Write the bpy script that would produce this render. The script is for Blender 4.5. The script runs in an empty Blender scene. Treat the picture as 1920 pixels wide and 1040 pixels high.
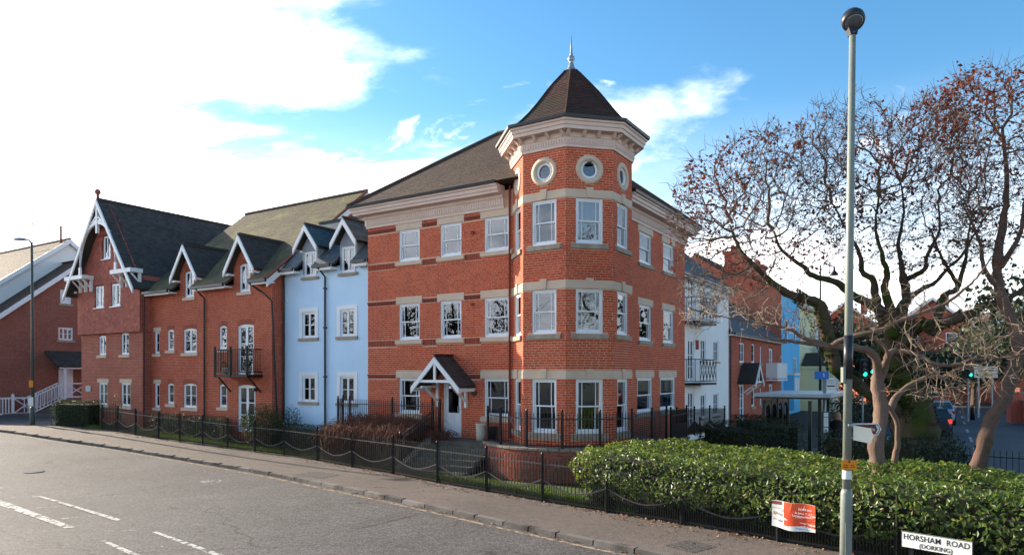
import bpy, math, random
import numpy as np
from mathutils import Vector, Matrix
random.seed(7); RNG = np.random.default_rng(11)
R = math.radians
S = bpy.context.scene
COL = S.collection

# ------------------------------------------------------------------ camera
EYE = 3.2                       # metres above the pavement
cam_data = bpy.data.cameras.new('camera')
cam = bpy.data.objects.new('camera', cam_data); COL.objects.link(cam)
cam.location = (0, 0, EYE); cam.rotation_euler = (R(90), 0, 0)
cam_data.sensor_width = 36; cam_data.lens = 24.0
cam_data.shift_y = 178 / 1920
cam_data.clip_end = 3000; cam_data.clip_start = 0.1
S.camera = cam

# ------------------------------------------------------------------ street frame: x along the left facade, y into the block
KX, KY = 2.1988, 21.3405
TH = math.atan2(-0.5353, 0.8447)
CT, ST = math.cos(TH), math.sin(TH)
def bw(x, y): return (KX + x*CT - y*ST, KY + x*ST + y*CT)
def wb(X, Y):
    dx, dy = X-KX, Y-KY
    return (dx*CT + dy*ST, -dx*ST + dy*CT)

# ------------------------------------------------------------------ sun and sky
SUN_EL = R(21)
sx, sy = bw(-1, 0.02); sx -= KX; sy -= KY
l = math.hypot(sx, sy); sx /= l; sy /= l
SUNV = Vector((sx*math.cos(SUN_EL), sy*math.cos(SUN_EL), math.sin(SUN_EL)))
sun_d = bpy.data.lights.new('sun', 'SUN'); sun_d.energy = 3.6; sun_d.angle = R(0.6); sun_d.color = (1, .87, .68)
sun = bpy.data.objects.new('sun', sun_d); COL.objects.link(sun)
sun.rotation_euler = SUNV.to_track_quat('Z', 'Y').to_euler(); sun.location = (-20, 0, 30)

W = bpy.data.worlds.new('World'); S.world = W; W.use_nodes = True
def world():
    nt = W.node_tree; N = nt.nodes; L = nt.links; N.clear()
    def nd(t, **k):
        n = N.new(t)
        for a, b in k.items(): setattr(n, a, b)
        return n
    def mth(op, a, b=None, c=None):
        n = nd('ShaderNodeMath', operation=op)
        for i, v in enumerate((a, b, c)):
            if v is None: continue
            if hasattr(v, 'links'): L.new(v, n.inputs[i])
            else: n.inputs[i].default_value = v
        return n.outputs[0]
    sky = nd('ShaderNodeTexSky', sky_type='NISHITA'); sky.sun_disc = False
    sky.sun_elevation = SUN_EL; sky.sun_rotation = math.atan2(sx, sy); sky.altitude = 100
    sky.air_density = 1.0; sky.dust_density = .3; sky.ozone_density = 2.2
    hs = nd('ShaderNodeHueSaturation'); hs.inputs['Saturation'].default_value = 1.24; hs.inputs['Value'].default_value = .51; hs.inputs['Hue'].default_value = .492
    L.new(sky.outputs[0], hs.inputs['Color'])
    tc = nd('ShaderNodeTexCoord'); sp = nd('ShaderNodeSeparateXYZ'); L.new(tc.outputs['Generated'], sp.inputs[0])
    x, y, z = sp.outputs
    den = mth('ADD', mth('MAXIMUM', z, 0.0), .16)
    cb = nd('ShaderNodeCombineXYZ'); L.new(mth('DIVIDE', x, den), cb.inputs[0]); L.new(mth('DIVIDE', y, den), cb.inputs[1])
    def noise(scale, det, rough, dist, off):
        mp = nd('ShaderNodeMapping'); L.new(cb.outputs[0], mp.inputs[0]); mp.inputs['Location'].default_value = off
        mp.inputs['Rotation'].default_value = (0, 0, .55); mp.inputs['Scale'].default_value = (1, 1.5, 1)
        n = nd('ShaderNodeTexNoise'); n.inputs['Scale'].default_value = scale; n.inputs['Detail'].default_value = det
        n.inputs['Roughness'].default_value = rough; n.inputs['Distortion'].default_value = dist
        L.new(mp.outputs[0], n.inputs['Vector']); return n.outputs[0]
    n1 = noise(.95, 9, .56, .35, (1.2, 6.8, 3)); n2 = noise(3.2, 6, .6, .5, (5, 3, 2))
    hl = mth('SQRT', mth('MAXIMUM', mth('SUBTRACT', 1.0, mth('MULTIPLY', z, z)), .02))
    dot = mth('DIVIDE', mth('ADD', mth('MULTIPLY', x, sx), mth('MULTIPLY', y, sy)), hl)
    cov = mth('SUBTRACT', mth('MULTIPLY_ADD', dot, .27, .195), z)
    cov = mth('ADD', cov, mth('MULTIPLY', mth('MAXIMUM', mth('SUBTRACT', dot, .55), 0.0), .2))
    s = mth('ADD', cov, mth('MULTIPLY', mth('SUBTRACT', n1, .5), .95))
    s = mth('ADD', s, mth('MULTIPLY', mth('SUBTRACT', n2, .5), .16))
    mr = nd('ShaderNodeMapRange', interpolation_type='SMOOTHSTEP'); L.new(s, mr.inputs[0])
    mr.inputs[1].default_value = -.03; mr.inputs[2].default_value = .17
    n3 = noise(2.1, 8, .62, .9, (1.7, 4.2, 6))
    wi = nd('ShaderNodeMapRange', interpolation_type='SMOOTHSTEP'); L.new(mth('ADD', n3, mth('MULTIPLY', cov, .35)), wi.inputs[0]); wi.inputs[1].default_value = .57; wi.inputs[2].default_value = .74; wi.inputs[4].default_value = .75
    dens = mth('MULTIPLY', mth('MAXIMUM', mr.outputs[0], wi.outputs[0]), .97)
    # thin veil that whitens the lower sky
    veil = nd('ShaderNodeMapRange', interpolation_type='SMOOTHSTEP'); L.new(z, veil.inputs[0])
    veil.inputs[1].default_value = .37; veil.inputs[2].default_value = .05; veil.inputs[3].default_value = 0; veil.inputs[4].default_value = .72
    dens = mth('MAXIMUM', dens, veil.outputs[0])
    glow = mth('POWER', mth('MAXIMUM', dot, 0.0), 3.0)
    br = mth('ADD', 4.3, mth('MULTIPLY', glow, 4.6))
    br = mth('MULTIPLY', br, mth('MAXIMUM', mth('MULTIPLY_ADD', mth('ADD', mth('MULTIPLY', n2, .45), mth('MULTIPLY', n1, .55)), 2.6, -.22), .5))
    cc = nd('ShaderNodeCombineXYZ')
    L.new(br, cc.inputs[0]); L.new(mth('MULTIPLY', br, 1.0), cc.inputs[1]); L.new(mth('MULTIPLY', br, 1.03), cc.inputs[2])
    mx = nd('ShaderNodeMix', data_type='RGBA'); L.new(dens, mx.inputs['Factor']); L.new(hs.outputs[0], mx.inputs['A']); L.new(cc.outputs[0], mx.inputs['B'])
    bg = nd('ShaderNodeBackground'); bg.inputs['Strength'].default_value = .15; L.new(mx.outputs['Result'], bg.inputs['Color'])
    out = nd('ShaderNodeOutputWorld'); L.new(bg.outputs[0], out.inputs[0])
world()
vs = S.view_settings; vs.view_transform = 'Standard'; vs.look = 'None'; vs.gamma = 1; vs.exposure = 1.8
try: vs.use_curve_mapping = False
except Exception: pass
S.cycles.max_bounces = 6; S.cycles.diffuse_bounces = 3; S.cycles.glossy_bounces = 3; S.cycles.transparent_max_bounces = 12; S.cycles.transmission_bounces = 4
S.cycles.use_denoising = True

# ------------------------------------------------------------------ helpers
F, HZ, CX = 1280.0, 698.0, 960.0
def at(px, py, D):            # the place seen at a point of the view, D metres away
    return Vector(((px-CX)/F*D, D, EYE-(py-HZ)/F*D))
def sstep(t): t = min(1, max(0, t)); return t*t*(3-2*t)
def rise(X, Y):               # the street climbs gently to the left
    return .55*sstep((-6-wb(X, Y)[0])/26)
def gp(px, py, z=0.0):        # the place on the ground, z above it
    D = (EYE-z)*F/(py-HZ)
    for _ in range(30): D = .5*D+.5*(EYE-z-rise((px-CX)/F*D, D))*F/(py-HZ)
    X = (px-CX)/F*D; return Vector((X, D, z+rise(X, D)))

class MB:
    def __init__(s): s.v = []; s.f = []; s.m = []; s.fr = (0, 0, 0); s.mi = 0
    def frame(s, ox=0, oy=0, a=0): s.fr = (ox, oy, a); return s
    def p(s, x, y, z):
        ox, oy, a = s.fr; c, n = math.cos(a), math.sin(a)
        s.v.append((ox + x*c - y*n, oy + x*n + y*c, z)); return len(s.v)-1
    def face(s, idx): s.f.append(tuple(idx)); s.m.append(s.mi)
    def poly(s, pts): s.face([s.p(*q) for q in pts])
    def box(s, x0, x1, y0, y1, z0, z1):
        i = [s.p(x, y, z) for z in (z0, z1) for y in (y0, y1) for x in (x0, x1)]
        for q in ((0, 2, 3, 1), (4, 5, 7, 6), (0, 1, 5, 4), (2, 6, 7, 3), (0, 4, 6, 2), (1, 3, 7, 5)): s.face([i[k] for k in q])
        return s
    def prism(s, pts, y0, y1):            # pts (x,z) outline, counter-clockwise seen from -y
        n = len(pts); a = [s.p(x, y0, z) for x, z in pts]; b = [s.p(x, y1, z) for x, z in pts]
        s.face(a); s.face(b[::-1])
        for i in range(n): j = (i+1) % n; s.face((a[j], a[i], b[i], b[j]))
        return s
    def slab(s, pts, z0, z1):             # pts (x,y) outline
        n = len(pts); a = [s.p(x, y, z0) for x, y in pts]; b = [s.p(x, y, z1) for x, y in pts]
        s.face(a[::-1]); s.face(b)
        for i in range(n): j = (i+1) % n; s.face((a[i], a[j], b[j], b[i]))
        return s
    def hexa(s, q):                       # 8 corners: 4 lower, 4 upper, same order
        i = [s.p(*c) for c in q]
        for k in ((3, 2, 1, 0), (4, 5, 6, 7), (0, 1, 5, 4), (1, 2, 6, 5), (2, 3, 7, 6), (3, 0, 4, 7)): s.face([i[j] for j in k])
        return s
    def bar(s, a, b, w, h=None):          # square bar from a to b
        h = h or w; a = Vector(a); b = Vector(b); d = (b-a).normalized()
        up = Vector((0, 0, 1)) if abs(d.z) < .95 else Vector((0, 1, 0))
        r = d.cross(up).normalized()*w/2; u = r.cross(d).normalized()*h/2
        return s.hexa([a-r-u, a+r-u, a+r+u, a-r+u, b-r-u, b+r-u, b+r+u, b-r+u])
    def tube(s, pts, rad, n=8, caps=True, rough=0):
        pts = [Vector(p) for p in pts]; k = len(pts)
        if not isinstance(rad, (list, tuple)): rad = [rad]*k
        prev = None; rings = []
        for i, p in enumerate(pts):
            d = (pts[min(i+1, k-1)]-pts[max(i-1, 0)])
            d = d.normalized() if d.length > 1e-9 else Vector((0, 0, 1))
            if prev is None:
                up = Vector((0, 0, 1)) if abs(d.z) < .9 else Vector((0, 1, 0)); r = d.cross(up).normalized()
            else: r = (prev - d*prev.dot(d)); r = r.normalized() if r.length > 1e-6 else d.orthogonal().normalized()
            prev = r; u = d.cross(r)
            rings.append([s.p(*(p + (r*math.cos(t) + u*math.sin(t))*rad[i]*(1+(rough*(math.sin(3*t+i*.35)*.6+math.sin(5*t-i*.8)*.5+random.gauss(0, .5)) if rough else 0)))) for t in (2*math.pi*j/n for j in range(n))])
        for i in range(k-1):
            for j in range(n): q = (j+1) % n; s.face((rings[i][j], rings[i][q], rings[i+1][q], rings[i+1][j]))
        if caps: s.face(rings[0][::-1]); s.face(rings[-1])
        return s
    def lathe(s, prof, cx=0, cy=0, n=16):  # prof (r,z) bottom to top
        rings = [[s.p(cx+r*math.cos(2*math.pi*j/n), cy+r*math.sin(2*math.pi*j/n), z) for j in range(n)] for r, z in prof]
        for i in range(len(prof)-1):
            for j in range(n): q = (j+1) % n; s.face((rings[i][j], rings[i][q], rings[i+1][q], rings[i+1][j]))
        s.face(rings[0][::-1]); s.face(rings[-1]); return s
    def sweep(s, path, prof, closed=False, caps=True):   # path (x,y); outward = right of travel; prof (d,z) outline ring
        n = len(path); rows = []
        for i in range(n):
            a = Vector(path[i]); 
            pr = Vector(path[i-1]) if (i > 0 or closed) else None
            nx = Vector(path[(i+1) % n]) if (i < n-1 or closed) else None
            ns = []
            if pr is not None: d = (a-pr).normalized(); ns.append(Vector((d.y, -d.x)))
            if nx is not None: d = (nx-a).normalized(); ns.append(Vector((d.y, -d.x)))
            m = ns[0] if len(ns) == 1 else (ns[0]+ns[1])/(1+ns[0].dot(ns[1]))
            rows.append([s.p(a.x+m.x*d_, a.y+m.y*d_, z) for d_, z in prof])
        k = len(prof)
        for i in range(n if closed else n-1):
            r0, r1 = rows[i], rows[(i+1) % n]
            for j in range(k): q = (j+1) % k; s.face((r0[j], r1[j], r1[q], r0[q]))
        if caps and not closed: s.face(rows[0]); s.face(rows[-1][::-1])
        return s
    def wall(s, x0, x1, z0, z1, ops, depth=.13, y=0):    # wall sheet with openings and their reveals
        xs = sorted({x0, x1, *[v for o in ops for v in o[:2] if x0 < v < x1]}); zs = sorted({z0, z1, *[v for o in ops for v in o[2:4] if z0 < v < z1]})
        for i in range(len(xs)-1):
            for j in range(len(zs)-1):
                cx, cz = (xs[i]+xs[i+1])/2, (zs[j]+zs[j+1])/2
                if any(o[0] < cx < o[1] and o[2] < cz < o[3] for o in ops): continue
                s.poly([(xs[i], y, zs[j]), (xs[i+1], y, zs[j]), (xs[i+1], y, zs[j+1]), (xs[i], y, zs[j+1])])
        for a, b, c, d in [o[:4] for o in ops]:
            for q in (((a, c), (a, d)), ((b, d), (b, c)), ((a, d), (b, d)), ((b, c), (a, c))):
                (xa, za), (xb, zb) = q
                s.poly([(xa, y, za), (xa, y+depth, za), (xb, y+depth, zb), (xb, y, zb)])
        return s
    def mesh(s, name, mats, smooth=False):
        me = bpy.data.meshes.new(name); me.from_pydata(s.v, [], s.f)
        for m in (mats if isinstance(mats, (list, tuple)) else [mats]): me.materials.append(m)
        if any(s.m): me.polygons.foreach_set('material_index', s.m)
        if smooth: me.polygons.foreach_set('use_smooth', [True]*len(s.f))
        me.update(); return me

BASE = {}
def tag(o, label=None, cat=None, group=None, kind=None):
    if label: o['label'] = label
    if cat: o['category'] = cat
    if group: o['group'] = group
    if kind: o['kind'] = kind
    return o
def thing(name, label, cat, base=(0, 0, 0), street=True, group=None):
    o = bpy.data.objects.new(name, None); COL.objects.link(o); o.empty_display_size = .3
    if street: X, Y = bw(base[0], base[1]); o.location = (X, Y, base[2]); o.rotation_euler = (0, 0, TH)
    else: o.location = base
    BASE[o.name] = Vector(base); return tag(o, label, cat, group)
def link(me, name, parent=None, loc=(0, 0, 0), rz=0, kind=None, sub=False, label=None):
    o = bpy.data.objects.new(name, me); COL.objects.link(o)
    if parent is not None:
        o.parent = parent
        o.location = Vector(loc) - (BASE.get(parent.name, Vector((0, 0, 0))) if not sub else Vector((0, 0, 0)))
    else: o.location = loc
    o.rotation_euler = (0, 0, rz)
    if kind: o['kind'] = kind
    if label: o['label'] = label
    return o
def put(mb, name, mats, parent=None, smooth=False, kind=None, label=None, sub=False):
    return link(mb.mesh(name, mats, smooth), name, parent, kind=kind, label=label, sub=sub)
def struct(mb, name, mats, smooth=False): return tag(put(mb, name, mats, None, smooth), kind='structure')
def street_struct(mb, name, mats):
    o = struct(mb, name, mats); o.location = (KX, KY, 0); o.rotation_euler = (0, 0, TH); return o
def npmesh(name, V, Fc, mat, smooth=False):
    V = np.asarray(V, np.float32); Fc = np.asarray(Fc, np.int32); k = Fc.shape[1]
    me = bpy.data.meshes.new(name); me.vertices.add(len(V)); me.vertices.foreach_set('co', V.ravel())
    me.loops.add(Fc.size); me.loops.foreach_set('vertex_index', Fc.ravel())
    me.polygons.add(len(Fc)); me.polygons.foreach_set('loop_start', np.arange(0, Fc.size, k, dtype=np.int32))
    try: me.polygons.foreach_set('loop_total', np.full(len(Fc), k, np.int32))
    except Exception: pass
    me.materials.append(mat)
    me.polygons.foreach_set('use_smooth', np.full(len(Fc), bool(smooth)))
    me.update(calc_edges=True); me.validate(); return me

# ------------------------------------------------------------------ materials
class NT:
    def __init__(s, name):
        s.m = bpy.data.materials.new(name); s.m.use_nodes = True; s.nt = s.m.node_tree; s.N = s.nt.nodes; s.L = s.nt.links
        s.b = s.N['Principled BSDF']
    def n(s, t, ins=None, **k):
        o = s.N.new(t)
        for a, b in k.items(): setattr(o, a, b)
        for a, b in (ins or {}).items():
            if hasattr(b, 'links'): s.L.new(b, o.inputs[a])
            else: o.inputs[a].default_value = b
        return o
    def math(s, op, a, b=0.0, clamp=False):
        o = s.n('ShaderNodeMath', {0: a, 1: b}, operation=op); o.use_clamp = clamp; return o.outputs[0]
    def obj(s): return s.n('ShaderNodeTexCoord').outputs['Object']
    def noise(s, vec, scale, det=4, rough=.55, dist=0): return s.n('ShaderNodeTexNoise', {'Vector': vec, 'Scale': scale, 'Detail': det, 'Roughness': rough, 'Distortion': dist}).outputs[0]
    def ramp(s, fac, stops):
        o = s.n('ShaderNodeValToRGB', {'Fac': fac}); e = o.color_ramp.elements
        for i, (p, c) in enumerate(stops):
            q = e[i] if i < 2 else e.new(p)
            q.position = p; q.color = (*c, 1) if len(c) == 3 else c
        return o.outputs[0]
    def mix(s, f, a, b, blend='MIX'):
        o = s.n('ShaderNodeMix', data_type='RGBA', blend_type=blend)
        for k, v in (('Factor', f), ('A', a), ('B', b)):
            i = [q for q in o.inputs if q.name == k and (k == 'Factor' and q.type == 'VALUE' or k != 'Factor' and q.type == 'RGBA')][0]
            if hasattr(v, 'links'): s.L.new(v, i)
            else: i.default_value = v if k == 'Factor' else (*v, 1)
        return [q for q in o.outputs if q.type == 'RGBA'][0]
    def rand(s):
        g = s.n('ShaderNodeNewGeometry').outputs['Random Per Island']; r = s.n('ShaderNodeObjectInfo').outputs['Random']
        return s.math('FRACT', s.math('ADD', g, s.math('MULTIPLY', r, 7.31)))
    def bump(s, h, st=.3, d=.01):
        s.L.new(s.n('ShaderNodeBump', {'Height': h, 'Strength': st, 'Distance': d}).outputs[0], s.b.inputs['Normal'])
    def out(s, col=None, rough=.8, spec=.3, metal=0):
        i = s.b.inputs
        if col is not None:
            if hasattr(col, 'links'): s.L.new(col, i['Base Color'])
            else: i['Base Color'].default_value = (*col, 1)
        if hasattr(rough, 'links'): s.L.new(rough, i['Roughness'])
        else: i['Roughness'].default_value = rough
        i['Specular IOR Level'].default_value = spec; i['Metallic'].default_value = metal
        return s.m
def simple(name, c1, c2=None, scale=3, rough=.8, bump=.2, bscale=40, spec=.3, metal=0, c3=None):
    t = NT(name); v = t.obj(); c2 = c2 or tuple(x*.75 for x in c1)
    n = t.noise(v, scale, 6, .62)
    stops = [(.34, c1), (.66, c2)]
    if c3: stops.append((.8, c3))
    c = t.ramp(n, stops)
    if bump: t.bump(t.noise(v, bscale, 3), bump, .01)
    return t.out(c, rough, spec, metal)
def piece_mat(name, cols, dirt=(.1, .08, .06), dirt_amt=.35, rough=.85, bscale=60, bump=.14, moss=None, moss_amt=.5, moss_scale=1.2, spec=.25):
    t = NT(name); v = t.obj(); pos = t.n('ShaderNodeNewGeometry').outputs['Position']
    k = len(cols); c = t.ramp(t.rand(), [(i/(k-1), q) for i, q in enumerate(cols)])
    n = t.noise(pos, 1.1, 5, .6)
    c = t.mix(t.math('MULTIPLY', t.math('SUBTRACT', n, .42, True), dirt_amt*4, True), c, dirt)
    if moss:
        n2 = t.noise(pos, moss_scale, 7, .68)
        c = t.mix(t.math('MULTIPLY', t.math('SUBTRACT', n2, .62-.22*moss_amt, True), 6, True), c, moss)
    c = t.mix(.35, c, t.ramp(t.noise(pos, 45, 3), [(.3, (.35, .35, .35)), (.7, (.7, .7, .7))]), 'OVERLAY')
    t.bump(t.noise(pos, bscale, 4), bump, .006)
    return t.out(c, rough, spec)
def brick_tex(name, c1, c2, mortar, dirt=(.12, .07, .05), w=.225, h=.075, vscale=1.0):
    t = NT(name); v = t.obj(); sp = t.n('ShaderNodeSeparateXYZ', {0: v})
    u = t.math('ADD', sp.outputs[0], sp.outputs[1])
    vec = t.n('ShaderNodeCombineXYZ', {0: u, 1: sp.outputs[2]}).outputs[0]
    b = t.n('ShaderNodeTexBrick', {'Vector': vec, 'Color1': (*c1, 1), 'Color2': (*c2, 1), 'Mortar': (*mortar, 1), 'Scale': 1.0, 'Mortar Size': .008, 'Mortar Smooth': .15, 'Brick Width': w, 'Row Height': h, 'Bias': -.1})
    c = b.outputs['Color']; n = t.noise(v, .7, 6, .62)
    c = t.mix(t.math('MULTIPLY', t.math('SUBTRACT', n, .45, True), 1.7, True), c, dirt)
    n2 = t.noise(v, 9, 4)
    c = t.mix(.4, c, t.ramp(n2, [(.3, (.3, .3, .3)), (.7, (.75, .75, .75))]), 'OVERLAY')
    t.bump(t.math('ADD', t.math('MULTIPLY', b.outputs['Fac'], -1.0), t.math('MULTIPLY', t.noise(v, 50, 3), .5)), .6, .012)
    return t.out(c, .85, .2)
def leaf_mat(name, cols, rough=.4, trans=.3, spec=.5, tcol=None, patchy=False):
    t = NT(name); k = len(cols); c = t.ramp(t.rand(), [(i/(k-1), q) for i, q in enumerate(cols)])
    if patchy:
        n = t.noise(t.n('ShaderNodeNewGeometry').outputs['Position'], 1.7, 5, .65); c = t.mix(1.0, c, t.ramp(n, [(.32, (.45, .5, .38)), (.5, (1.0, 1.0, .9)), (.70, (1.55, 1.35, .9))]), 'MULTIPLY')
    t.out(c, rough, spec)
    tr = t.n('ShaderNodeBsdfTranslucent', {'Color': t.mix(.5, c, tcol) if tcol else c})
    ms = t.n('ShaderNodeMixShader', {0: trans}); t.L.new(t.b.outputs[0], ms.inputs[1]); t.L.new(tr.outputs[0], ms.inputs[2])
    o = [q for q in t.N if q.type == 'OUTPUT_MATERIAL'][0]; t.L.new(ms.outputs[0], o.inputs[0]); return t.m
def glass(name, tint=(.5, .55, .55), refl=2.25):
    t = NT(name); fr = t.n('ShaderNodeFresnel', {'IOR': refl}).outputs[0]
    tr = t.n('ShaderNodeBsdfTransparent', {'Color': (*tint, 1)}); gl = t.n('ShaderNodeBsdfGlossy', {'Roughness': .015, 'Color': (.66, .71, .78, 1)})
    wob = t.n('ShaderNodeBump', {'Height': t.noise(t.obj(), 1.7, 2), 'Strength': .02, 'Distance': .03}); t.L.new(wob.outputs[0], gl.inputs['Normal'])
    ms = t.n('ShaderNodeMixShader', {0: fr}); t.L.new(tr.outputs[0], ms.inputs[1]); t.L.new(gl.outputs[0], ms.inputs[2])
    o = [q for q in t.N if q.type == 'OUTPUT_MATERIAL'][0]; t.L.new(ms.outputs[0], o.inputs[0]); return t.m

M = {}
M['brick'] = piece_mat('orange_red_brick', [(.47, .066, .024), (.53, .082, .030), (.57, .105, .040), (.50, .072, .026), (.40, .055, .022), (.55, .092, .034)], dirt=(.30, .045, .022), dirt_amt=.38)
M['mortar'] = simple('pale_mortar', (.62, .38, .26), (.55, .30, .19), 2, .95, .4, 80)
M['brick_dark'] = piece_mat('dark_red_brick', [(.22, .038, .022), (.28, .05, .028), (.18, .034, .022)])
M['arch_brick'] = piece_mat('arch_brick', [(.31, .075, .042), (.36, .09, .05), (.28, .065, .038)])
M['brick_band'] = piece_mat('dark_red_band_brick', [(.33, .05, .022), (.27, .042, .022), (.38, .06, .026)])
M['brick_old'] = piece_mat('weathered_brick', [(.30, .065, .04), (.36, .085, .05), (.25, .055, .035), (.33, .10, .07)], dirt=(.10, .06, .045), dirt_amt=.75, moss=(.42, .36, .32), moss_amt=.12, moss_scale=2.6)
M['stone'] = simple('buff_stone', (.64, .50, .37), (.56, .43, .315), 2.2, .85, .25, 60, c3=(.44, .34, .26))
M['stone_dark'] = simple('weathered_stone_sill', (.42, .34, .26), (.28, .225, .17), 4, .9, .35, 60)
M['pink_trim'] = simple('pinkish_painted_trim', (.70, .55, .47), (.62, .475, .40), 1.5, .7, .15, 50)
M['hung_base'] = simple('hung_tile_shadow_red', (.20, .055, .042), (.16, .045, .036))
M['white'] = simple('white_paint', (.80, .80, .79), (.74, .74, .73), 2, .45, .05, 60)
M['upvc'] = simple('white_window_frame', (.80, .82, .84), (.74, .76, .78), 2, .35, .0, 60)
M['glass'] = glass('window_glass')
M['dark_glass'] = glass('dark_window_glass', (.25, .27, .28), 1.7)
M['curtain'] = simple('net_curtain', (.72, .70, .66), (.62, .60, .56), 6, .9, .2, 30)
M['blind'] = simple('venetian_blind', (.16, .13, .11), (.11, .09, .08), 6, .7, .1, 30)
M['roof_tile'] = piece_mat('brown_roof_tile', [(.075, .050, .038), (.10, .066, .049), (.085, .055, .042), (.118, .078, .058), (.068, .047, .038)], dirt=(.05, .04, .034), dirt_amt=.5, moss=(.15, .13, .065), moss_amt=.05)
M['turret_tile'] = piece_mat('red_brown_turret_tile', [(.058, .022, .017), (.085, .028, .02), (.04, .018, .015), (.07, .032, .023), (.033, .018, .015)], dirt=(.03, .027, .018), dirt_amt=.8, moss=(.05, .055, .022), moss_amt=.2)
M['moss_tile'] = piece_mat('mossy_olive_tile', [(.12, .095, .06), (.15, .12, .07), (.10, .08, .055), (.17, .135, .08)], dirt=(.08, .068, .045), dirt_amt=.5, moss=(.19, .18, .075), moss_amt=.6, moss_scale=.8)
M['dark_tile'] = piece_mat('dark_grey_tile', [(.06, .05, .047), (.085, .07, .064), (.05, .044, .042), (.10, .08, .07)], dirt=(.04, .037, .033), dirt_amt=.4, moss=(.09, .085, .045), moss_amt=.2)
M['slate'] = piece_mat('blue_grey_slate', [(.055, .075, .085), (.075, .095, .11), (.045, .06, .07), (.09, .11, .12)], dirt=(.04, .05, .05), dirt_amt=.3, rough=.55, spec=.4)
M['hung_tile'] = piece_mat('red_hung_tile', [(.37, .105, .070), (.42, .125, .082), (.31, .082, .058), (.46, .155, .105)], dirt=(.20, .07, .052), dirt_amt=.4)
M['under'] = simple('roofing_felt', (.05, .045, .04), (.04, .035, .03))
M['gutter'] = simple('dark_gutter', (.022, .026, .03), (.03, .034, .038), 4, .4, .05, 60)
M['lead'] = simple('lead_grey', (.30, .34, .37), (.22, .25, .28), 5, .45, .1, 50, spec=.5, metal=.4)
M['iron'] = simple('black_iron', (.007, .0075, .009), (.012, .0125, .014), 8, .45, .1, 90, spec=.22)
M['iron_worn'] = simple('worn_iron', (.022, .022, .024), (.05, .05, .05), 8, .4, .1, 90, spec=.4)
M['mid_brick'] = brick_tex('house_brick', (.46, .085, .036), (.38, .062, .03), (.50, .28, .19), (.30, .055, .03))
M['tall_brick'] = brick_tex('villa_brick', (.40, .095, .055), (.32, .075, .045), (.46, .27, .20), (.24, .07, .045))
M['neigh_brick'] = brick_tex('brown_brick', (.30, .095, .062), (.23, .068, .046), (.34, .2, .15), (.17, .065, .046))
M['far_brick'] = brick_tex('terrace_brick', (.42, .08, .042), (.34, .06, .036), (.42, .23, .16), (.25, .055, .036))
def render_mat(name, c, dirt):
    t = NT(name); v = t.obj(); sp = t.n('ShaderNodeSeparateXYZ', {0: v})
    n = t.ramp(t.noise(v, .7, 6, .62), [(.3, c), (.62, tuple(x*.93 for x in c)), (.8, tuple(x*.85 for x in c))])
    st = t.noise(t.n('ShaderNodeMapping', {'Vector': v, 'Scale': (5, 5, .22)}).outputs[0], 1.0, 5, .6)
    n = t.mix(t.math('MULTIPLY', t.math('SUBTRACT', st, .60, True), .8, True), n, dirt)
    low = t.math('MULTIPLY', t.math('SUBTRACT', t.math('ADD', 1.15, t.math('MULTIPLY', t.noise(v, 2.5, 4), .9)), sp.outputs[2], True), .32, True)
    n = t.mix(low, n, dirt); t.bump(t.math('ADD', t.noise(v, 55, 4), t.math('MULTIPLY', t.noise(v, 2, 4), 2.0)), .22, .012); return t.out(n, .88, .2)
M['blue_render'] = render_mat('pale_blue_render', (.58, .76, .93), (.42, .53, .62))
M['cyan_render'] = render_mat('bright_blue_render', (.15, .52, .82), (.12, .36, .52))
M['white_render'] = render_mat('white_render', (.80, .79, .76), (.50, .48, .43))
M['cream_render'] = render_mat('cream_render', (.68, .66, .42), (.46, .44, .30))
M['grey_clad'] = simple('grey_cladding', (.30, .32, .35), (.25, .27, .30), 3, .7, .1, 60)
M['door_white'] = simple('white_door_paint', (.78, .80, .82), (.72, .74, .77), 2, .35, 0, 60)
M['wood_dark'] = simple('dark_soffit', (.05, .045, .04))
M['terracotta'] = simple('terracotta', (.34, .11, .06), (.26, .085, .05), 5, .85, .2, 50)
M['planter'] = simple('cream_plastic', (.58, .53, .44), (.5, .46, .38), 5, .6, .1, 50)
M['grass'] = leaf_mat('grass_blade', [(.07, .15, .015), (.12, .21, .02), (.17, .24, .04), (.06, .11, .015)], .5, .4)
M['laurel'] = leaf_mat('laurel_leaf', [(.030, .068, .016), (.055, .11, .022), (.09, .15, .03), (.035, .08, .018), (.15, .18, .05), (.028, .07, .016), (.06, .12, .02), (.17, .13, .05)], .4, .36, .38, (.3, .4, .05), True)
M['box_leaf'] = leaf_mat('box_leaf', [(.02, .045, .014), (.035, .065, .02), (.05, .085, .03), (.028, .05, .016)], .5, .2, .3)
M['bush_leaf'] = leaf_mat('bush_leaf', [(.045, .075, .022), (.075, .10, .032), (.10, .11, .04), (.09, .07, .03)], .5, .25, .3)
M['ivy'] = leaf_mat('evergreen_leaf', [(.012, .026, .010), (.02, .04, .014), (.035, .055, .02), (.016, .03, .012)], .45, .2, .4)
M['hill_leaf'] = leaf_mat('winter_tree_haze', [(.09, .075, .045), (.12, .095, .06), (.07, .07, .035), (.14, .12, .07)], .8, .2, .1)
M['moss_leaf'] = leaf_mat('moss_and_ivy_leaf', [(.022, .04, .008), (.04, .06, .012), (.06, .075, .016), (.03, .028, .014), (.05, .045, .02)], .7, .15, .15)
M['red_leaf'] = leaf_mat('dry_red_leaf', [(.07, .018, .014), (.11, .028, .02), (.15, .042, .026), (.05, .015, .013), (.19, .065, .034)], .6, .3, .3, (.3, .06, .025))
M['litter'] = leaf_mat('fallen_leaf', [(.26, .13, .07), (.34, .19, .11), (.18, .09, .05), (.42, .28, .17)], .8, .1, .2)
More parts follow.
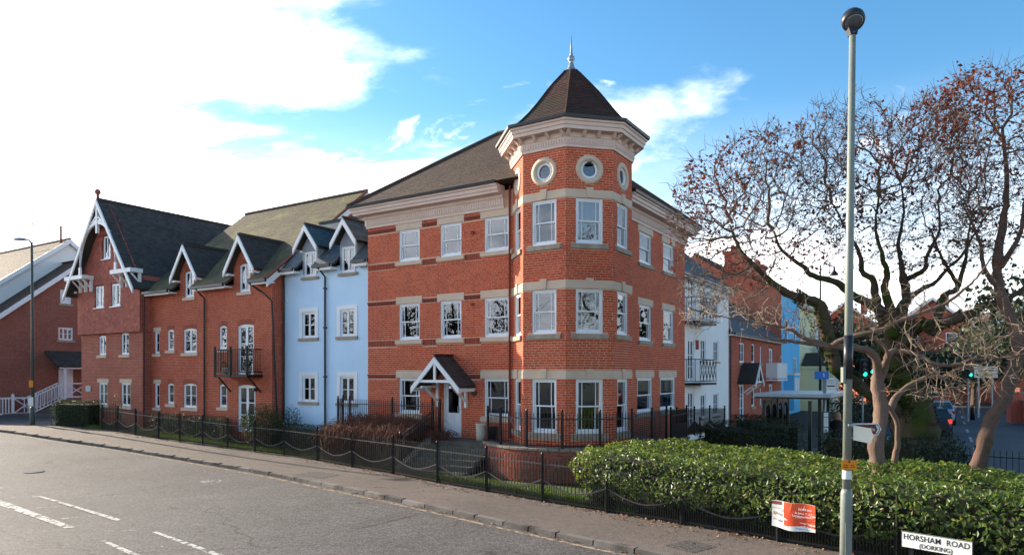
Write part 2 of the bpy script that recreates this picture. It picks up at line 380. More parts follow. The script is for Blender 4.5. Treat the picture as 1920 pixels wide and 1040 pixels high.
M['shade_core'] = simple('hedge_shade_core', (.012, .016, .007), (.02, .022, .01), 6, 1, .5, 20)  # near-black colour that paints the shade inside the hedges
def bark(name, c1, c2, moss=None, amt=.5):
    t = NT(name); v = t.obj(); sp = t.n('ShaderNodeSeparateXYZ', {0: v})
    vec = t.n('ShaderNodeMapping', {'Vector': v, 'Scale': (1, 1, .45)}).outputs[0]
    c = t.mix(t.noise(vec, 9, 6, .65), c1, c2)
    if moss:
        c = t.mix(t.math('MULTIPLY', t.math('SUBTRACT', t.noise(v, 2.3, 6, .6), .62-.25*amt, True), 7, True), c, moss)
    t.bump(t.noise(vec, 22, 5, .7), .7, .03); return t.out(c, .9, .15)
M['bark_moss'] = bark('mossy_bark', (.05, .034, .025), (.105, .074, .054), (.04, .058, .011), .7)
M['bark_cherry'] = bark('smooth_brown_bark', (.10, .064, .050), (.24, .165, .13), (.08, .08, .028), .25)
M['bark_lean'] = bark('red_brown_bark', (.075, .046, .036), (.165, .105, .082), (.06, .055, .022), .3)
M['twig'] = simple('twig_bark', (.17, .12, .085), (.25, .185, .135), 3, .9, .2, 50)
M['twig_dark'] = simple('dark_twig_bark', (.085, .058, .044), (.13, .092, .07), 3, .9, .2, 50)
M['brown_twig'] = simple('bare_red_brown_twig', (.18, .072, .045), (.10, .042, .028), 4, .9, .2, 50, c3=(.33, .19, .11))
M['pole'] = simple('grey_green_lamp_paint', (.21, .235, .20), (.17, .19, .165), 6, .45, .1, 40, spec=.45)
M['green_pole'] = simple('dark_green_lamp_paint', (.06, .085, .075), (.08, .10, .09), 6, .5, .1, 40)
M['lamp_black'] = simple('black_lamp_housing', (.02, .022, .026), (.03, .03, .035), 6, .35, 0)
M['lamp_lens'] = simple('smoked_lamp_lens', (.10, .105, .11), (.08, .085, .09), 6, .2, 0, spec=.6)
M['sign_white'] = simple('white_sign_plate', (.78, .78, .75), (.70, .70, .66), 6, .4, .05)
M['cream_plate'] = simple('cream_sign_back', (.72, .69, .56), (.66, .63, .5), 6, .4, .05)
M['sign_black'] = simple('black_lettering', (.015, .015, .018), (.02, .02, .022))
M['sign_brown'] = simple('brown_tourist_sign', (.14, .028, .02), (.12, .024, .018), 6, .4, .02)
M['orange_plate'] = simple('orange_notice', (.78, .26, .01), (.70, .22, .01), 6, .4, .02)
M['blue_sign'] = simple('blue_bus_flag', (.01, .16, .52), (.01, .14, .46), 6, .4, .02)
M['teal'] = simple('teal_notice_frame', (.02, .18, .22), (.02, .15, .19), 6, .4, .02)
M['shelter_dark'] = simple('dark_green_shelter', (.018, .026, .024), (.025, .033, .03), 6, .4, .05)
M['mortar_old'] = simple('old_mortar', (.26, .20, .16), (.16, .12, .09), 2, .95, .4, 60)
M['banner_orange'] = simple('orange_banner_print', (.76, .115, .03), (.68, .07, .028), 2.5, .5, .05, 20)
M['skin'] = simple('skin', (.52, .30, .22), (.48, .27, .19), 9, .6, 0)
M['coat'] = simple('dark_coat', (.018, .018, .022), (.028, .026, .03), 6, .9, .2)
M['jeans'] = simple('dark_trousers', (.03, .035, .05), (.04, .045, .06), 6, .9, .2)
M['hair'] = simple('fair_hair', (.42, .25, .12), (.30, .17, .08), 18, .6, .4, 60)
M['tan'] = simple('tan_leather', (.30, .14, .06), (.24, .11, .05), 6, .6, .1)
M['tyre'] = simple('tyre_rubber', (.014, .014, .015), (.02, .02, .02), 6, .8, .1)
M['car_dark'] = simple('dark_car_paint', (.018, .022, .032), (.02, .024, .034), 1, .22, 0, spec=.6)
M['car_silver'] = simple('silver_blue_car_paint', (.30, .36, .42), (.31, .37, .43), 1, .25, 0, spec=.6, metal=.3)
M['car_glass'] = simple('tinted_car_glass', (.02, .026, .03), (.022, .028, .032), 1, .06, 0, spec=.7)
M['tail_red'] = simple('red_lamp_plastic', (.35, .015, .012), (.3, .012, .01), 1, .2, 0)
M['teal_dark'] = simple('dark_backing_board', (.02, .03, .035), (.025, .035, .04), 6, .5, 0)
M['red_post'] = simple('salmon_brick_pier', (.42, .11, .07), (.36, .09, .06), 6, .8, .2)
M['shelter_roof'] = simple('pale_shelter_roof', (.38, .46, .48), (.3, .38, .4), 4, .35, .05, spec=.5)
def emit(name, c, st):
    t = NT(name); e = t.n('ShaderNodeEmission', {'Color': (*c, 1), 'Strength': st})
    o = [q for q in t.N if q.type == 'OUTPUT_MATERIAL'][0]; t.L.new(e.outputs[0], o.inputs[0]); return t.m
M['green_light'] = emit('lit_green_signal', (.02, .8, .5), .8)
M['brake_light'] = emit('lit_brake_lamp', (1, .05, .03), .45)
def asphalt(name, c1, c2, c3, spk=.5, crack=True):
    t = NT(name); v = t.obj()
    c = t.ramp(t.noise(v, .35, 6, .6, .4), [(.3, c1), (.55, c2), (.75, c3)])
    sp = t.n('ShaderNodeTexVoronoi', {'Vector': v, 'Scale': 38.0}); g = t.math('FRACT', t.math('MULTIPLY', sp.outputs['Distance'], 1.0))
    rc = t.n('ShaderNodeSeparateColor', {0: sp.outputs['Color']}).outputs[0]
    c = t.mix(spk, c, t.ramp(rc, [(.1, (.05, .05, .05)), (.55, (.5, .5, .5)), (.97, (1, .98, .95))]), 'OVERLAY')
    c = t.mix(.35, c, t.ramp(t.noise(v, 6, 5, .7), [(.35, (.3, .3, .3)), (.65, (.66, .66, .66))]), 'OVERLAY')
    if crack:
        w = t.n('ShaderNodeTexVoronoi', {'Vector': t.n('ShaderNodeMapping', {'Vector': t.n('ShaderNodeVectorMath', {0: v, 1: t.n('ShaderNodeTexNoise', {'Vector': v, 'Scale': 1.1, 'Detail': 5}).outputs['Color']}, operation='ADD').outputs[0], 'Scale': (.16, .34, 1), 'Rotation': (0, 0, .8)}).outputs[0], 'Scale': 1.0}, feature='DISTANCE_TO_EDGE')
        k = t.math('MULTIPLY', t.math('LESS_THAN', w.outputs['Distance'], .0055), t.math('MULTIPLY', t.math('SUBTRACT', t.noise(v, .5, 3), .38, True), 6, True))
        c = t.mix(t.math('MULTIPLY', k, .65), c, (.02, .019, .018))
    t.bump(t.math('ADD', rc, t.noise(v, 30, 3)), .8, .012); return t.out(c, .8, .25)
M['road'] = asphalt('road_asphalt', (.080, .073, .073), (.10, .092, .091), (.126, .117, .115), .55)
M['path'] = asphalt('pavement_asphalt', (.11, .09, .08), (.138, .112, .099), (.17, .14, .124), .22)
M['far_road'] = asphalt('side_road_asphalt', (.062, .062, .068), (.075, .075, .082), (.09, .09, .096), .3, False)
M['patch'] = asphalt('repair_asphalt', (.07, .062, .06), (.09, .08, .076), (.115, .10, .095), .5, False)
M['kerb'] = piece_mat('granite_kerb', [(.13, .115, .105), (.17, .15, .138), (.10, .09, .083), (.20, .178, .163)], dirt=(.045, .038, .034), dirt_amt=1.0, rough=.9)
def worn(name, c, amt):
    t = NT(name); v = t.obj()
    k = t.math('MULTIPLY', t.math('SUBTRACT', t.noise(v, 7, 8, .75), amt, True), 9, True)
    tr = t.n('ShaderNodeBsdfTransparent'); t.out(t.mix(t.noise(v, 14, 4), c, tuple(x*.72 for x in c)), .8, .2)
    ms = t.n('ShaderNodeMixShader', {0: k}); t.L.new(t.b.outputs[0], ms.inputs[1]); t.L.new(tr.outputs[0], ms.inputs[2])
    o = [q for q in t.N if q.type == 'OUTPUT_MATERIAL'][0]; t.L.new(ms.outputs[0], o.inputs[0]); return t.m
M['line_white'] = worn('worn_white_line', (.55, .53, .50), .485)
M['line_faint'] = worn('faint_white_line', (.40, .38, .36), .42)
M['line_yellow'] = worn('worn_yellow_line', (.40, .30, .20), .47)
M['soil'] = simple('dark_soil', (.05, .038, .025), (.075, .055, .035), 3, .95, .6, 25, c3=(.05, .07, .015))
M['lawn_soil'] = simple('mossy_lawn_soil', (.055, .09, .015), (.05, .06, .02), 2, .95, .6, 25, c3=(.08, .13, .02))
M['ground'] = simple('town_ground', (.08, .085, .06), (.10, .095, .07), .1, .95, .2, 3)
M['step'] = simple('worn_step_stone', (.13, .12, .10), (.09, .085, .06), 3, .9, .4, 40, c3=(.07, .075, .035))
M['paving'] = simple('terrace_paving', (.22, .20, .17), (.17, .155, .13), 3, .9, .3, 30)
M['coping'] = simple('mossy_coping', (.30, .25, .20), (.20, .17, .12), 3, .9, .5, 30, c3=(.13, .12, .06))
# ------------------------------------------------------------------ windows
CACHE = {}
def rect_frame(m, x0, x1, z0, z1, y0, y1, t, tb=None):
    tb = tb or t
    m.box(x0, x0+t, y0, y1, z0, z1); m.box(x1-t, x1, y0, y1, z0, z1)
    m.box(x0+t, x1-t, y0, y1, z1-t, z1); m.box(x0+t, x1-t, y0, y1, z0, z0+tb)
def sash_leaf(m, x0, x1, z0, z1, y0, y1, margin, tb):
    rect_frame(m, x0, x1, z0, z1, y0, y1, .045, tb)
    if margin:
        for x in (x0+.045+.10, x1-.045-.10-.022): m.box(x, x+.022, y0+.004, y1-.004, z0+tb, z1-.045)
def win_meshes(kind, w, h):
    k = (kind, round(w, 2), round(h, 2))
    if k in CACHE: return CACHE[k]
    fr, sa, pa = MB(), MB(), MB()
    if kind == 'sash':
        rect_frame(fr, 0, w, 0, h, .035, .15, .055, .07); mid = h*.5
        sash_leaf(sa, .056, w-.056, mid-.02, h-.056, .06, .095, w > .75, .04)
        sash_leaf(sa, .058, w-.058, .071, mid+.02, .098, .133, w > .75, .06)
        pa.box(.09, w-.09, .075, .080, mid, h-.09); pa.box(.09, w-.09, .112, .117, .12, mid)
    elif kind == 'door':          # glazed double doors
        rect_frame(fr, 0, w, 0, h, .03, .14, .06)
        for a, b in ((.062, w/2-.003), (w/2+.003, w-.062)):
            rect_frame(sa, a, b, .02, h-.062, .06, .11, .07, .16)
            for z in (h*.36, h*.62): sa.box(a+.07, b-.07, .065, .105, z-.02, z+.02)
        pa.box(.1, w-.1, .082, .087, .15, h-.1)
    else:                         # casement with n lights across and m down
        n, mrow = int(kind[4]), int(kind[5])
        rect_frame(fr, 0, w, 0, h, .03, .13, .05, .06)
        cw = (w-.1)/n
        for i in range(n):
            a, b = .05+cw*i, .05+cw*(i+1)
            rect_frame(sa, a+.004, b-.004, .062, h-.052, .045, .09, .042)
            for j in range(1, mrow): z = .06+(h-.11)*j/mrow; sa.box(a+.046, b-.046, .05, .085, z-.013, z+.013)
        pa.box(.08, w-.08, .066, .071, .09, h-.08)
    CACHE[k] = (fr.mesh('window', M['upvc']), sa.mesh('sash', M['upvc']), pa.mesh('pane', M['glass'])); return CACHE[k]
def dress_mesh(kind, w, h):
    k = ('d'+kind, round(w, 2), round(h, 2))
    if k in CACHE: return CACHE[k]
    m = MB()
    def drape(x0, x1, z0, z1, amp=.02, y=.24):
        n = max(6, int((x1-x0)/.03)); a = [m.p(x0+(x1-x0)*i/n, y+amp*math.sin(i*1.9)+amp*.5*math.sin(i*.7), z0) for i in range(n+1)]
        b = [m.p(x0+(x1-x0)*i/n, y+amp*math.sin(i*1.9+.4), z1) for i in range(n+1)]
        for i in range(n): m.face((a[i], a[i+1], b[i+1], b[i]))
    if kind == 'curtain': drape(.0, w*.27, -.02, h); mat = M['curtain']
    elif kind == 'curtainr': drape(w*.73, w, -.02, h); mat = M['curtain']
    elif kind == 'net': drape(.0, w, -.02, h); mat = M['curtain']
    elif kind == 'half': drape(.0, w, h*.45, h); mat = M['curtain']
    elif kind == 'roller': m.box(.02, w-.02, .2, .206, h*.55, h); mat = M['curtain']
    else:
        nz = int(h/.075)
        for i in range(nz): z = .03+i*.075; m.hexa([(.03, .19, z), (w-.03, .19, z), (w-.03, .235, z+.03), (.03, .235, z+.03), (.03, .19, z+.004), (w-.03, .19, z+.004), (w-.03, .235, z+.034), (.03, .235, z+.034)])
        mat = M['blind']
    CACHE[k] = m.mesh('blind' if kind in ('slats', 'roller') else 'curtain', mat); return CACHE[k]
def sill_mesh(w, mat, h=.15, over=.14, out=.07):
    k = ('sill', round(w, 2), mat, h)
    if k not in CACHE:
        m = MB().hexa([(-over, -out, -h), (w+over, -out, -h), (w+over, .13, -h), (-over, .13, -h), (-over, -out, -.02), (w+over, -out, -.02), (w+over, .13, 0), (-over, .13, 0)])
        CACHE[k] = m.mesh('sill', M[mat])
    return CACHE[k]
def frp(fr, x, y=0):
    c, s = math.cos(fr[2]), math.sin(fr[2]); return (fr[0]+x*c-y*s, fr[1]+x*s+y*c)
def window(parent, fr, x, z, w, h, kind='sash', sill='stone_dark', dress=None, y=0, sh=.15):
    f, s, p = win_meshes(kind, w, h); X, Y = frp(fr, x, y)
    o = link(f, 'window', parent, (X, Y, z), fr[2])
    link(s, 'sash', o, sub=True); link(p, 'pane', o, sub=True)
    if sill: link(sill_mesh(w, sill, sh), 'sill', o, sub=True)
    if dress:
        for q in ((dress, 'curtainr') if dress == 'curtain' else (dress,)): d = dress_mesh(q, w, h); link(d, d.name.split('.')[0], o, sub=True)
    return o

# ------------------------------------------------------------------ bricks and tiles
def lay_bricks(out, fr, x0, x1, z0, z1, ops, H=.075, LB=.225, J=.010, off=0.0):
    z = z0; r = 0
    while z < z1-.02:
        za, zb = z+J/2, min(z+H, z1)-J/2; zc = (za+zb)/2
        spans = [(x0, x1)]
        for o in ops:
            if o[2]-.03 < zc < o[3]+.03:
                nsp = []
                for a, b in spans:
                    if o[1] <= a or o[0] >= b: nsp.append((a, b)); continue
                    if o[0] > a: nsp.append((a, o[0]))
                    if o[1] < b: nsp.append((o[1], b))
                spans = nsp
        xs = []; x = x0 - LB*2 + off - LB*(.5 if r % 2 else 0) - random.choice((0, 0, .12, .25, -.12))*LB
        while x < x1: xs.append((x, x+LB)); x += LB
        for a, b in spans:
            for p, q in xs:
                p2, q2 = max(p, a), min(q, b)
                if q2-p2 > .03: out.append((fr, p2+(J/2 if p > a else 0), q2-(J/2 if q < b else 0), za, zb, p > a and q < b))
        z += H; r += 1
def brick_mesh(name, w, h, pr, mat, dep=.02):
    m = MB(); e = .006
    x, z = w/2, h/2
    m.hexa([(-x, dep, -z), (-x, dep, z), (x, dep, z), (x, dep, -z), (-x+e, -pr, -z+e), (-x+e, -pr, z-e), (x-e, -pr, z-e), (x-e, -pr, -z+e)])
    return m.mesh(name, mat)
def build_bricks(parent, lst, mat, near=None, limit=300, pr=.004, name='brick', W=.215, Hh=.065):
    full = []; rest = lst
    if near is not None:
        full = sorted([b for b in lst if b[5]], key=lambda b: (Vector((*frp(b[0], (b[1]+b[2])/2), (b[3]+b[4])/2))-near).length)[:limit]
        ids = set(map(id, full)); rest = [b for b in lst if id(b) not in ids]
        me = brick_mesh(name, W, Hh, pr, mat)
        for b in full:
            X, Y = frp(b[0], (b[1]+b[2])/2); link(me, name, parent, (X, Y, (b[3]+b[4])/2), b[0][2])
    V = []; Fc = []
    for fr, xa, xb, za, zb, _ in rest:
        i = len(V); p = pr*random.uniform(.92, 1.08); e = .004
        for x, y, z in ((xa, .004, za), (xb, .004, za), (xb, .004, zb), (xa, .004, zb), (xa+e, -p, za+e), (xb-e, -p, za+e), (xb-e, -p, zb-e), (xa+e, -p, zb-e)):
            q = frp(fr, x, y); V.append((q[0], q[1], z))
        Fc += [(i+4, i+5, i+6, i+7), (i, i+1, i+5, i+4), (i+1, i+2, i+6, i+5), (i+2, i+3, i+7, i+6), (i+3, i, i+4, i+7)]
    if V: link(npmesh(name, V, Fc, mat), name, parent, kind='stuff')
def lay_tiles(out, o, r, s, L, amin, amax, tw=.165, g=.1):
    o, r, s = Vector(o), Vector(r).normalized(), Vector(s).normalized(); n = r.cross(s)
    b = 0; k = 0
    while b < L-.02:
        lo, hi = amin(b), amax(b); a = lo - random.random()*.0 - (tw/2 if k % 2 else 0)
        a = math.floor(lo/tw)*tw - tw*(.5 if k % 2 else 0) - tw*random.choice((0, .1, .2, -.1))
        while a < hi:
            a0, a1 = max(a, lo), min(a+tw, hi)
            if a1-a0 > .02: out.append((o + r*((a0+a1)/2) + s*b, r, s, n, a1-a0, a1-a0 > tw-1e-4, g))
            a += tw
        b += g; k += 1
def tile_corners(w, g):
    x = w/2-.0008; L = g*1.55
    return [(-x, 0, .010), (x, 0, .010), (x, L, -.004), (-x, L, -.004), (-x, 0, .022), (x, 0, .022), (x, L, .006), (-x, L, .006)]
TQ = ((4, 5, 6, 7), (0, 1, 5, 4), (1, 2, 6, 5), (3, 0, 4, 7))
def build_tiles(parent, lst, mat, near=None, limit=300, name='roof_tile', tw=.165, sub=False):
    rest = lst
    if near is not None:
        full = sorted([t for t in lst if t[5]], key=lambda t: (t[0]-near).length)[:limit]
        ids = set(map(id, full)); rest = [t for t in lst if id(t) not in ids]
        m = MB(); i = [m.p(*c) for c in tile_corners(tw, full[0][6])]
        for q in TQ: m.face([i[k] for k in q])
        me = m.mesh(name, mat); base = BASE[parent.name]
        for o, r, s, n, w, _, g in full:
            ob = link(me, name, parent); mm = Matrix((r, s, n)).transposed().to_4x4(); mm.translation = o-base; ob.matrix_basis = mm
    V = []; Fc = []
    for o, r, s, n, w, _, g in rest:
        i = len(V); j = random.uniform(-.002, .003); tl = random.uniform(-.0015, .0015)
        for a, b, c in tile_corners(w, g): V.append(tuple(o + r*a + s*b + n*(c+j+(tl if a > 0 else -tl))))
        Fc += [tuple(i+k for k in q) for q in TQ]
    if V: link(npmesh(name, V, Fc, mat), name, parent, kind='stuff')
def voussoirs(mb, x0, x1, z, rise=.07, t=.22, pr=.006, n=None, spring=.02):
    # flat segmental arch of bricks on edge over an opening, filling the corners above the frame
    n = n or max(5, int((x1-x0)/.075)); w = x1-x0; g = .003
    def zz(x): u = (x-x0)/w*2-1; return z - rise*(u*u) 
    for i in range(n):
        a, b = x0+w*i/n+g, x0+w*(i+1)/n-g
        fa, fb = (a-x0)/w-.5, (b-x0)/w-.5
        mb.hexa([(a, .03, zz(a)), (b, .03, zz(b)), (b+fb*.12, .03, zz(b)+t), (a+fa*.12, .03, zz(a)+t), (a, -pr, zz(a)), (b, -pr, zz(b)), (b+fb*.12, -pr, zz(b)+t), (a+fa*.12, -pr, zz(a)+t)])

# ------------------------------------------------------------------ the corner building
A = 1.5; AP = A*(1+2**.5)/2; TC = (-.804, .804)
def face_frame(k):     # k-th turret face, its left end as origin; k=0 faces the front
    ang = k*math.pi/4; nx, ny = math.sin(ang), -math.cos(ang); rx, ry = math.cos(ang), math.sin(ang)
    return (TC[0]+nx*AP-rx*A/2, TC[1]+ny*AP-ry*A/2, ang)
def octo(k): return [frp(face_frame(i), 0) for i in range(8)] if k == 1 else [(TC[0]+(x-TC[0])*k, TC[1]+(y-TC[1])*k) for x, y in octo(1)]
FL = (-9.16, 0, 0)            # left facade: x runs 0..9.16
FRT = (0, 0, math.pi/2)       # right facade: x runs along y
LVL = ((1.69, 3.0), (4.40, 5.74), (7.30, 8.46))
TWL = ((1.35, 3.0), (4.38, 5.73), (7.10, 8.47))
BAND = (3.0, 5.74, 8.48)
def corner_building():
    b = thing('corner_building', 'three storey orange red brick corner building with an octagonal turret', 'building', (-4.5, 5, 0))
    bricks = []; wall = MB(); stone = []
    # openings
    lw = [(9.16-7.58, 9.16-6.59), (9.16-5.63, 9.16-4.70), (9.16-3.72, 9.16-2.72)]
    ops = []
    for f, (z0, z1) in enumerate(LVL):
        for i, (a, c) in enumerate(lw):
            if f == 0 and i == 1: ops.append((9.16-5.48, 9.16-4.70, .93, 2.98)); continue
            ops.append((a, c, z0, z1))
    wall.frame(*FL); xe = 9.16-2.56
    wall.wall(0, xe, 0, 9.3, ops)
    lints = []
    for f, (z0, z1) in enumerate(LVL):
        for i, (a, c) in enumerate(lw):
            if f == 0 and i == 1: continue
            lints.append((a-.14 if i < 2 else a-.16, c+.13 if i < 2 else xe, z1, z1+.245))
    dent = []
    for f in range(3):
        zb = BAND[f]-.015
        for a, c in ((0, lw[0][0]-.14), (lw[0][1]+.13, lw[1][0]-.14 if f else 3.40), (lw[1][1]+.13 if f else 4.75, lw[2][0]-.16)): dent.append((a, c, zb, zb+.15))
    sold = []
    for f in (1, 2):
        zb = LVL[f][0]-.22
        for a, c in ((0, lw[0][0]-.14), (lw[0][1]+.14, lw[1][0]-.14), (lw[1][1]+.14, lw[2][0]-.14)): sold.append((a, c, zb, zb+.215))
    sills = [(a-.14, c+.14, z0-.15, z0) for f, (z0, z1) in enumerate(LVL) for i, (a, c) in enumerate(lw) if not (f == 0 and i == 1)]
    lay_bricks(bricks, FL, 0, xe, .0, 8.70, ops+lints+dent+sold+sills)
    for a, c, z0, z1 in lints:
        m = MB().frame(*FL).box(a, c, -.018, .1, z0, z1); put(m, 'lintel', M['stone'], b)
    dm, sm = MB().frame(*FL), MB().frame(*FL)
    for a, c, z0, z1 in dent:
        dm.box(a, c, -.004, .05, z0, z1-.075); dm.box(a, c, -.035, .05, z1-.068, z1-.004)
        n = int((c-a)/.15)
        for i in range(n): x = a+(i+.25)*(c-a)/n; dm.box(x, x+.075, -.03, .04, z0+.005, z1-.075)
    put(dm, 'dentil_course', M['brick_dark'], b, kind='stuff')
    for a, c, z0, z1 in sold:
        n = int((c-a)/.075)
        for i in range(n): x = a+i*(c-a)/n; sm.box(x+.005, x+(c-a)/n-.005, -.008 if i % 2 else -.002, .03, z0, z1)
    put(sm, 'soldier_course', M['brick_band'], b, kind='stuff')
    dr = {(0, 0): None, (0, 2): 'slats', (1, 0): None, (1, 1): 'curtain', (1, 2): 'roller', (2, 0): 'net', (2, 1): 'half', (2, 2): 'curtain'}
    for f, (z0, z1) in enumerate(LVL):
        for i, (a, c) in enumerate(lw):
            if f == 0 and i == 1: continue
            window(b, FL, a, z0, c-a, z1-z0, 'sash', 'stone', dr.get((f, i)))
    # right facade
    rw = [(4.72, 5.95), (7.25, 8.5)]; rg = [(4.5, 6.05), (6.9, 8.7)]
    rops = []; rl = []
    for f, (z0, z1) in enumerate(LVL):
        for a, c in (rg if f == 0 else rw): rops.append((a, c, z0, z1)); rl.append((a-.16, c+.16, z1, z1+.245))
    wall.frame(*FRT); wall.wall(2.56, 9.96, 0, 9.3, rops)
    rs = [(o[0]-.14, o[1]+.14, o[2]-.15, o[2]) for o in rops]
    lay_bricks(bricks, FRT, 2.56, 9.96, 0, 8.70, rops+rl+rs)
    for a, c, z0, z1 in rl: put(MB().frame(*FRT).box(a, c, -.018, .1, z0, z1), 'lintel', M['stone'], b)
    for k, o in enumerate(rops): window(b, FRT, o[0], o[2], o[1]-o[0], o[3]-o[2], 'sash', 'stone_dark', ('curtain', 'net', None, 'half', 'net', 'curtain')[k])
    wall.frame(); wall.poly([(-9.16, 9.96, 0), (-9.16, 0, 0), (-9.16, 0, 9.3), (-9.16, 9.96, 9.3)]); wall.poly([(0, 9.96, 0), (-9.16, 9.96, 0), (-9.16, 9.96, 9.3), (0, 9.96, 9.3)])
    # turret
    for k in range(8):
        fr = face_frame(k); wall.frame(*fr); tops = []
        if k in (7, 0, 1, 2):
            tops = [(.32, 1.18, z0, z1) for z0, z1 in TWL]
        cz, ro = 9.34, .43
        # wall with an octagonal-ish round hole: sheet up to the window, then a fan round it
        wall.wall(0, A, 0, 8.75, tops, .16)
        ring = [(A/2+.40*math.cos(t), cz+.40*math.sin(t)) for t in (2*math.pi*i/32 for i in range(32))]
        bx = []
        for x, z in ring:
            dx, dz = x-A/2, z-cz; sc = min((A/2)/max(abs(dx), 1e-6), (.59 if dz < 0 else .71)/max(abs(dz), 1e-6)); bx.append((A/2+dx*sc, cz+dz*sc))
        for i in range(32):
            j = (i+1) % 32; wall.poly([(ring[i][0], 0, ring[i][1]), (bx[i][0], 0, bx[i][1]), (bx[j][0], 0, bx[j][1]), (ring[j][0], 0, ring[j][1])])
            if abs(bx[i][0]-bx[j][0]) > 1e-6 and abs(bx[i][1]-bx[j][1]) > 1e-6:
                cx_ = max((bx[i][0], bx[j][0]), key=lambda v: abs(v-A/2)); cz_ = (cz+.71) if bx[i][1]+bx[j][1] > 2*cz else (cz-.59); wall.poly([(bx[i][0], 0, bx[i][1]), (cx_, 0, cz_), (bx[j][0], 0, bx[j][1])])
            if k not in (7, 0, 1, 2): wall.poly([(ring[i][0], 0, ring[i][1]), (ring[j][0], 0, ring[j][1]), (A/2, 0, cz)])
        # bricks
        skip = tops + [(0, A, z, z+.245) for z in BAND] + [(.16, 1.34, z0-.16, z0) for z0, _ in TWL] if tops else [(0, A, z, z+.245) for z in BAND]
        lay_bricks(bricks, fr, 0, A, 0, 8.45, skip, off=.1)
        up = []; lay_bricks(up, fr, 0, A, 8.735, 9.98, [], off=.05)
        for q in up:
            zc = (q[3]+q[4])/2
            if k in (7, 0, 1, 2) and abs(zc-cz) < ro+.02:
                hw = math.sqrt(max((ro+.01)**2-(zc-cz)**2, 0)); lo, hi = A/2-hw, A/2+hw
                if q[2] <= lo or q[1] >= hi: bricks.append(q); continue
                if lo-q[1] > .04: bricks.append((q[0], q[1], lo, q[3], q[4], False))
                if q[2]-hi > .04: bricks.append((q[0], hi, q[2], q[3], q[4], False))
            else: bricks.append(q)
        if k not in (7, 0, 1, 2): continue
        for f, (z0, z1) in enumerate(TWL):
            window(b, fr, .32, z0, .86, z1-z0, 'sash', None, ('slats' if k == 0 else 'curtain', None if k != 1 else 'roller', 'curtain' if k in (0, 7) else 'net')[f])
            put(MB().frame(*fr).hexa([(.16, -.075, z0-.16), (1.34, -.075, z0-.16), (1.34, .16, z0-.16), (.16, .16, z0-.16), (.16, -.075, z0-.02), (1.34, -.075, z0-.02), (1.34, .16, z0-.002), (.16, .16, z0-.002)]), 'sill', M['stone_dark'], b)
            zb = BAND[f]
            put(MB().frame(*fr).hexa([(.67, -.055, zb+.005), (.83, -.055, zb+.005), (.83, .05, zb+.005), (.67, .05, zb+.005), (.63, -.055, zb+.31), (.87, -.055, zb+.31), (.87, .05, zb+.31), (.63, .05, zb+.31)]), 'keystone', M['stone'], b)
        # round window: stone ring, white ring, pane
        def ringm(r0, r1, y0, y1, seg=36):
            m = MB().frame(*fr); R4 = []
            for r_, y_ in ((r0, y0), (r1, y0), (r1, y1), (r0, y1)): R4.append([m.p(A/2+r_*math.cos(2*math.pi*i/seg), y_, cz+r_*math.sin(2*math.pi*i/seg)) for i in range(seg)])
            for q in range(4):
                for i in range(seg): j = (i+1) % seg; m.face((R4[q][i], R4[q][j], R4[(q+1) % 4][j], R4[(q+1) % 4][i]))
            return m
        put(ringm(.28, .435, -.03, .12), 'stone_ring', M['stone'], b, True)
        w_ = put(ringm(.205, .282, .02, .11), 'window', M['upvc'], b, True)
        d = MB().frame(*fr); d.face([d.p(A/2+.21*math.cos(2*math.pi*i/28), .075, cz+.21*math.sin(2*math.pi*i/28)) for i in range(28)])
        put(d, 'pane', M['glass'], w_, sub=True)
    put(wall, 'wall', M['mortar'], b)
    near = Vector((.47, -.48, 3.4))
    build_bricks(b, bricks, M['brick'], near)
    # string courses round the turret
    vis = [(-2.561, 0.0), *[frp(face_frame(k), 0) for k in (0, 1, 2)], frp(face_frame(2), A)]
    for z in BAND: put(MB().sweep(vis, [(-.05, z), (.02, z), (.02, z+.245), (-.05, z+.25)]), 'string_course', M['stone'], b)
    # turret entablature
    o1 = octo(1)
    put(MB().sweep(o1, [(-.02, 9.98), (.05, 9.98), (.06, 10.05), (.075, 10.06), (.075, 10.24), (.11, 10.28), (.11, 10.42), (-.02, 10.42)], True), 'frieze', M['pink_trim'], b)
    bt = []
    for k in range(8):
        fr = face_frame(k)
        dn = MB().frame(*fr); n = 17
        for i in range(n): x = -.02+(A+.04)*(i+.5)/n; dn.box(x-.022, x+.022, -.098, -.07, 10.09, 10.22)
        put(dn, 'dentils', M['pink_trim'], b, kind='stuff')
        for x in (.02, .52, .98, 1.48):
            m = MB().frame(*fr).hexa([(x-.05, -.16, 10.29), (x+.05, -.16, 10.29), (x+.05, -.1, 10.27), (x-.05, -.1, 10.27), (x-.05, -.34, 10.44), (x+.05, -.34, 10.44), (x+.05, -.1, 10.44), (x-.05, -.1, 10.44)]); put(m, 'bracket', M['pink_trim'], b)
    put(MB().sweep(o1, [(0, 10.42), (.36, 10.42), (.37, 10.52), (.40, 10.53), (.42, 10.62), (.46, 10.64), (.46, 10.70), (.0, 10.73)], True), 'cornice', M['pink_trim'], b)
    put(MB().sweep(o1, [(.40, 10.703), (.53, 10.703), (.54, 10.79), (.38, 10.79)], True), 'gutter', M['gutter'], b)
    # turret roof (bell-cast), tiles course by course
    prof = [(2.36, 10.72), (2.02, 11.02), (1.72, 11.32), (1.39, 11.70), (.86, 12.37), (.25, 13.03)]
    core = MB(); R0 = AP/math.cos(math.pi/8)
    rings = []
    for r, z in prof: rings.append([core.p(TC[0]+(x-TC[0])*r/R0, TC[1]+(y-TC[1])*r/R0, z) for x, y in o1])
    for i in range(len(prof)-1):
        for j in range(8): q = (j+1) % 8; core.face((rings[i][j], rings[i][q], rings[i+1][q], rings[i+1][j]))
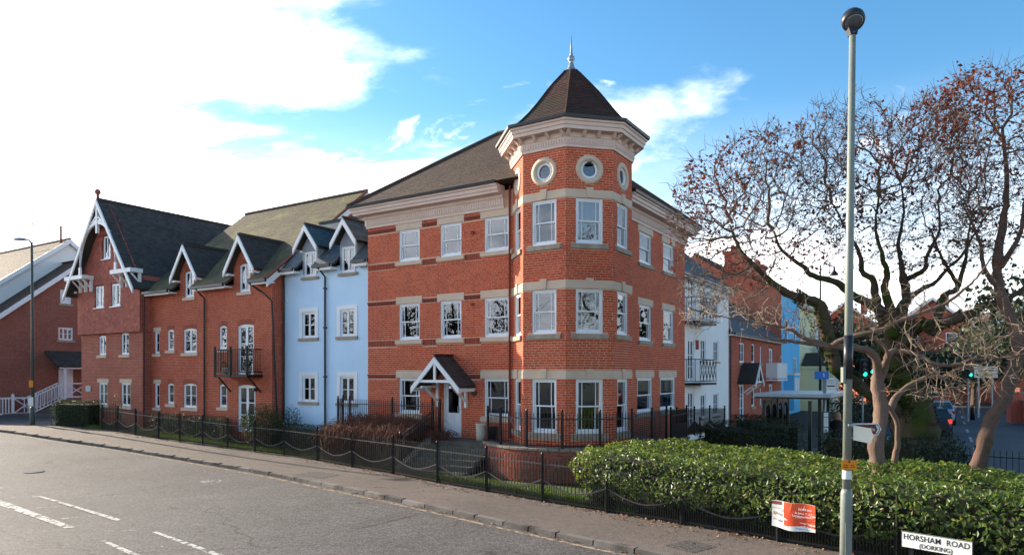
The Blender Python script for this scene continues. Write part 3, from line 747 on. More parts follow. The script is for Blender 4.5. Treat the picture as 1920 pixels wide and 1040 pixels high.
    core.face(rings[-1]); core.face(rings[0][::-1]); put(core, 'roof', M['under'], b)
    tl = []; hips = []
    for k in range(8):
        ang = k*math.pi/4; n2 = Vector((math.sin(ang), -math.cos(ang), 0)); rr = Vector((math.cos(ang), math.sin(ang), 0)); c0 = Vector((TC[0], TC[1], 0))
        for i in range(len(prof)-1):
            (ra, za), (rb, zb) = prof[i], prof[i+1]; aa, ab = ra*math.cos(math.pi/8), rb*math.cos(math.pi/8); ha, hb = ra*math.sin(math.pi/8), rb*math.sin(math.pi/8)
            pa = c0+n2*aa+Vector((0, 0, za)); pb = c0+n2*ab+Vector((0, 0, zb)); Ls = (pb-pa).length
            lay_tiles(tl, pa, rr, pb-pa, Ls, lambda t, ha=ha, hb=hb, L=Ls: -(ha+(hb-ha)*t/L), lambda t, ha=ha, hb=hb, L=Ls: ha+(hb-ha)*t/L)
    build_tiles(b, tl, M['turret_tile'], Vector((.0, -1.2, 11.6)))
    hm = MB()
    for k in range(8):
        x, y = o1[k]; pts = [(TC[0]+(x-TC[0])*(r+.015)/R0, TC[1]+(y-TC[1])*(r+.015)/R0, z+.02) for r, z in prof]
        hm.tube(pts, .028, 5)
    put(hm, 'hip_tile', M['turret_tile'], b)
    fin = put(MB().lathe([(.27, 12.98), (.21, 13.05), (.11, 13.22), (.07, 13.36), (.055, 13.38), (.09, 13.42), (.12, 13.49), (.09, 13.57), (.05, 13.61), (.055, 13.65), (.04, 13.69), (.028, 13.9), (.004, 14.3)], TC[0], TC[1], 14), 'finial', M['lead'], b, True)
    # main cornice and roof
    def cornice(path):
        put(MB().sweep(path, [(-.02, 8.70), (.05, 8.70), (.06, 8.78), (.085, 8.80), (.085, 9.02), (.14, 9.06), (.14, 9.16), (-.02, 9.16)]), 'frieze', M['pink_trim'], b)
        put(MB().sweep(path, [(-.02, 9.163), (.40, 9.163), (.41, 9.24), (.45, 9.26), (.47, 9.36), (.52, 9.38), (.52, 9.44), (-.02, 9.44)]), 'cornice', M['pink_trim'], b)
        put(MB().sweep(path, [(.44, 9.443), (.58, 9.443), (.60, 9.53), (.42, 9.53)]), 'gutter', M['gutter'], b)
    cornice([(-9.16, 9.96), (-9.16, 0), (-2.9, 0)]); cornice([(0, 2.95), (0, 9.96), (-9.16, 9.96)])
    fl = MB().frame(*FL)
    for i in range(62): x = .02+i*.1; fl.box(x, x+.04, -.108, -.08, 8.82, 9.0)
    fl.frame(*FRT)
    for i in range(70): x = 2.97+i*.1; fl.box(x, x+.04, -.108, -.08, 8.82, 9.0)
    put(fl, 'dentils', M['pink_trim'], b, kind='stuff')
    ov, tn, K = .56, .775, 4.15; x0, x1, y0, y1 = -9.16-ov, ov, -ov, 9.96+ov; ze = 9.49
    rc = MB(); lo = [rc.p(x, y, ze) for x, y in ((x0, y0), (x1, y0), (x1, y1), (x0, y1))]; hi = [rc.p(x, y, ze+K*tn) for x, y in ((x0+K, y0+K), (x1-K, y0+K), (x1-K, y1-K), (x0+K, y1-K))]
    for i in range(4): j = (i+1) % 4; rc.face((lo[i], lo[j], hi[j], hi[i]))
    rc.face(hi); rc.face(lo[::-1]); put(rc, 'roof', M['under'], b)
    mt = []; Ls = K*math.hypot(1, tn); ss = 1/math.hypot(1, tn)
    for o, r, n2, Wd in (((x0, y0, ze), (1, 0, 0), (0, 1, 0), x1-x0), ((x1, y0, ze), (0, 1, 0), (-1, 0, 0), y1-y0)):
        s = Vector((n2[0], n2[1], tn)).normalized()
        lay_tiles(mt, o, r, s, Ls, lambda t: t*ss, lambda t, Wd=Wd: Wd-t*ss)
    build_tiles(b, mt, M['roof_tile'])
    hm = MB()
    hm.tube([(x0, y0, ze+.05), (x0+K, y0+K, ze+K*tn+.05)], .07, 6); hm.tube([(x0+K, y0+K, ze+K*tn+.05), (x1-K, y0+K, ze+K*tn+.05)], .09, 6); hm.tube([(x1-K, y0+K, ze+K*tn+.05), (x1-K, y1-K, ze+K*tn+.05), (x1, y1, ze+.05)], .09, 6)
    put(hm, 'ridge_tile', M['roof_tile'], b)
    # front door with its glazed upper half
    dfr = (-5.48, 0, 0); m = MB().frame(*dfr)
    rect_frame(m, 0, .78, .93, 2.98, .03, .14, .055, .03)
    m.box(.058, .722, .07, .12, .96, 1.78); m.box(.058, .16, .07, .12, 1.783, 2.92); m.box(.62, .722, .07, .12, 1.783, 2.92); m.box(.163, .617, .07, .12, 2.78, 2.92)
    for xa, xb in ((.11, .36), (.42, .67)): rect_frame(m, xa, xb, 1.06, 1.70, .06, .072, .02)
    dr_ = put(m, 'door', M['door_white'], b)
    put(MB().frame(*dfr).box(.155, .625, .09, .096, 1.78, 2.79), 'pane', M['dark_glass'], dr_, sub=True)
    put(MB().frame(*dfr).box(.60, .64, .02, .06, 1.82, 2.02), 'handle', M['lead'], dr_, sub=True)
    put(MB().frame(*dfr).box(-.05, .83, -.09, .14, .86, .93), 'threshold', M['step'], b)
    # porch canopy over the door
    pc = put(MB().frame(-5.09, 0, 0).hexa([(-.02, -.95, 3.62), (.02, -.95, 3.62), (.02, 0, 3.62), (-.02, 0, 3.62), (-.02, -.95, 3.72), (.02, -.95, 3.72), (.02, 0, 3.72), (-.02, 0, 3.72)]), 'porch_canopy', M['under'], b)
    hw, zt, zb_ = 1.02, 3.74, 2.74; pf = (-5.09, 0, 0); sl = MB().frame(*pf); wt = MB().frame(*pf); ptl = []
    for sg in (-1, 1):
        sl.hexa([(0, -1.0, zt-.06), (sg*hw, -1.0, zb_-.06), (sg*hw, 0, zb_-.06), (0, 0, zt-.06), (0, -1.0, zt), (sg*hw, -1.0, zb_), (sg*hw, 0, zb_), (0, 0, zt)])
        wt.hexa([(0, -1.04, zt-.22), (sg*(hw+.02), -1.04, zb_-.26), (sg*(hw+.02), -.98, zb_-.26), (0, -.98, zt-.22), (0, -1.04, zt-.01), (sg*(hw+.02), -1.04, zb_-.05), (sg*(hw+.02), -.98, zb_-.05), (0, -.98, zt-.01)])
        wt.box(min(sg*.93, sg*1.0), max(sg*.93, sg*1.0), -.975, -.01, zb_-.19, zb_-.08)
        wt.box(sg*.62-.045, sg*.62+.045, -.10, -.01, 1.98, 2.86)
        wt.bar((sg*.62, -.08, 2.2), (sg*.62, -.80, 2.70), .07); wt.box(sg*.62-.04, sg*.62+.04, -.95, -.11, 2.66, 2.74)
        L_ = math.hypot(hw, 1.0); s = Vector((-sg*hw, 0, 1.0)); o = (-5.09+sg*hw, -1.0 if sg > 0 else 0, zb_)
        lay_tiles(ptl, o, (0, sg, 0), s, L_, lambda t: 0, lambda t: 1.0)
    wt.box(-.72, .72, -1.02, -.96, 2.86, 2.95); wt.box(-.045, .045, -1.015, -.965, 2.95, 3.56)
    put(sl, 'canopy_roof', M['under'], pc, sub=False); 
    for ch in pc.children: ch.location = (0, 0, 0)
    put(wt, 'white_frame', M['white'], pc, sub=True)
    V = []; 
    build_tiles(pc, ptl, M['dark_tile'])
    # small fittings
    for z, x in ((8.02, 9.16-4.18), (5.55, 9.16-4.2)):
        put(MB().frame(*FL).box(x-.05, x+.05, -.09, -.008, z-.05, z+.05), 'vent', M['brick_dark'], b)
    put(MB().frame(*FL).tube([(5.02, -.008, 2.5), (5.02, -.05, 2.5)], .11, 12), 'vent', M['gutter'], b)
    put(MB().tube([(-2.66, -.06, 9.4), (-2.66, -.06, 1.0)], .035, 8), 'drainpipe', M['brick_dark'], b)
    return b
corner_building()
# ------------------------------------------------------------------ roofs and details of the other houses
def slope(parent, name, tl, o, r, s, L, W, th=.08, amin=None, amax=None, tw=.165, g=.11):
    o = Vector(o); r = Vector(r).normalized(); s = Vector(s).normalized(); n = r.cross(s)
    a0, a1 = (amin or (lambda t: 0)), (amax or (lambda t: W))
    q = [o+r*a0(0), o+r*a1(0), o+r*a1(L)+s*L, o+r*a0(L)+s*L]; n2 = n*th
    m = MB().hexa([p-n2 for p in q]+q); put(m, name, M['under'], parent)
    lay_tiles(tl, o, r, s, L, a0, a1, tw, g)
def barge(mb, a, b, w=.22, t=.06, out=(0, -1, 0)):
    a, b, o = Vector(a), Vector(b), Vector(out)*t; d = Vector((0, 0, -w))
    mb.hexa([a+d, b+d, b+d+o, a+d+o, a, b, b+o, a+o])
def pipe(parent, pts, r=.04, mat='gutter'): put(MB().tube(pts, r, 8), 'drainpipe', M[mat], parent)

# ------------------------------------------------------------------ pale blue house
def blue_house():
    b = thing('blue_house', 'pale blue rendered house with two grey gabled dormers beside the red corner building', 'house', (-11.8, 3, 0))
    x0, x1, y = -14.38, -9.163, .3; fr = (x0, y, 0); w = MB().frame(*fr); L = x1-x0
    cs = [(-13.22, -12.42), (-10.98, -10.18)]
    ops = [(a-x0, c-x0, z0, z1) for a, c in cs for z0, z1 in ((1.98, 3.05), (4.64, 5.72))]
    dor = [(-13.08, -12.34), (-10.88, -10.12)]
    for a, c in dor: ops.append((a-x0, c-x0, 7.18, 7.6))
    w.wall(0, L, 0, 7.5, ops); w.frame()
    w.poly([(x0, y, 0), (x0, 4.6, 0), (x0, 4.6, 7.5), (x0, y, 7.5)]); w.poly([(x1, 4.6, 0), (x1, y, 0), (x1, y, 7.5), (x1, 4.6, 7.5)]); w.poly([(x0, 4.6, 0), (x1, 4.6, 0), (x1, 4.6, 7.5), (x0, 4.6, 7.5)])
    put(w, 'wall', M['blue_render'], b)
    for a, c in cs:
        for z0, z1 in ((1.98, 3.05), (4.64, 5.72)):
            window(b, fr, a-x0, z0, c-a, z1-z0, 'case22', None, 'curtain')
            m = MB().frame(a-x0+x0, y, 0); wd = c-a
            for q in ((-.17, -.002, z0, z1+.16), (wd+.002, wd+.17, z0, z1+.16), (-.002, wd+.002, z1+.002, z1+.16)): m.box(q[0], q[1], -.025, .02, q[2], q[3])
            put(m, 'surround', M['white'], b); put(MB().frame(a, y, 0).box(-.2, wd+.2, -.08, .12, z0-.12, z0-.002), 'sill', M['stone_dark'], b)
    ze, tn = 7.55, 1.0; ye = -.05; tl = []
    ts = math.hypot(1, tn)
    for a, c in ((x0-.02, -13.18), (-12.24, -10.97), (-10.03, x1)): slope(b, 'roof', tl, (a, ye, ze), (1, 0, 0), (0, 1, tn), .8, c-a, g=.16, tw=.22)
    o2 = Vector((x0-.02, ye, ze))+Vector((0, 1, tn)).normalized()*.8
    slope(b, 'roof', tl, o2, (1, 0, 0), (0, 1, tn), 2.35*ts-.8, L+.02, g=.16, tw=.22)
    slope(b, 'roof', tl, (x1, ye+4.7, ze), (-1, 0, 0), (0, -1, tn), 2.35*ts, L+.02, g=.16, tw=.22)
    put(MB().tube([(x0, ye+2.35, ze+2.38), (x1, ye+2.35, ze+2.38)], .07, 6), 'ridge_tile', M['slate'], b)
    g = MB()
    for a, c in ((x0, -13.3), (-12.12, -11.1), (-9.9, x1)):
        put(MB().box(a, c, y-.36, y-.01, 7.34, 7.42), 'soffit', M['white'], b); put(MB().box(a, c, y-.40, y-.362, 7.32, 7.52), 'fascia', M['white'], b)
        g.box(a, c, y-.50, y-.402, 7.43, 7.54)
    put(g, 'gutter', M['gutter'], b, kind='stuff')
    for a, c in dor:
        mx = (a+c)/2; d = MB(); hw = .46; zt = 8.42; pk = 9.02
        # dormer front: grey board cladding round the window, then the little gable
        d.frame(mx-hw, y-.02, 0); d.wall(0, 2*hw, 7.3, zt, [(a-mx+hw, c-mx+hw, 7.18, 8.22)], .08); d.prism([(0, zt), (2*hw, zt), (hw, pk)], 0, .05)
        d.frame(); 
        for sg in (-1, 1): d.box(mx+sg*hw-.02, mx+sg*hw+.02, y-.01, y+1.6, 7.5, zt)
        put(d, 'dormer', M['grey_clad'], b)
        window(b, (a, y-.03, 0), 0, 7.18, c-a, 1.04, 'case22', 'stone_dark', 'net', sh=.12)
        dt = []; wb_ = MB()
        for sg in (-1, 1):
            pe = Vector((mx+sg*.68, y-.3, 8.38)); pr = Vector((mx, y-.3, 9.28)); s = pr-pe
            if sg > 0: slope(b, 'dormer_roof', dt, pe, (0, 1, 0), s, s.length, 2.2, g=.16, tw=.22)
            else: slope(b, 'dormer_roof', dt, pe+Vector((0, 2.2, 0)), (0, -1, 0), s, s.length, 2.2, g=.16, tw=.22)
            barge(wb_, pe+Vector((sg*.03, 0, -.02)), pr+Vector((0, 0, .0)), .24)
        put(wb_, 'bargeboard', M['white'], b); build_tiles(b, dt, M['slate'], name='dormer_tile')
        put(MB().tube([(mx, y-.32, 9.33), (mx, y+1.6, 9.33)], .06, 6), 'ridge_tile', M['dark_tile'], b)
    build_tiles(b, tl, M['slate'], name='roof_slate')
    pipe(b, [(-11.78, y-.45, 7.42), (-11.78, y-.3, 7.3), (-11.78, y-.07, 7.1), (-11.78, y-.07, .1)])
    for z in (1, 3, 5, 6.6): put(MB().box(-11.84, -11.72, y-.12, y-.002, z, z+.06), 'pipe_clip', M['gutter'], b)
    pipe(b, [(x0+.07, y-.07, 7.4), (x0+.07, y-.07, .1)])
blue_house()

# ------------------------------------------------------------------ red house with two gabled wall dormers
def gabled_house():
    b = thing('gabled_house', 'red brick house with two gabled wall dormers and a mossy olive tiled roof', 'house', (-19, 4, 0))
    x0, x1, y = -23.5, -14.40, -.3; fr = (x0, y, 0); w = MB().frame(*fr); L = x1-x0
    one = [(-23.14, -22.74, 4.12, 5.19, 'case12'), (-22.05, -21.53, 4.27, 5.26, 'case12'), (-20.74, -19.72, 4.12, 5.26, 'case22'), (-18.0, -17.46, 4.25, 5.29, 'case12'), (-16.68, -15.6, 3.12, 5.30, 'door')]
    gnd = [(-23.14, -22.74, 1.5, 2.66, 'case12'), (-22.05, -21.53, 1.70, 2.68, 'case12'), (-20.74, -19.72, 1.56, 2.68, 'case22'), (-18.0, -17.46, 1.65, 2.68, 'case12'), (-16.68, -15.5, .62, 2.66, 'door')]
    top = [(-20.63, -19.93, 6.72, 7.93, 'case22'), (-16.55, -15.84, 6.72, 7.93, 'case22')]
    allw = one+gnd+top
    ops = [(a-x0, c-x0, z0, z1) for a, c, z0, z1, k in allw]
    w.wall(0, L, 0, 7.1, ops)
    gab = [(-20.28, .74), (-16.2, .74)]
    for (mx, hw), o in zip(gab, top):
        u = mx-x0; w.wall(u-hw, u+hw, 7.1, 7.95, [(o[0]-x0, o[1]-x0, o[2], o[3])]); w.prism([(u-hw, 7.95), (u+hw, 7.95), (u, 7.95+hw*1.25)], 0, .1)
        for sg in (-1, 1):
            w.box(u+sg*hw-.05, u+sg*hw+.05, .002, 1.2, 7.0, 7.95)
    w.frame()
    w.poly([(x1, y, 0), (x1, 10, 0), (x1, 10, 7.1), (x1, y, 7.1)]); w.poly([(x1, y, 7.1), (x1, 10.5, 7.1), (x1, 5.1, 11.9)]); w.poly([(x0, 10, 0), (x0, y, 0), (x0, y, 7.1), (x0, 10, 7.1)]); w.poly([(x1, 10, 0), (x0, 10, 0), (x0, 10, 7.1), (x1, 10, 7.1)])
    put(w, 'wall', M['mid_brick'], b)
    for i, (a, c, z0, z1, k) in enumerate(allw):
        window(b, fr, a-x0, z0, c-a, z1-z0, k, None if k == 'door' else 'stone', ('net', 'curtain', 'net')[i % 3], y=.0)
        if i in (0, 5): put(MB().frame(*fr).box(a-x0-.12, c-x0+.12, -.012, .1, z1, z1+.2), 'lintel', M['stone'], b)
        else:
            m = MB().frame(*fr); voussoirs(m, a-x0-.01, c-x0+.01, z1+.005, .07, .2); put(m, 'brick_arch', M['arch_brick'], b, kind='stuff')
    # main roof: front slope broken by the two gables
    ye, ze = -.72, 7.12; tn = (12.0-ze)/(5.1-ye); sv = Vector((0, 1, tn)); Ls = Vector((0, 5.1-ye, 12.0-ze)).length
    tl = []
    low = []; st = .95*math.hypot(1, tn)
    for a, c in ((x0-.02, gab[0][0]-.74), (gab[0][0]+.74, gab[1][0]-.74), (gab[1][0]+.74, x1+.22)):
        slope(b, 'roof', low, (a, ye, ze), (1, 0, 0), sv, st, c-a)
    o2 = Vector((x0-.02, ye, ze))+sv.normalized()*st
    slope(b, 'roof', tl, o2, (1, 0, 0), sv, Ls-st, x1+.22-x0+.02)
    slope(b, 'roof', tl, (x1+.22, 10.92, ze), (-1, 0, 0), (0, -1, tn), Ls, x1+.22-x0)
    build_tiles(b, low, M['moss_tile'], name='eaves_tile'); build_tiles(b, tl, M['moss_tile'])
    put(MB().tube([(x0, 5.1, 12.05), (x1+.22, 5.1, 12.05)], .09, 6), 'ridge_tile', M['dark_tile'], b)
    v = MB(); barge(v, (x1+.17, ye, ze-.06), (x1+.17, 5.1, 11.94), .30, .06, (1, 0, 0)); barge(v, (x1+.17, 10.92, ze-.06), (x1+.17, 5.1, 11.94), .30, .06, (1, 0, 0)); put(v, 'bargeboard', M['white'], b)
    v = MB(); v.tube([(x1+.22, ye-.02, ze+.02), (x1+.22, 5.1, 12.06)], .05, 5); put(v, 'verge_tile', M['terracotta'], b)
    for (mx, hw) in gab:
        dt = []; v = MB(); ov = 1.0
        for sg in (-1, 1):
            pe = Vector((mx+sg*ov, y-.32, 7.93-.30)); pr = Vector((mx, y-.32, 9.12)); s = pr-pe
            if sg > 0: slope(b, 'dormer_roof', dt, pe, (0, 1, 0), s, s.length, 3.3)
            else: slope(b, 'dormer_roof', dt, pe+Vector((0, 3.3, 0)), (0, -1, 0), s, s.length, 3.3)
            barge(v, pe+Vector((sg*.03, 0, 0)), pr, .26)
            v.box(min(mx+sg*.72, mx+sg*1.0), max(mx+sg*.72, mx+sg*1.0), y-.3, y+1.0, 7.44, 7.52)
        put(v, 'bargeboard', M['white'], b); build_tiles(b, dt, M['dark_tile'], name='dormer_tile'); put(MB().tube([(mx, y-.34, 9.17), (mx, y+3, 9.17)], .07, 6), 'ridge_tile', M['dark_tile'], b)
    g = MB()
    for a, c in ((x0-.05, gab[0][0]-1.0), (gab[0][0]+.85, gab[1][0]-.85), (gab[1][0]+.85, x1+.2)):
        put(MB().box(a, c, ye+.03, y-.01, 6.94, 7.0), 'soffit', M['white'], b); put(MB().box(a, c, ye-.01, ye+.028, 6.9, 7.08), 'fascia', M['white'], b); g.box(a, c, ye-.12, ye-.012, 6.98, 7.10)
    put(g, 'gutter', M['gutter'], b, kind='stuff')
    pipe(b, [(-19.05, ye-.05, 7.0), (-19.05, y-.25, 6.75), (-19.05, y-.06, 6.6), (-19.05, y-.06, .05)])
    pipe(b, [(x1-.9, ye-.05, 6.98), (x1-.5, y-.1, 6.6), (x1+.06, y-.06, 6.2), (x1+.06, y+.3, .05)])
    # balcony before the upper glazed doors
    bx0, bx1, by = -17.25, -15.0, y-.78; bal = MB(); bal.box(bx0, bx1, by, y-.01, 3.0, 3.11); o = put(bal, 'balcony', M['iron'], b)
    rl = MB()
    for z in (3.2, 4.16): rl.box(bx0, bx1, by, by+.04, z, z+.04); rl.box(bx0, bx0+.04, by+.045, y-.01, z, z+.04); rl.box(bx1-.04, bx1, by+.045, y-.01, z, z+.04)
    put(rl, 'rail', M['iron'], o, sub=True); o2 = MB()
    for i in range(19): x = bx0+.06+(bx1-bx0-.12)*i/18; o2.box(x-.009, x+.009, by+.012, by+.03, 3.242, 4.158)
    for xx in (bx0+.012, bx1-.03):
        for i in range(6): yy = by+.1+.11*i; o2.box(xx, xx+.018, yy, yy+.018, 3.242, 4.158)
    put(o2, 'baluster', M['iron'], o, sub=True, kind='stuff')
    for x in (bx0+.03, bx1-.03, (bx0+bx1)/2): put(MB().box(x-.035, x+.035, by-.02, by+.05, 3.0, 4.32), 'post', M['iron'], o, sub=True)
    for x in (bx0+.1, bx1-.1): put(MB().bar((x, by+.15, 3.0), (x, y-.02, 2.35), .05), 'bracket', M['iron'], o, sub=True)
    put(MB().tube([(x1-1.0, y-.002, 2.45), (x1-1.0, y-.18, 2.5)], .07, 8), 'security_light', M['gutter'], b)
    for ch in o.children: ch.location = Vector((0, 0, 0))
    return b
gabled_house()
def pot(x, y, z, label, street=True, leaves=True, s=1.0):
    t = thing('flower_pot', label, 'plant pot', (x, y, z), street)
    put(MB().lathe([(.10*s, z), (.15*s, z+.24*s), (.165*s, z+.25*s), (.165*s, z+.29*s), (.13*s, z+.29*s)], x, y, 10), 'pot', M['terracotta' if s > 1 else 'planter'], t, True)
    if leaves: link(clump((x, y, z+.42*s), (.2*s, .2*s, .2*s), 90, .08, M['bush_leaf']), 'foliage', t, kind='stuff')

def clump(c, rad, n, size, mat, flat=.6, name='foliage', hollow=.5, squash=None):
    # n small leaves spread through an ellipsoid, denser towards its skin
    d = RNG.normal(size=(n, 3)); d /= np.linalg.norm(d, axis=1)[:, None]; rr = hollow+(1-hollow)*RNG.random(n)**.6
    P = np.array(c)+d*rr[:, None]*np.array(rad)
    return leaves(P, d, n, size, mat, name)
def leaves(P, nrm, n, size, mat, name='foliage', jit=.8, asp=.48):
    P = np.asarray(P, float); nrm = nrm + RNG.normal(size=(n, 3))*jit; nrm /= np.linalg.norm(nrm, axis=1)[:, None]
    t = RNG.normal(size=(n, 3)); t -= nrm*(t*nrm).sum(1)[:, None]; t /= np.linalg.norm(t, axis=1)[:, None]; q = np.cross(nrm, t)
    sz = (size*(.45+1.0*RNG.random(n)))[:, None]
    a = P-t*sz*.5; b = P+q*sz*asp*.5+nrm*sz*.07; c = P+t*sz*.5-nrm*sz*.06; d = P-q*sz*asp*.5+nrm*sz*.07
    V = np.stack([a, b, c, d], 1).reshape(-1, 3); i = np.arange(n)[:, None]*4
    Fc = np.concatenate([i+np.array([[0, 1, 2]]), i+np.array([[0, 2, 3]])], 1).reshape(-1, 3)
    return npmesh(name, V, Fc, mat)
pot(-16.9, -.75, 3.115, 'small planted pot at the left end of the iron balcony')
pot(-15.35, -.75, 3.115, 'small planted pot at the right end of the iron balcony')

# ------------------------------------------------------------------ tall villa with the tile hung gable
def tall_house():
    b = thing('tall_gabled_house', 'tall brick house with red hung tiles and white arched bargeboards in its gable', 'house', (-26.4, 4, 0))
    x0, x1, y = -29.40, -23.52, -.7; mx = (x0+x1)/2; L = x1-x0
    up = [(-26.86, -26.2, 9.0, 10.15, 'case21'), (-27.62, -26.84, 6.55, 7.64, 'case21'), (-26.05, -25.27, 6.55, 7.66, 'case21')]
    dn = [(-27.6, -26.92, 4.1, 5.1, 'case22'), (-25.45, -24.75, 4.1, 5.18, 'case22'), (-27.62, -26.78, 1.52, 2.68, 'case22'), (-25.45, -24.6, 1.52, 2.68, 'case22')]
    w = MB().frame(x0, y, 0); w.wall(0, L, 0, 5.2, [(a-x0, c-x0, z0, z1) for a, c, z0, z1, k in dn])
    w.frame(); w.poly([(x1, y, 0), (x1, 10, 0), (x1, 10, 5.2), (x1, y, 5.2)]); w.poly([(x0, 10, 0), (x0, y, 0), (x0, y, 5.2), (x0, 10, 5.2)]); w.poly([(x1, 10, 0), (x0, 10, 0), (x0, 10, 5.2), (x1, 10, 5.2)])
    put(w, 'wall', M['tall_brick'], b)
    yh = y-.14; apx = 11.75; zf = 7.75; tn = (apx-zf)/(L/2)
    h = MB().frame(x0-.05, yh, 0); Lh = L+.1
    h.wall(0, Lh, 5.2, zf, [(a-x0+.05, c-x0+.05, z0, z1) for a, c, z0, z1, k in up[1:]])
    a, c, z0, z1, k = up[0]; ua, uc = a-x0+.05, c-x0+.05
    zl = lambda u: zf+min(u, Lh-u)*tn
    h.poly([(0, 0, zf), (ua, 0, zf), (ua, 0, zl(ua))]); h.poly([(uc, 0, zf), (Lh, 0, zf), (uc, 0, zl(uc))])
    h.poly([(ua, 0, zf), (uc, 0, zf), (uc, 0, z0), (ua, 0, z0)]); h.poly([(ua, 0, z1), (uc, 0, z1), (uc, 0, zl(uc)), (Lh/2, 0, apx), (ua, 0, zl(ua))])
    for q in ((ua, z0, ua, z1), (uc, z0, uc, z1), (ua, z0, uc, z0), (ua, z1, uc, z1)): h.poly([(q[0], 0, q[1]), (q[0], .16, q[1]), (q[2], .16, q[3]), (q[2], 0, q[3])])
    h.frame(); h.poly([(x1+.05, yh, 5.2), (x1+.05, 10, 5.2), (x1+.05, 10, zf), (x1+.05, yh, zf)]); h.poly([(x0-.05, 10, 5.2), (x0-.05, yh, 5.2), (x0-.05, yh, zf), (x0-.05, 10, zf)])
    h.poly([(x0-.05, yh, 5.2), (x1+.05, yh, 5.2), (x1+.05, y+.1, 5.2), (x0-.05, y+.1, 5.2)])
    h.poly([(x1+.05, 10, 5.2), (x0-.05, 10, 5.2), (x0-.05, 10, zf), (x1+.05, 10, zf)]); h.poly([(x1+.05, 10, zf), (x0-.05, 10, zf), (mx, 10, apx)])
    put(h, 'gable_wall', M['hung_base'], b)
    ht = []; g = .14
    def hang(o, r, amin, amax, z0, z1):
        lay_tiles(ht, o, r, (0, 0, 1), z1-z0, amin, amax, .2, g)
    tmp = []
    lay_tiles(tmp, (x0-.05, yh-.012, 5.2), (1, 0, 0), (0, 0, 1), apx-5.2-.15, lambda t: max(0, (5.2+t-zf)/tn), lambda t: Lh-max(0, (5.2+t-zf)/tn), .2, g)
    for t in tmp:
        x, z = t[0].x, t[0].z
        if not any(a-.08 < x < c+.08 and z0-.16 < z < z1-.02 for a, c, z0, z1, k in up): ht.append(t)
    lay_tiles(ht, (x1+.062, yh, 5.2), (0, 1, 0), (0, 0, 1), zf-5.2, lambda t: 0, lambda t: 6, .2, g)
    build_tiles(b, ht, M['hung_tile'], Vector((-24.5, yh, 6.0)), 300, 'hung_tile', .2)
    for a, c, z0, z1, k in up: window(b, (x0, yh-.02, 0), a-x0, z0, c-a, z1-z0, k, 'white', 'net', sh=.07)
    for i, (a, c, z0, z1, k) in enumerate(dn):
        window(b, (x0, y, 0), a-x0, z0, c-a, z1-z0, k, 'stone', 'curtain')
        if i > 1: put(MB().frame(x0, y, 0).box(a-x0-.14, c-x0+.14, -.012, .1, z1, z1+.2), 'lintel', M['stone'], b)
        else:
            m = MB().frame(x0, y, 0); voussoirs(m, a-x0, c-x0, z1+.004, .04, .16); put(m, 'brick_arch', M['arch_brick'], b, kind='stuff')
    put(MB().frame(x0, y, 0).box(.5, 1.0, -.03, -.004, 2.2, 2.5), 'plaque', M['lead'], b)
    # roof
    tl = []; yf = y-.68; bx0, bx1 = x0-.42, x1+.42; zb = zf-.42*tn+.05; zt = apx+.12
    for sg in (-1, 1):
        e = Vector((bx1 if sg > 0 else bx0, yf, zb)); s = Vector((mx, yf, zt))-e
        if sg > 0: slope(b, 'roof', tl, e, (0, 1, 0), s, s.length, 10.6, g=.13, tw=.2)
        else: slope(b, 'roof', tl, e+Vector((0, 10.6, 0)), (0, -1, 0), s, s.length, 10.6, g=.13, tw=.2)
    build_tiles(b, tl, M['dark_tile'])
    put(MB().tube([(mx, yf, zt+.05), (mx, 9.8, zt+.05)], .09, 6), 'ridge_tile', M['dark_tile'], b)
    put(MB().lathe([(.07, zt), (.07, zt+.28), (.13, zt+.34), (.15, zt+.42), (.10, zt+.52), (.03, zt+.56)], mx, yf+.05, 10), 'finial', M['terracotta'], b, True)
    v = MB()
    for sg in (-1, 1):
        e = (bx1 if sg > 0 else bx0); barge(v, (e, yf, zb+.02), (mx, yf, zt+.02), .27, .07)
    put(v, 'bargeboard', M['white'], b)
    # white arch inside the gable, king post, corbel brackets
    ar = MB(); ya = yf-.01; R_ = 1.72; zc = 8.55; pts = []
    for i in range(25):
        t = math.pi*i/24; pts.append((mx-R_*math.cos(t), zc+(2.2*math.sin(t))**1.0*1.0))
    for (xa, za), (xb, zb2) in zip(pts, pts[1:]): ar.hexa([(xa, ya, za-.10), (xb, ya, zb2-.10), (xb, ya+.09, zb2-.10), (xa, ya+.09, za-.10), (xa, ya, za+.11), (xb, ya, zb2+.11), (xb, ya+.09, zb2+.11), (xa, ya+.09, za+.11)])
    for sg in (-1, 1):
        ar.box(mx+sg*R_-.09, mx+sg*R_+.09, ya, ya+.09, 8.2, 8.6)
    ar.box(mx-.075, mx+.075, ya-.02, ya+.11, 10.2, zt-.1); ar.bar((mx-.55, ya+.05, 10.72), (mx-.05, ya+.05, 11.05), .10); ar.bar((mx+.55, ya+.05, 10.72), (mx+.05, ya+.05, 11.05), .10)
    put(ar, 'gable_arch', M['white'], b)
    for sg in (-1, 1):
        xa, xb = mx+sg*1.35, mx+sg*(L/2+.25); xa, xb = min(xa, xb), max(xa, xb)
        put(MB().box(xa, xb, ya-.05, yh+.02, 8.02, 8.22), 'corbel', M['white'], b)
        for i in range(4):
            x = xa+.1+(xb-xa-.2)*i/3
            put(MB().prism([(x-.035, 7.4), (x+.035, 7.4), (x+.035, 8.02), (x-.035, 8.02)], yh-.16, yh-.02).bar((x, yh-.1, 7.55), (x, ya+.05, 7.98), .06), 'bracket', M['white'], b)
    pipe(b, [(x1+.14, y-.02, 7.6), (x1+.14, y-.02, .05)])
    # little dormer gablet on the right hand slope
    gd = MB(); gd.box(x1-.55, x1+.35, 1.2, 2.1, 7.3, 8.3); put(gd, 'dormer', M['grey_clad'], b)
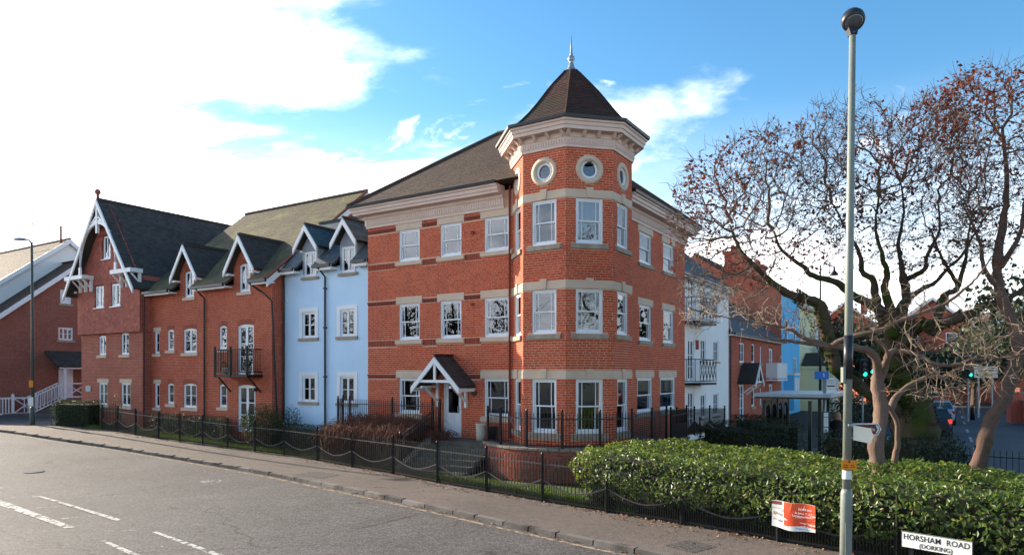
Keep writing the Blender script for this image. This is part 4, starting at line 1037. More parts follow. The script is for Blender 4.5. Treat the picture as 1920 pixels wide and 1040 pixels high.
    v = MB()
    for sg in (-1, 1): v.hexa([(x1+.42, 1.65, 8.85), (x1+.42, 1.65+sg*.62, 8.15), (x1-.9, 1.65+sg*.62, 8.15), (x1-.9, 1.65, 8.85), (x1+.42, 1.65, 8.95), (x1+.42, 1.65+sg*.62, 8.25), (x1-.9, 1.65+sg*.62, 8.25), (x1-.9, 1.65, 8.95)])
    put(v, 'dormer_roof', M['dark_tile'], b); v = MB()
    for sg in (-1, 1): barge(v, (x1+.42, 1.65+sg*.64, 8.2), (x1+.42, 1.65, 8.93), .2, .05, (1, 0, 0))
    put(v, 'bargeboard', M['white'], b)
tall_house()

# ------------------------------------------------------------------ brown brick neighbour at the far left
def neighbour():
    b = thing('brown_brick_house', 'brown brick house at the far left with a stepped gable roof and white porch', 'house', (-46, 3, 0))
    X = -42; fr = (X, -4.5, math.pi/2); w = MB().frame(*fr)
    ya, yb = -4.5, 7.5; pk = 5.2; ea = 3.2; tn = .83; zp = 11.05
    win = [(8.42, 9.1, 7.98, 8.92, 'case22'), (8.3, 9.22, 5.45, 6.32, 'case32')]
    ops = [o[:4] for o in win]; w.wall(0, yb-ya, 0, ea, []); 
    w.wall(5.5, yb-ya, ea, 7.0, [ops[1]]); w.wall(7.8, yb-ya, 7.0, 9.2, [ops[0]])
    # slanting left part of the gable, under the verge
    vz = lambda u: zp-(pk-ya-u)*tn
    zz = [(0, vz(0)), (5.5, vz(5.5))]
    w.poly([(0, 0, ea), (5.5, 0, ea), (5.5, 0, vz(5.5)), (0, 0, max(vz(0), ea))]); w.poly([(5.5, 0, 7.0), (7.8, 0, 7.0), (7.8, 0, vz(7.8)), (5.5, 0, vz(5.5))])
    w.poly([(7.8, 0, 9.2), (pk-ya, 0, 9.2), (pk-ya, 0, zp), (7.8, 0, vz(7.8))]); w.poly([(pk-ya, 0, 9.2), (yb-ya, 0, 9.2), (pk-ya, 0, zp)])
    w.frame(); w.poly([(X-12, ya, 0), (X, ya, 0), (X, ya, 3.2), (X-12, ya, 3.2)]); w.poly([(X, yb, 0), (X-12, yb, 0), (X-12, yb, 9.2), (X, yb, 9.2)])
    put(w, 'wall', M['neigh_brick'], b)
    for a, c, z0, z1, k in win: window(b, fr, a, z0, c-a, z1-z0, k, 'stone_dark', 'half')
    tl = []; s = Vector((0, 1, tn)); e0 = -6.5; ze = zp-(pk-e0)*tn; Ls = Vector((0, pk-e0, zp-ze)).length
    slope(b, 'roof', tl, (X-12, e0, ze), (1, 0, 0), s, Ls, 12.3, g=.16, tw=.22)
    slope(b, 'roof', tl, (X+.3, pk+4, zp-4*tn), (-1, 0, 0), (0, -1, tn), Vector((0, 4, 4*tn)).length, 12.3, g=.16, tw=.22)
    v = MB(); barge(v, (X+.26, e0, ze+.03), (X+.26, pk, zp+.03), .34, .08, (1, 0, 0)); barge(v, (X+.26, pk+4, zp-4*tn+.03), (X+.26, pk, zp+.03), .34, .08, (1, 0, 0))
    # upper roof set back behind
    X2 = X-2.5; z2 = 12.9; p2 = 5.6
    slope(b, 'roof', tl, (X2-12, -4.0, z2-9.6*.8), (1, 0, 0), (0, 1, .8), 9.6*math.hypot(1, .8), 12.2, g=.16, tw=.22)
    slope(b, 'roof', tl, (X2+.2, p2+5, z2-5*.8), (-1, 0, 0), (0, -1, .8), 5*math.hypot(1, .8), 12.2, g=.16, tw=.22)
    barge(v, (X2+.16, -4.0, z2-9.6*.8+.03), (X2+.16, p2, z2+.03), .34, .08, (1, 0, 0)); barge(v, (X2+.16, p2+5, z2-5*.8+.03), (X2+.16, p2, z2+.03), .34, .08, (1, 0, 0))
    put(v, 'bargeboard', M['white'], b); g = MB(); g.poly([(X2, -3, z2-8.6*.8), (X2, p2+5, z2-5*.8), (X2, p2, z2)]); put(g, 'gable_wall', M['white_render'], b)
    build_tiles(b, tl, M['roof_tile'])
    put(MB().tube([(X2-12, p2, z2+.05), (X2+.2, p2, z2+.05)], .1, 6), 'ridge_tile', M['dark_tile'], b)
    put(MB().tube([(X2-.5, p2-.3, z2-.3), (X2-.5, p2-.3, z2+1.0)], .08, 8), 'flue', M['terracotta'], b)
    # porch: lean-to roof on posts, steps with a white balustrade
    pr = MB(); tp = []; y0, y1 = 2.9, 7.0
    slope(b, 'porch_roof', tp, (X+1.9, y0, 3.62), (0, 1, 0), (-1.9, 0, 1.05), math.hypot(1.9, 1.05), y1-y0, g=.14, tw=.2)
    build_tiles(b, tp, M['dark_tile'], name='porch_tile')
    m = MB().box(X+.02, X+1.8, y0+.3, y1, 1.0, 1.42); put(m, 'porch_floor', M['neigh_brick'], b)
    m = MB()
    for yy in (y0+.45, y0+1.9, y0+3.3): m.box(X+1.66, X+1.8, yy, yy+.14, 1.42, 3.58)
    m.box(X+1.66, X+1.8, y0+.2, y1, 3.44, 3.6)
    for z in (1.52, 2.42): m.box(X+1.7, X+1.77, y0+.6, y0+1.9, z, z+.08); m.box(X+1.7, X+1.77, y0+2.04, y0+3.3, z, z+.08)
    for a, c in ((y0+.6, y0+1.9), (y0+2.04, y0+3.3)):
        m.bar((X+1.735, a, 1.6), (X+1.735, c, 2.42), .05); m.bar((X+1.74, a, 2.42), (X+1.74, c, 1.6), .045)
    for x in (X+1.0, X+1.74):
        m.bar((x, y0+.42, 2.5), (x, y0-1.7, 1.45), .07)
        for i in range(10): t = (i+.5)/10; yy = y0+.42-2.1*t; m.box(x-.02, x+.02, yy-.02, yy+.02, 1.45-1.05*t+.05, 2.5-1.05*t)
        m.bar((x, y0+.42, 1.5), (x, y0-1.7, .45), .06)
    put(m, 'balustrade', M['white'], b)
    st = MB()
    for i in range(6): st.box(X+1.02, X+1.7, y0-1.6+i*.32, y0-1.6+(i+1)*.32, .3, .48+i*.17)
    put(st, 'steps', M['step'], b); put(MB().box(X+.01, X+.06, y0+.9, y0+1.8, 1.45, 3.4), 'door', M['door_white'], b)
    w_ = window(b, (X, y0+2.2, math.pi/2), 0, 1.9, 1.2, 1.3, 'case22', None, 'net')
    a = thing('television_aerial', 'thin television aerial on a mast above the far left roof', 'aerial', (X2-3.0, 4.5, 12.0))
    m = MB().tube([(X2-3.0, 4.5, 12.0), (X2-3.0, 4.5, 15.2)], .03, 6); put(m, 'mast', M['gutter'], a)
    m = MB().tube([(X2-3.0, 3.6, 15.6), (X2-3.0, 5.6, 15.0)], .025, 5)
    for i in range(7): y = 3.7+i*.3; z = 15.57-i*.09; m.tube([(X2-3.4, y, z), (X2-2.6, y, z)], .015, 4)
    m.tube([(X2-3.0, 4.5, 14.2), (X2-3.0, 4.1, 14.0)], .03, 5); put(m, 'antenna', M['gutter'], a)
neighbour()

# ------------------------------------------------------------------ terrace along the other street
RW = lambda x: (x, 0, math.pi/2)
def box_walls(w, x0, x1, y0, y1, z):
    w.frame(); w.poly([(x1, y1, 0), (x0, y1, 0), (x0, y1, z), (x1, y1, z)]); w.poly([(x0, y1, 0), (x0, y0, 0), (x0, y0, z), (x0, y1, z)]); w.poly([(x0, y0, 0), (x1, y0, 0), (x1, y0, z), (x0, y0, z)])
def ridge_roof(b, x0, x1, y0, y1, ze, rise, mat, ov=.3, g=.16, tw=.24):
    tl = []; xm = (x0+x1)/2; tn = rise/(xm-x0); s = math.hypot(x1+ov-xm, (x1+ov-xm)*tn)
    zb = ze-ov*tn
    slope(b, 'roof', tl, (x1+ov, y0, zb), (0, 1, 0), (-1, 0, tn), s, y1-y0, g=g, tw=tw); slope(b, 'roof', tl, (x0-ov, y1, zb), (0, -1, 0), (1, 0, tn), s, y1-y0, g=g, tw=tw)
    build_tiles(b, tl, M[mat]); put(MB().tube([(xm, y0, ze+rise+.05), (xm, y1, ze+rise+.05)], .1, 6), 'ridge_tile', M['dark_tile'], b)
    w = MB()
    for y in (y0+.01, y1-.01): w.poly([(x0, y, ze-.02), (x1, y, ze-.02), (xm, y, ze+rise-.05)])
    put(w, 'gable_wall', M['far_brick'], b); put(MB().box(x1+.02, x1+ov, y0, y1, ze-.34-ov*tn+.2, ze-ov*tn-.09+.02), 'fascia', M['white'], b)
    put(MB().box(x1+ov+.002, x1+ov+.1, y0, y1, zb-.08, zb+.02), 'gutter', M['gutter'], b)
def iron_balcony(b, x, y0, y1, z, mat, fancy=True, d=.75, h=1.1):
    o = put(MB().box(x+.005, x+d, y0, y1, z-.1, z), 'balcony', M[mat], b); m = MB()
    for zz in (z+.1, z+h): m.box(x+d-.04, x+d, y0, y1, zz-.035, zz); m.box(x+.01, x+d-.041, y0, y0+.035, zz-.035, zz); m.box(x+.01, x+d-.041, y1-.035, y1, zz-.035, zz)
    n = 5 if fancy else 14
    for i in range(n+1):
        yy = y0+.02+(y1-y0-.04)*i/n; m.box(x+d-.03, x+d-.012, yy-.012, yy+.012, z+.1, z+h)
        if fancy and i < n: y2 = y0+.02+(y1-y0-.04)*(i+1)/n; m.bar((x+d-.02, yy, z+.12), (x+d-.02, y2, z+h-.03), .022); m.bar((x+d-.018, y2, z+.12), (x+d-.018, yy, z+h-.03), .022)
    for i in range(3): xx = x+.1+.2*i; m.box(xx, xx+.02, y0+.005, y0+.025, z+.1, z+h)
    put(m, 'railing', M[mat], o, kind='stuff', sub=True)
    if not fancy: put(MB().box(x+.01, x+d-.045, y0+.01, y0+.03, z+.12, z+h-.05).box(x+d-.036, x+d-.03, y0, y1, z+.12, z+h-.05), 'panel', M['white'], o, sub=True)
def terrace():
    b = thing('white_house', 'white rendered house with black lattice balconies behind the red corner building', 'house', (-4, 14.5, 0)); x = -.5
    w = MB().frame(*RW(x)); ops = []
    for z0, z1 in ((.95, 2.15), (3.78, 4.86), (6.2, 7.2)): ops += [(13.9, 14.75, z0, z1), (16.1, 17.0, z0, z1)]
    drs = [(11.95, 12.9, z, z+2.05) for z in (.3, 2.75, 5.6)]
    w.wall(9.97, 19.0, 0, 7.9, ops+drs); box_walls(w, -8, x, 9.97, 19.0, 7.9); put(w, 'wall', M['white_render'], b)
    for o in ops: window(b, RW(x), o[0], o[2], o[1]-o[0], o[3]-o[2], 'case22', 'stone_dark', 'curtain', sh=.1)
    for o in drs: window(b, RW(x), o[0], o[2], o[1]-o[0], o[3]-o[2], 'door', None, 'net')
    ridge_roof(b, -8, x, 9.97, 19.0, 7.9, 3.2, 'slate')
    for z in (2.72, 5.56): iron_balcony(b, x, 11.4, 14.0, z, 'iron')
    put(MB().box(x+.002, x+.12, 13.1, 13.25, 4.3, 4.75), 'alarm_box', M['brake_light'] if False else M['red_post'], b)
    # low red brick house with porch and white balcony
    b = thing('porch_house', 'low red brick house with a dark gabled porch and white balcony behind the bare tree', 'house', (-4, 26, 0))
    w = MB().frame(*RW(x)); ops = [(21.35, 22.5, 3.78, 4.95, 'case22'), (24.3, 25.1, 3.8, 4.98, 'case12'), (24.3, 25.1, 1.1, 2.25, 'case12'), (29.2, 30.4, 2.75, 4.85, 'door'), (29.2, 30.4, .4, 2.4, 'door'), (21.2, 22.45, .32, 2.5, 'door'), (26.6, 27.0, 3.8, 4.9, 'case11'), (26.6, 27.0, 1.1, 2.2, 'case11')]
    w.wall(19.0, 33.4, 0, 5.6, [o[:4] for o in ops]); box_walls(w, -7, x, 19.0, 33.4, 5.6); put(w, 'wall', M['far_brick'], b)
    for o in ops:
        window(b, RW(x), o[0], o[2], o[1]-o[0], o[3]-o[2], o[4], None if o[4] == 'door' else 'stone_dark', 'net')
        if o[4] != 'door' or o[2] > 2: 
            m = MB().frame(*RW(x)); voussoirs(m, o[0], o[1], o[3]+.004, .05, .18); put(m, 'brick_arch', M['arch_brick'], b, kind='stuff')
    ridge_roof(b, -7, x, 19.0, 33.4, 5.62, 2.6, 'slate'); iron_balcony(b, x, 28.3, 31.6, 2.74, 'white', False)
    pipe(b, [(x+.08, 19.15, 5.3), (x+.08, 19.15, .1)]); put(MB().lathe([(.05, 4.1), (.13, 4.2), (.14, 4.35), (.05, 4.45)], x+.25, 31.9, 8), 'lamp', M['planter'], b)
    pc = MB(); tl = []; m = MB(); ym = 21.9
    for sg in (-1, 1):
        e = Vector((x if sg > 0 else x+1.0, ym+sg*1.0, 2.55)); s = Vector((0, -sg*1.0, 1.15))
        slope(b, 'porch_roof', tl, e, (sg, 0, 0), s, s.length, 1.0, g=.14, tw=.2)
        barge(m, (x+1.0, ym+sg*1.05, 2.54), (x+1.0, ym, 3.70), .2, .06, (1, 0, 0)); m.bar((x+.1, ym+sg*.7, 1.9), (x+.9, ym+sg*.7, 2.5), .08)
    m.box(x+.96, x+1.02, ym-.62, ym+.62, 2.6, 2.7); m.box(x+.97, x+1.01, ym-.04, ym+.04, 2.7, 3.5); put(m, 'porch_frame', M['white'], b); build_tiles(b, tl, M['dark_tile'], name='porch_tile')
    # tall brick block with chimneys behind
    b = thing('chimney_house', 'tall dark red brick house with chimney pots rising behind the low porch house', 'house', (-6, 37, 0)); x = -3.2
    w = MB().frame(*RW(x)); ops = [(36.0, 37.4, 7.4, 8.8, 'sash'), (40.5, 41.8, 7.4, 8.8, 'sash')]
    w.wall(34.0, 44.5, 0, 9.9, [o[:4] for o in ops]); box_walls(w, -11, x, 34.0, 44.5, 9.9); put(w, 'wall', M['tall_brick'], b)
    for o in ops: window(b, RW(x), o[0], o[2], o[1]-o[0], o[3]-o[2], 'sash', 'stone_dark', 'net')
    ridge_roof(b, -11, x, 34.0, 44.5, 9.9, 2.6, 'dark_tile')
    fw = window(b, (-6.6, 34.0, 0), 0, 8.2, 1.2, 1.5, 'case22', 'stone_dark', 'net')
    for yy in (35.0, 43.0):
        c = MB().box(-5.0, -3.9, yy-.2, yy+1.6, 10.0, 12.4).box(-5.1, -3.8, yy-.3, yy+1.7, 12.403, 12.65); put(c, 'chimney', M['far_brick'], b)
        for i in range(3): put(MB().lathe([(.16, 12.65), (.14, 13.0), (.17, 13.15), (.12, 13.15)], -4.45, yy+.1+i*.55, 8), 'chimney_pot', M['terracotta'], b, True)
    # bright blue, cream and white houses beyond
    def plain(name, label, y0, y1, z, mat, x, wins, roof='slate'):
        b = thing(name, label, 'house', (-4, (y0+y1)/2, 0)); w = MB().frame(*RW(x)); w.wall(y0, y1, 0, z, wins); put(w, 'wall', M[mat], b); w = MB(); box_walls(w, x-7, x, y0, y1, z); put(w, 'side_wall', M['tall_brick' if 'blue' in name else mat], b)
        for o in wins: window(b, RW(x), o[0], o[2], o[1]-o[0], o[3]-o[2], 'sash' if o[3]-o[2] < 1.9 else 'door', 'white', 'net', sh=.1)
        ridge_roof(b, x-7, x, y0, y1, z, 1.6, roof); return b
    b = plain('bright_blue_house', 'bright blue rendered house with white windows further along the terrace', 33.42, 40.8, 9.3, 'cyan_render', -.5, [(35.0, 36.2, 5.6, 7.2), (38.3, 39.5, 5.6, 7.2), (38.2, 39.6, 2.3, 4.4)])
    put(MB().box(-.49, .2, 34.4, 36.4, .4, 3.0), 'bay', M['cyan_render'], b); put(MB().box(-.49, .3, 34.3, 36.5, 3.003, 3.15), 'bay_roof', M['white'], b)
    for yy in (34.55, 35.5): put(MB().frame(.2, yy, math.pi/2).box(0, .75, -.05, -.004, 1.4, 2.8), 'bay_window', M['upvc'], b)
    put(MB().box(-4, -3, 33.7, 34.9, 9.5, 11.9), 'chimney', M['far_brick'], b)
    b = plain('cream_house', 'cream yellow house with a small pedimented porch beyond the blue house', 40.82, 49.6, 8.9, 'cream_render', -.6, [(43.2, 44.4, 5.4, 7.0), (46.5, 47.7, 5.4, 7.0), (46.3, 47.6, 2.2, 4.2)])
    p = MB().box(-.59, 1.9, 42.0, 45.6, 0, 3.5); put(p, 'porch', M['cream_render'], b)
    p = MB().box(-.59, 2.05, 41.85, 45.75, 3.503, 3.75); put(p, 'porch_cornice', M['cream_render'], b)
    p = MB(); p.frame(2.0, 0, math.pi/2).prism([(41.9, 3.753), (45.7, 3.753), (43.8, 4.75)], -.05, .05); put(p, 'pediment', M['cream_render'], b)
    tl = []; slope(b, 'porch_roof', tl, (2.1, 41.8, 3.76), (-1, 0, 0), (0, 2, 1.05), math.hypot(2, 1.05), 2.6, g=.16, tw=.24, amin=lambda t: 0, amax=lambda t: 2.6); build_tiles(b, tl, M['dark_tile'], name='porch_tile')
    put(MB().box(1.905, 1.95, 43.1, 44.5, .3, 2.9), 'door', M['door_white'], b)
    plain('plain_white_house', 'plain white house closing the terrace behind the lamp post', 49.62, 58.0, 9.6, 'white_render', -.6, [(51.5, 52.7, 5.8, 7.4), (54.5, 55.7, 5.8, 7.4)])
terrace()
# ------------------------------------------------------------------ ground, roads, pavements
KERB = [tuple(gp(x, y).xy) for x, y in ((-60, 802), (0, 805), (110, 821), (240, 840), (480, 880), (700, 923), (985, 984), (1230, 1034))] + [(4.55, 10.3), (7.8, 7.1), (13, 2), (20, -5)]
FEN = [tuple(gp(x, y).xy) for x, y in ((150, 799), (191.5, 805), (221, 808), (254, 815), (298, 822), (337, 827), (380, 832), (427, 839.5), (478, 846), (533, 853), (595, 863), (660, 875), (737, 888), (820, 905), (912, 921), (1017, 940), (1138, 960), (1279, 983))] + [(5.05, 12.95), (6.5, 11.5), (7.95, 10.05), (9.4, 8.6), (11, 7), (13, 5)]
def lift(o):
    for v in o.data.vertices: v.co.z += rise(v.co.x, v.co.y)
    return o
def nrm2(a, b): d = Vector((b[0]-a[0], b[1]-a[1])); d.normalize(); return d, Vector((d.y, -d.x))
def resample(path, step):
    out = []; acc = 0; P = [Vector(p) for p in path]
    L = [0]
    for a, b in zip(P, P[1:]): L.append(L[-1]+(b-a).length)
    t = 0
    while t <= L[-1]:
        i = max(k for k in range(len(L)) if L[k] <= t+1e-9); i = min(i, len(P)-2)
        f = (t-L[i])/(L[i+1]-L[i]); out.append(P[i].lerp(P[i+1], f)); t += step
    return out
def smooth_path(path, k=4):
    P = [Vector(p) for p in path]; out = []
    for i in range(len(P)-1):
        p0, p1, p2, p3 = P[max(i-1, 0)], P[i], P[i+1], P[min(i+2, len(P)-1)]
        for j in range(k): t = j/k; out.append(.5*((2*p1)+(-p0+p2)*t+(2*p0-5*p1+4*p2-p3)*t*t+(-p0+3*p1-3*p2+p3)*t*t*t))
    out.append(P[-1]); return out
KS = smooth_path(KERB, 6)
struct(MB().slab([(-900, -200), (900, -200), (900, 1500), (-900, 1500)], -1.0, -.16), 'ground', M['ground'])
m = MB(); gx = [-80+2*i for i in range(81)]; gy = [-26+2*i for i in range(56)]
ii = [[m.p(x, y, -.1) for x in gx] for y in gy]
for j in range(len(gy)-1):
    for i in range(len(gx)-1): m.face((ii[j][i], ii[j][i+1], ii[j+1][i+1], ii[j+1][i]))
lift(struct(m, 'road', M['road']))
m = MB(); a = [bw(*q) for q in ((6.2, 30), (7.2, 12), (9.2, 6), (12.2, 2.5), (15.5, -1), (40, -4), (40, 30), (14, 34), (14, 80), (5, 80))]
m.poly([(x, y, -.096) for x, y in a]); struct(m, 'side_road', M['far_road'])
# pavement between the kerb and the railing
pav = MB(); FS = smooth_path([(-27.5, 41.5)]+FEN, 3)
kin = [Vector((p.x, p.y))+Vector((.045, .045)) for p in KS]
rows = resample(kin, .5); 
def nearest(p, path): return min(path, key=lambda q: (q-p).length)
FD = resample(FS, .12)
top = [(p, nearest(p, FD)+Vector((.16, .16))) for p in rows]
for (a, b_), (c, d) in zip(top, top[1:]): pav.poly([(a.x, a.y, 0), (c.x, c.y, 0), (d.x, d.y, 0), (b_.x, b_.y, 0)])
lift(struct(pav, 'pavement', M['path']))
q0, q1 = KERB[0], FEN[0]
m = MB().slab([(q0[0]-.2, q0[1]), (q1[0]-.2, q1[1]+.1), (q1[0], q1[1]+.8), (q1[0]-3, q1[1]+3.2), (q0[0]-3, q0[1]+1.6)], -.14, -.003); lift(struct(m, 'pavement_corner', M['path']))
# garden soil behind the railing, raised walk by the far left house
gd = MB()
for a, b_ in zip(FS, FS[1:]):
    if a.x > 3.4: break
    ea, eb = wb(*a), wb(*b_); ta, tb = Vector(bw(ea[0], max(ea[1]+.5, .4))), Vector(bw(eb[0], max(eb[1]+.5, .4)))
    oa, ob = a+Vector((.12, .12)), b_+Vector((.12, .12))
    gd.poly([(oa.x, oa.y, -.015), (ob.x, ob.y, -.015), (tb.x, tb.y, -.015), (ta.x, ta.y, -.015)])
lift(struct(gd, 'front_garden', M['lawn_soil']))
gar = [(p.x+.14, p.y+.14) for p in FS if p.x > 1] + [bw(*q) for q in ((15.2, -1.4), (12, 2.4), (9, 6), (7, 12), (6, 30), (6, 70), (-.4, 70), (-.4, 2), (-.4, -2.5))]
m = MB(); m.poly([(x, y, -.02) for x, y in gar]); struct(m, 'garden', M['soil'])
m = MB().slab([bw(*q) for q in ((-47, -1.2), (-36, 1.4), (-36, 9), (-47, 9))], -.14, .57); struct(m, 'raised_walk', M['path'])
m = MB().slab([bw(*q) for q in ((14, 33), (14, 80), (40, 80), (40, 30), (20, 30))], -.14, .02); struct(m, 'far_pavement', M['path'])
m = MB().slab([bw(*q) for q in ((4.6, 12), (6.9, 12.1), (8.8, 6.1), (8.0, 5.4), (5.5, 9))], -.1, .004); struct(m, 'bus_stop_pavement', M['path'])
# kerb stones
kb = thing('kerb', 'long row of worn granite kerb stones between road and pavement', 'kerb', (-.0, 14.4, -.1), False)
mes = [MB().hexa([(-.5*L_, -.075, -.15), (.5*L_, -.075, -.15), (.5*L_, .075, -.15), (-.5*L_, .075, -.15), (-.5*L_+.01, -.062, .006), (.5*L_-.01, -.062, .006), (.5*L_-.01, .075, .012), (-.5*L_+.01, .075, .012)]).mesh('kerb_stone', M['kerb']) for L_ in (.72, .9, 1.04)]
P = resample(KS, .02); i = 0; lens = (.72, .9, 1.04)
while i < len(P)-60:
    k = random.randrange(3); L_ = lens[k]; j = i+int((L_+.02)/.02)
    if j >= len(P): break
    c = (P[i]+P[j])/2; d = P[j]-P[i]
    o = link(mes[k], 'kerb_stone', kb, (c.x, c.y, rise(c.x, c.y)+random.uniform(-.014, .008)), math.atan2(d.y, d.x)); o.rotation_euler.x = random.uniform(-.04, .04); i = j
# yellow line along the kerb, white hatching, patches
def ribbon(path, off, w, z=-.094):
    m = MB(); n = len(path); L_ = []; 
    for k in range(n):
        d, q = nrm2(path[max(k-1, 0)], path[min(k+1, n-1)]); a = path[k]+q*off; L_.append((m.p(a.x, a.y, z), m.p(a.x+q.x*w, a.y+q.y*w, z)))
    for (a, b_), (c, d) in zip(L_, L_[1:]): m.face((a, b_, d, c))
    return m
lift(struct(ribbon(resample(KS, .4), .20, .10), 'yellow_line', M['line_yellow']))
def mark(pts, mat='line_white', name='road_marking', z=-.0935):
    m = MB(); 
    m.poly([(*gp(x, y, -.1).xy, z) for x, y in pts]); lift(struct(m, name, M[mat]))
for q in ([(0, 937), (10, 940), (141, 988), (122, 990), (0, 947)], [(70, 930), (78, 929.5), (228, 973.5), (218, 976)], [(189, 1013.5), (199, 1013), (283, 1048), (262, 1048)], [(285, 997), (294, 996), (440, 1047), (420, 1048)]): mark(q)
for q in ([(7, 932), (70, 930), (76, 931.2), (8, 934)], [(113, 971), (185, 967), (190, 968.5), (118, 973)], [(66, 951.5), (122, 949), (124, 950), (68, 952.5)], [(0, 913), (12, 914), (16, 916), (0, 917)], [(182, 995.5), (258, 992.5), (262, 994), (186, 997.5)], [(300, 1023), (345, 1020), (346, 1021.5), (303, 1024.5)]): mark(q, 'line_faint')
mark([(371, 903.5), (385, 899), (414, 899.5), (417, 903), (395, 906)], 'line_faint', 'road_patch')
def patch(pts, mat='patch', z=.005):
    m = MB(); m.poly([(*gp(x, y).xy, z) for x, y in pts]); lift(struct(m, 'pavement_patch', M[mat]))
patch([(548, 890), (590, 883), (640, 889), (604, 897)]); patch([(1246, 1022), (1290, 1012), (1345, 1024), (1300, 1036)])
for q in ([(640, 985), (760, 958), (790, 963), (672, 991)], [(120, 862), (190, 856), (215, 859), (140, 866)]):
    m = MB(); m.poly([(*gp(x, y, -.1).xy, -.0955) for x, y in q]); lift(struct(m, 'road_patch', M['patch']))
d = MB(); c = gp(63, 884, -.1)
d.lathe([(.30, c.z-.01), (.30, c.z+.012), (.24, c.z+.014)], c.x, c.y, 16); mh = put(d, 'manhole_cover', M['iron_worn']); tag(mh, 'round worn manhole cover in the road at the left', 'manhole')
for a, b_ in ((14, 17), (20, 23), (26, 28.5), (33, 36), (40, 43), (48, 51)):
    m = MB(); m.poly([(*bw(x, y), -.092) for x, y in ((10.6, a), (10.72, a), (10.72, b_), (10.6, b_))]); struct(m, 'lane_marking', M['line_white'])
m = MB(); m.poly([(*bw(x, y), -.092) for x, y in ((7.0, 22), (7.1, 22), (7.5, 12), (9.4, 6.2), (9.3, 6.2), (7.4, 12))]); struct(m, 'edge_marking', M['line_white'])
for (x, y) in ((12.3, 9), (12.6, 12), (14, 5)):
    m = MB(); m.poly([(*bw(x+u, y+v), -.092) for u, v in ((0, 0), (.12, 0), (.12, 2), (0, 2))]); struct(m, 'lane_marking', M['line_white'])

# ------------------------------------------------------------------ steps, terrace and curved retaining wall
t = thing('stone_steps', 'worn stone steps rising from the railing to the white front door', 'steps', (-4, -2, 0))
for i in range(6):
    z1 = .93-.155*(i+1); y1 = -1.2-.3*i
    put(MB().box(-5.08, -2.62, y1-.34, y1, z1-.16 if i < 5 else 0, z1), 'step', M['step'], t)
put(MB().box(-6.2, -2.62, -1.2, -.005, .0, .926), 'landing', M['step'], t)
put(MB().hexa([(-5.3, -2.7, 0), (-5.085, -2.7, 0), (-5.085, -1.15, 0), (-5.3, -1.15, 0), (-5.3, -2.7, .2), (-5.085, -2.7, .2), (-5.085, -1.15, 1.03), (-5.3, -1.15, 1.03)]), 'flank_stone', M['coping'], t)
RR = 2.9
arc = lambda r, a0, a1, n: [(TC[0]+r*math.cos(R(a0+(a1-a0)*i/n)), TC[1]+r*math.sin(R(a0+(a1-a0)*i/n))) for i in range(n+1)]
street_struct(MB().slab([(-2.6, -.3)]+arc(RR-.1, 226, 360, 30)+[(RR-.904, 3.9), (-.5, 3.9)], 0, .93), 'terrace', M['paving'])
t = thing('retaining_wall', 'curved weathered brick retaining wall with mossy stone coping below the turret', 'wall', (-.8, -2.1, 0))
core = MB(); pts = arc(RR-.006, 222, 360, 60)+[(TC[0]+RR-.006, 4.0)]
core.sweep(pts, [(0, 0), (0, .93), (-.2, .93), (-.2, 0)]); put(core, 'wall', M['mortar_old'], t)
bl = []
for r in range(12):
    za, zb = .005+.0765*r, .005+.0765*r+.066; ph = R(222)+(.5 if r % 2 else 0)*.225/RR+random.choice((0, .02, -.02))
    while ph < R(360):
        a = ph+math.pi/2; bl.append(((TC[0]+RR*math.cos(ph), TC[1]+RR*math.sin(ph), a), -.1075, .1075, za, zb, True)); ph += .225/RR
    y = .9
    while y < 4: bl.append(((TC[0]+RR, y, math.pi/2), 0, .215, za, zb, True)); y += .225
build_bricks(t, bl, M['brick_old'], Vector((-.9, -2.1, .6)), 300, pr=.008)
cp = MB(); n = 22
for i in range(n):
    a0, a1 = 221+139*i/n+.25, 221+139*(i+1)/n-.25; j = random.uniform(0, .008)
    q0, q1 = arc(RR+.045, a0, a1, 4), arc(RR-.27, a0, a1, 4)
    c = MB()
    for k in range(4): c.hexa([(*q0[k], .935), (*q0[k+1], .935), (*q1[k+1], .935), (*q1[k], .935), (*q0[k], .995+j), (*q0[k+1], .995+j), (*q1[k+1], 1.0+j), (*q1[k], 1.0+j)])
    put(c, 'coping_stone', M['coping'], t)
put(MB().box(TC[0]+RR-.27, TC[0]+RR+.045, .82, 4.0, .935, 1.0), 'coping_stone', M['coping'], t)

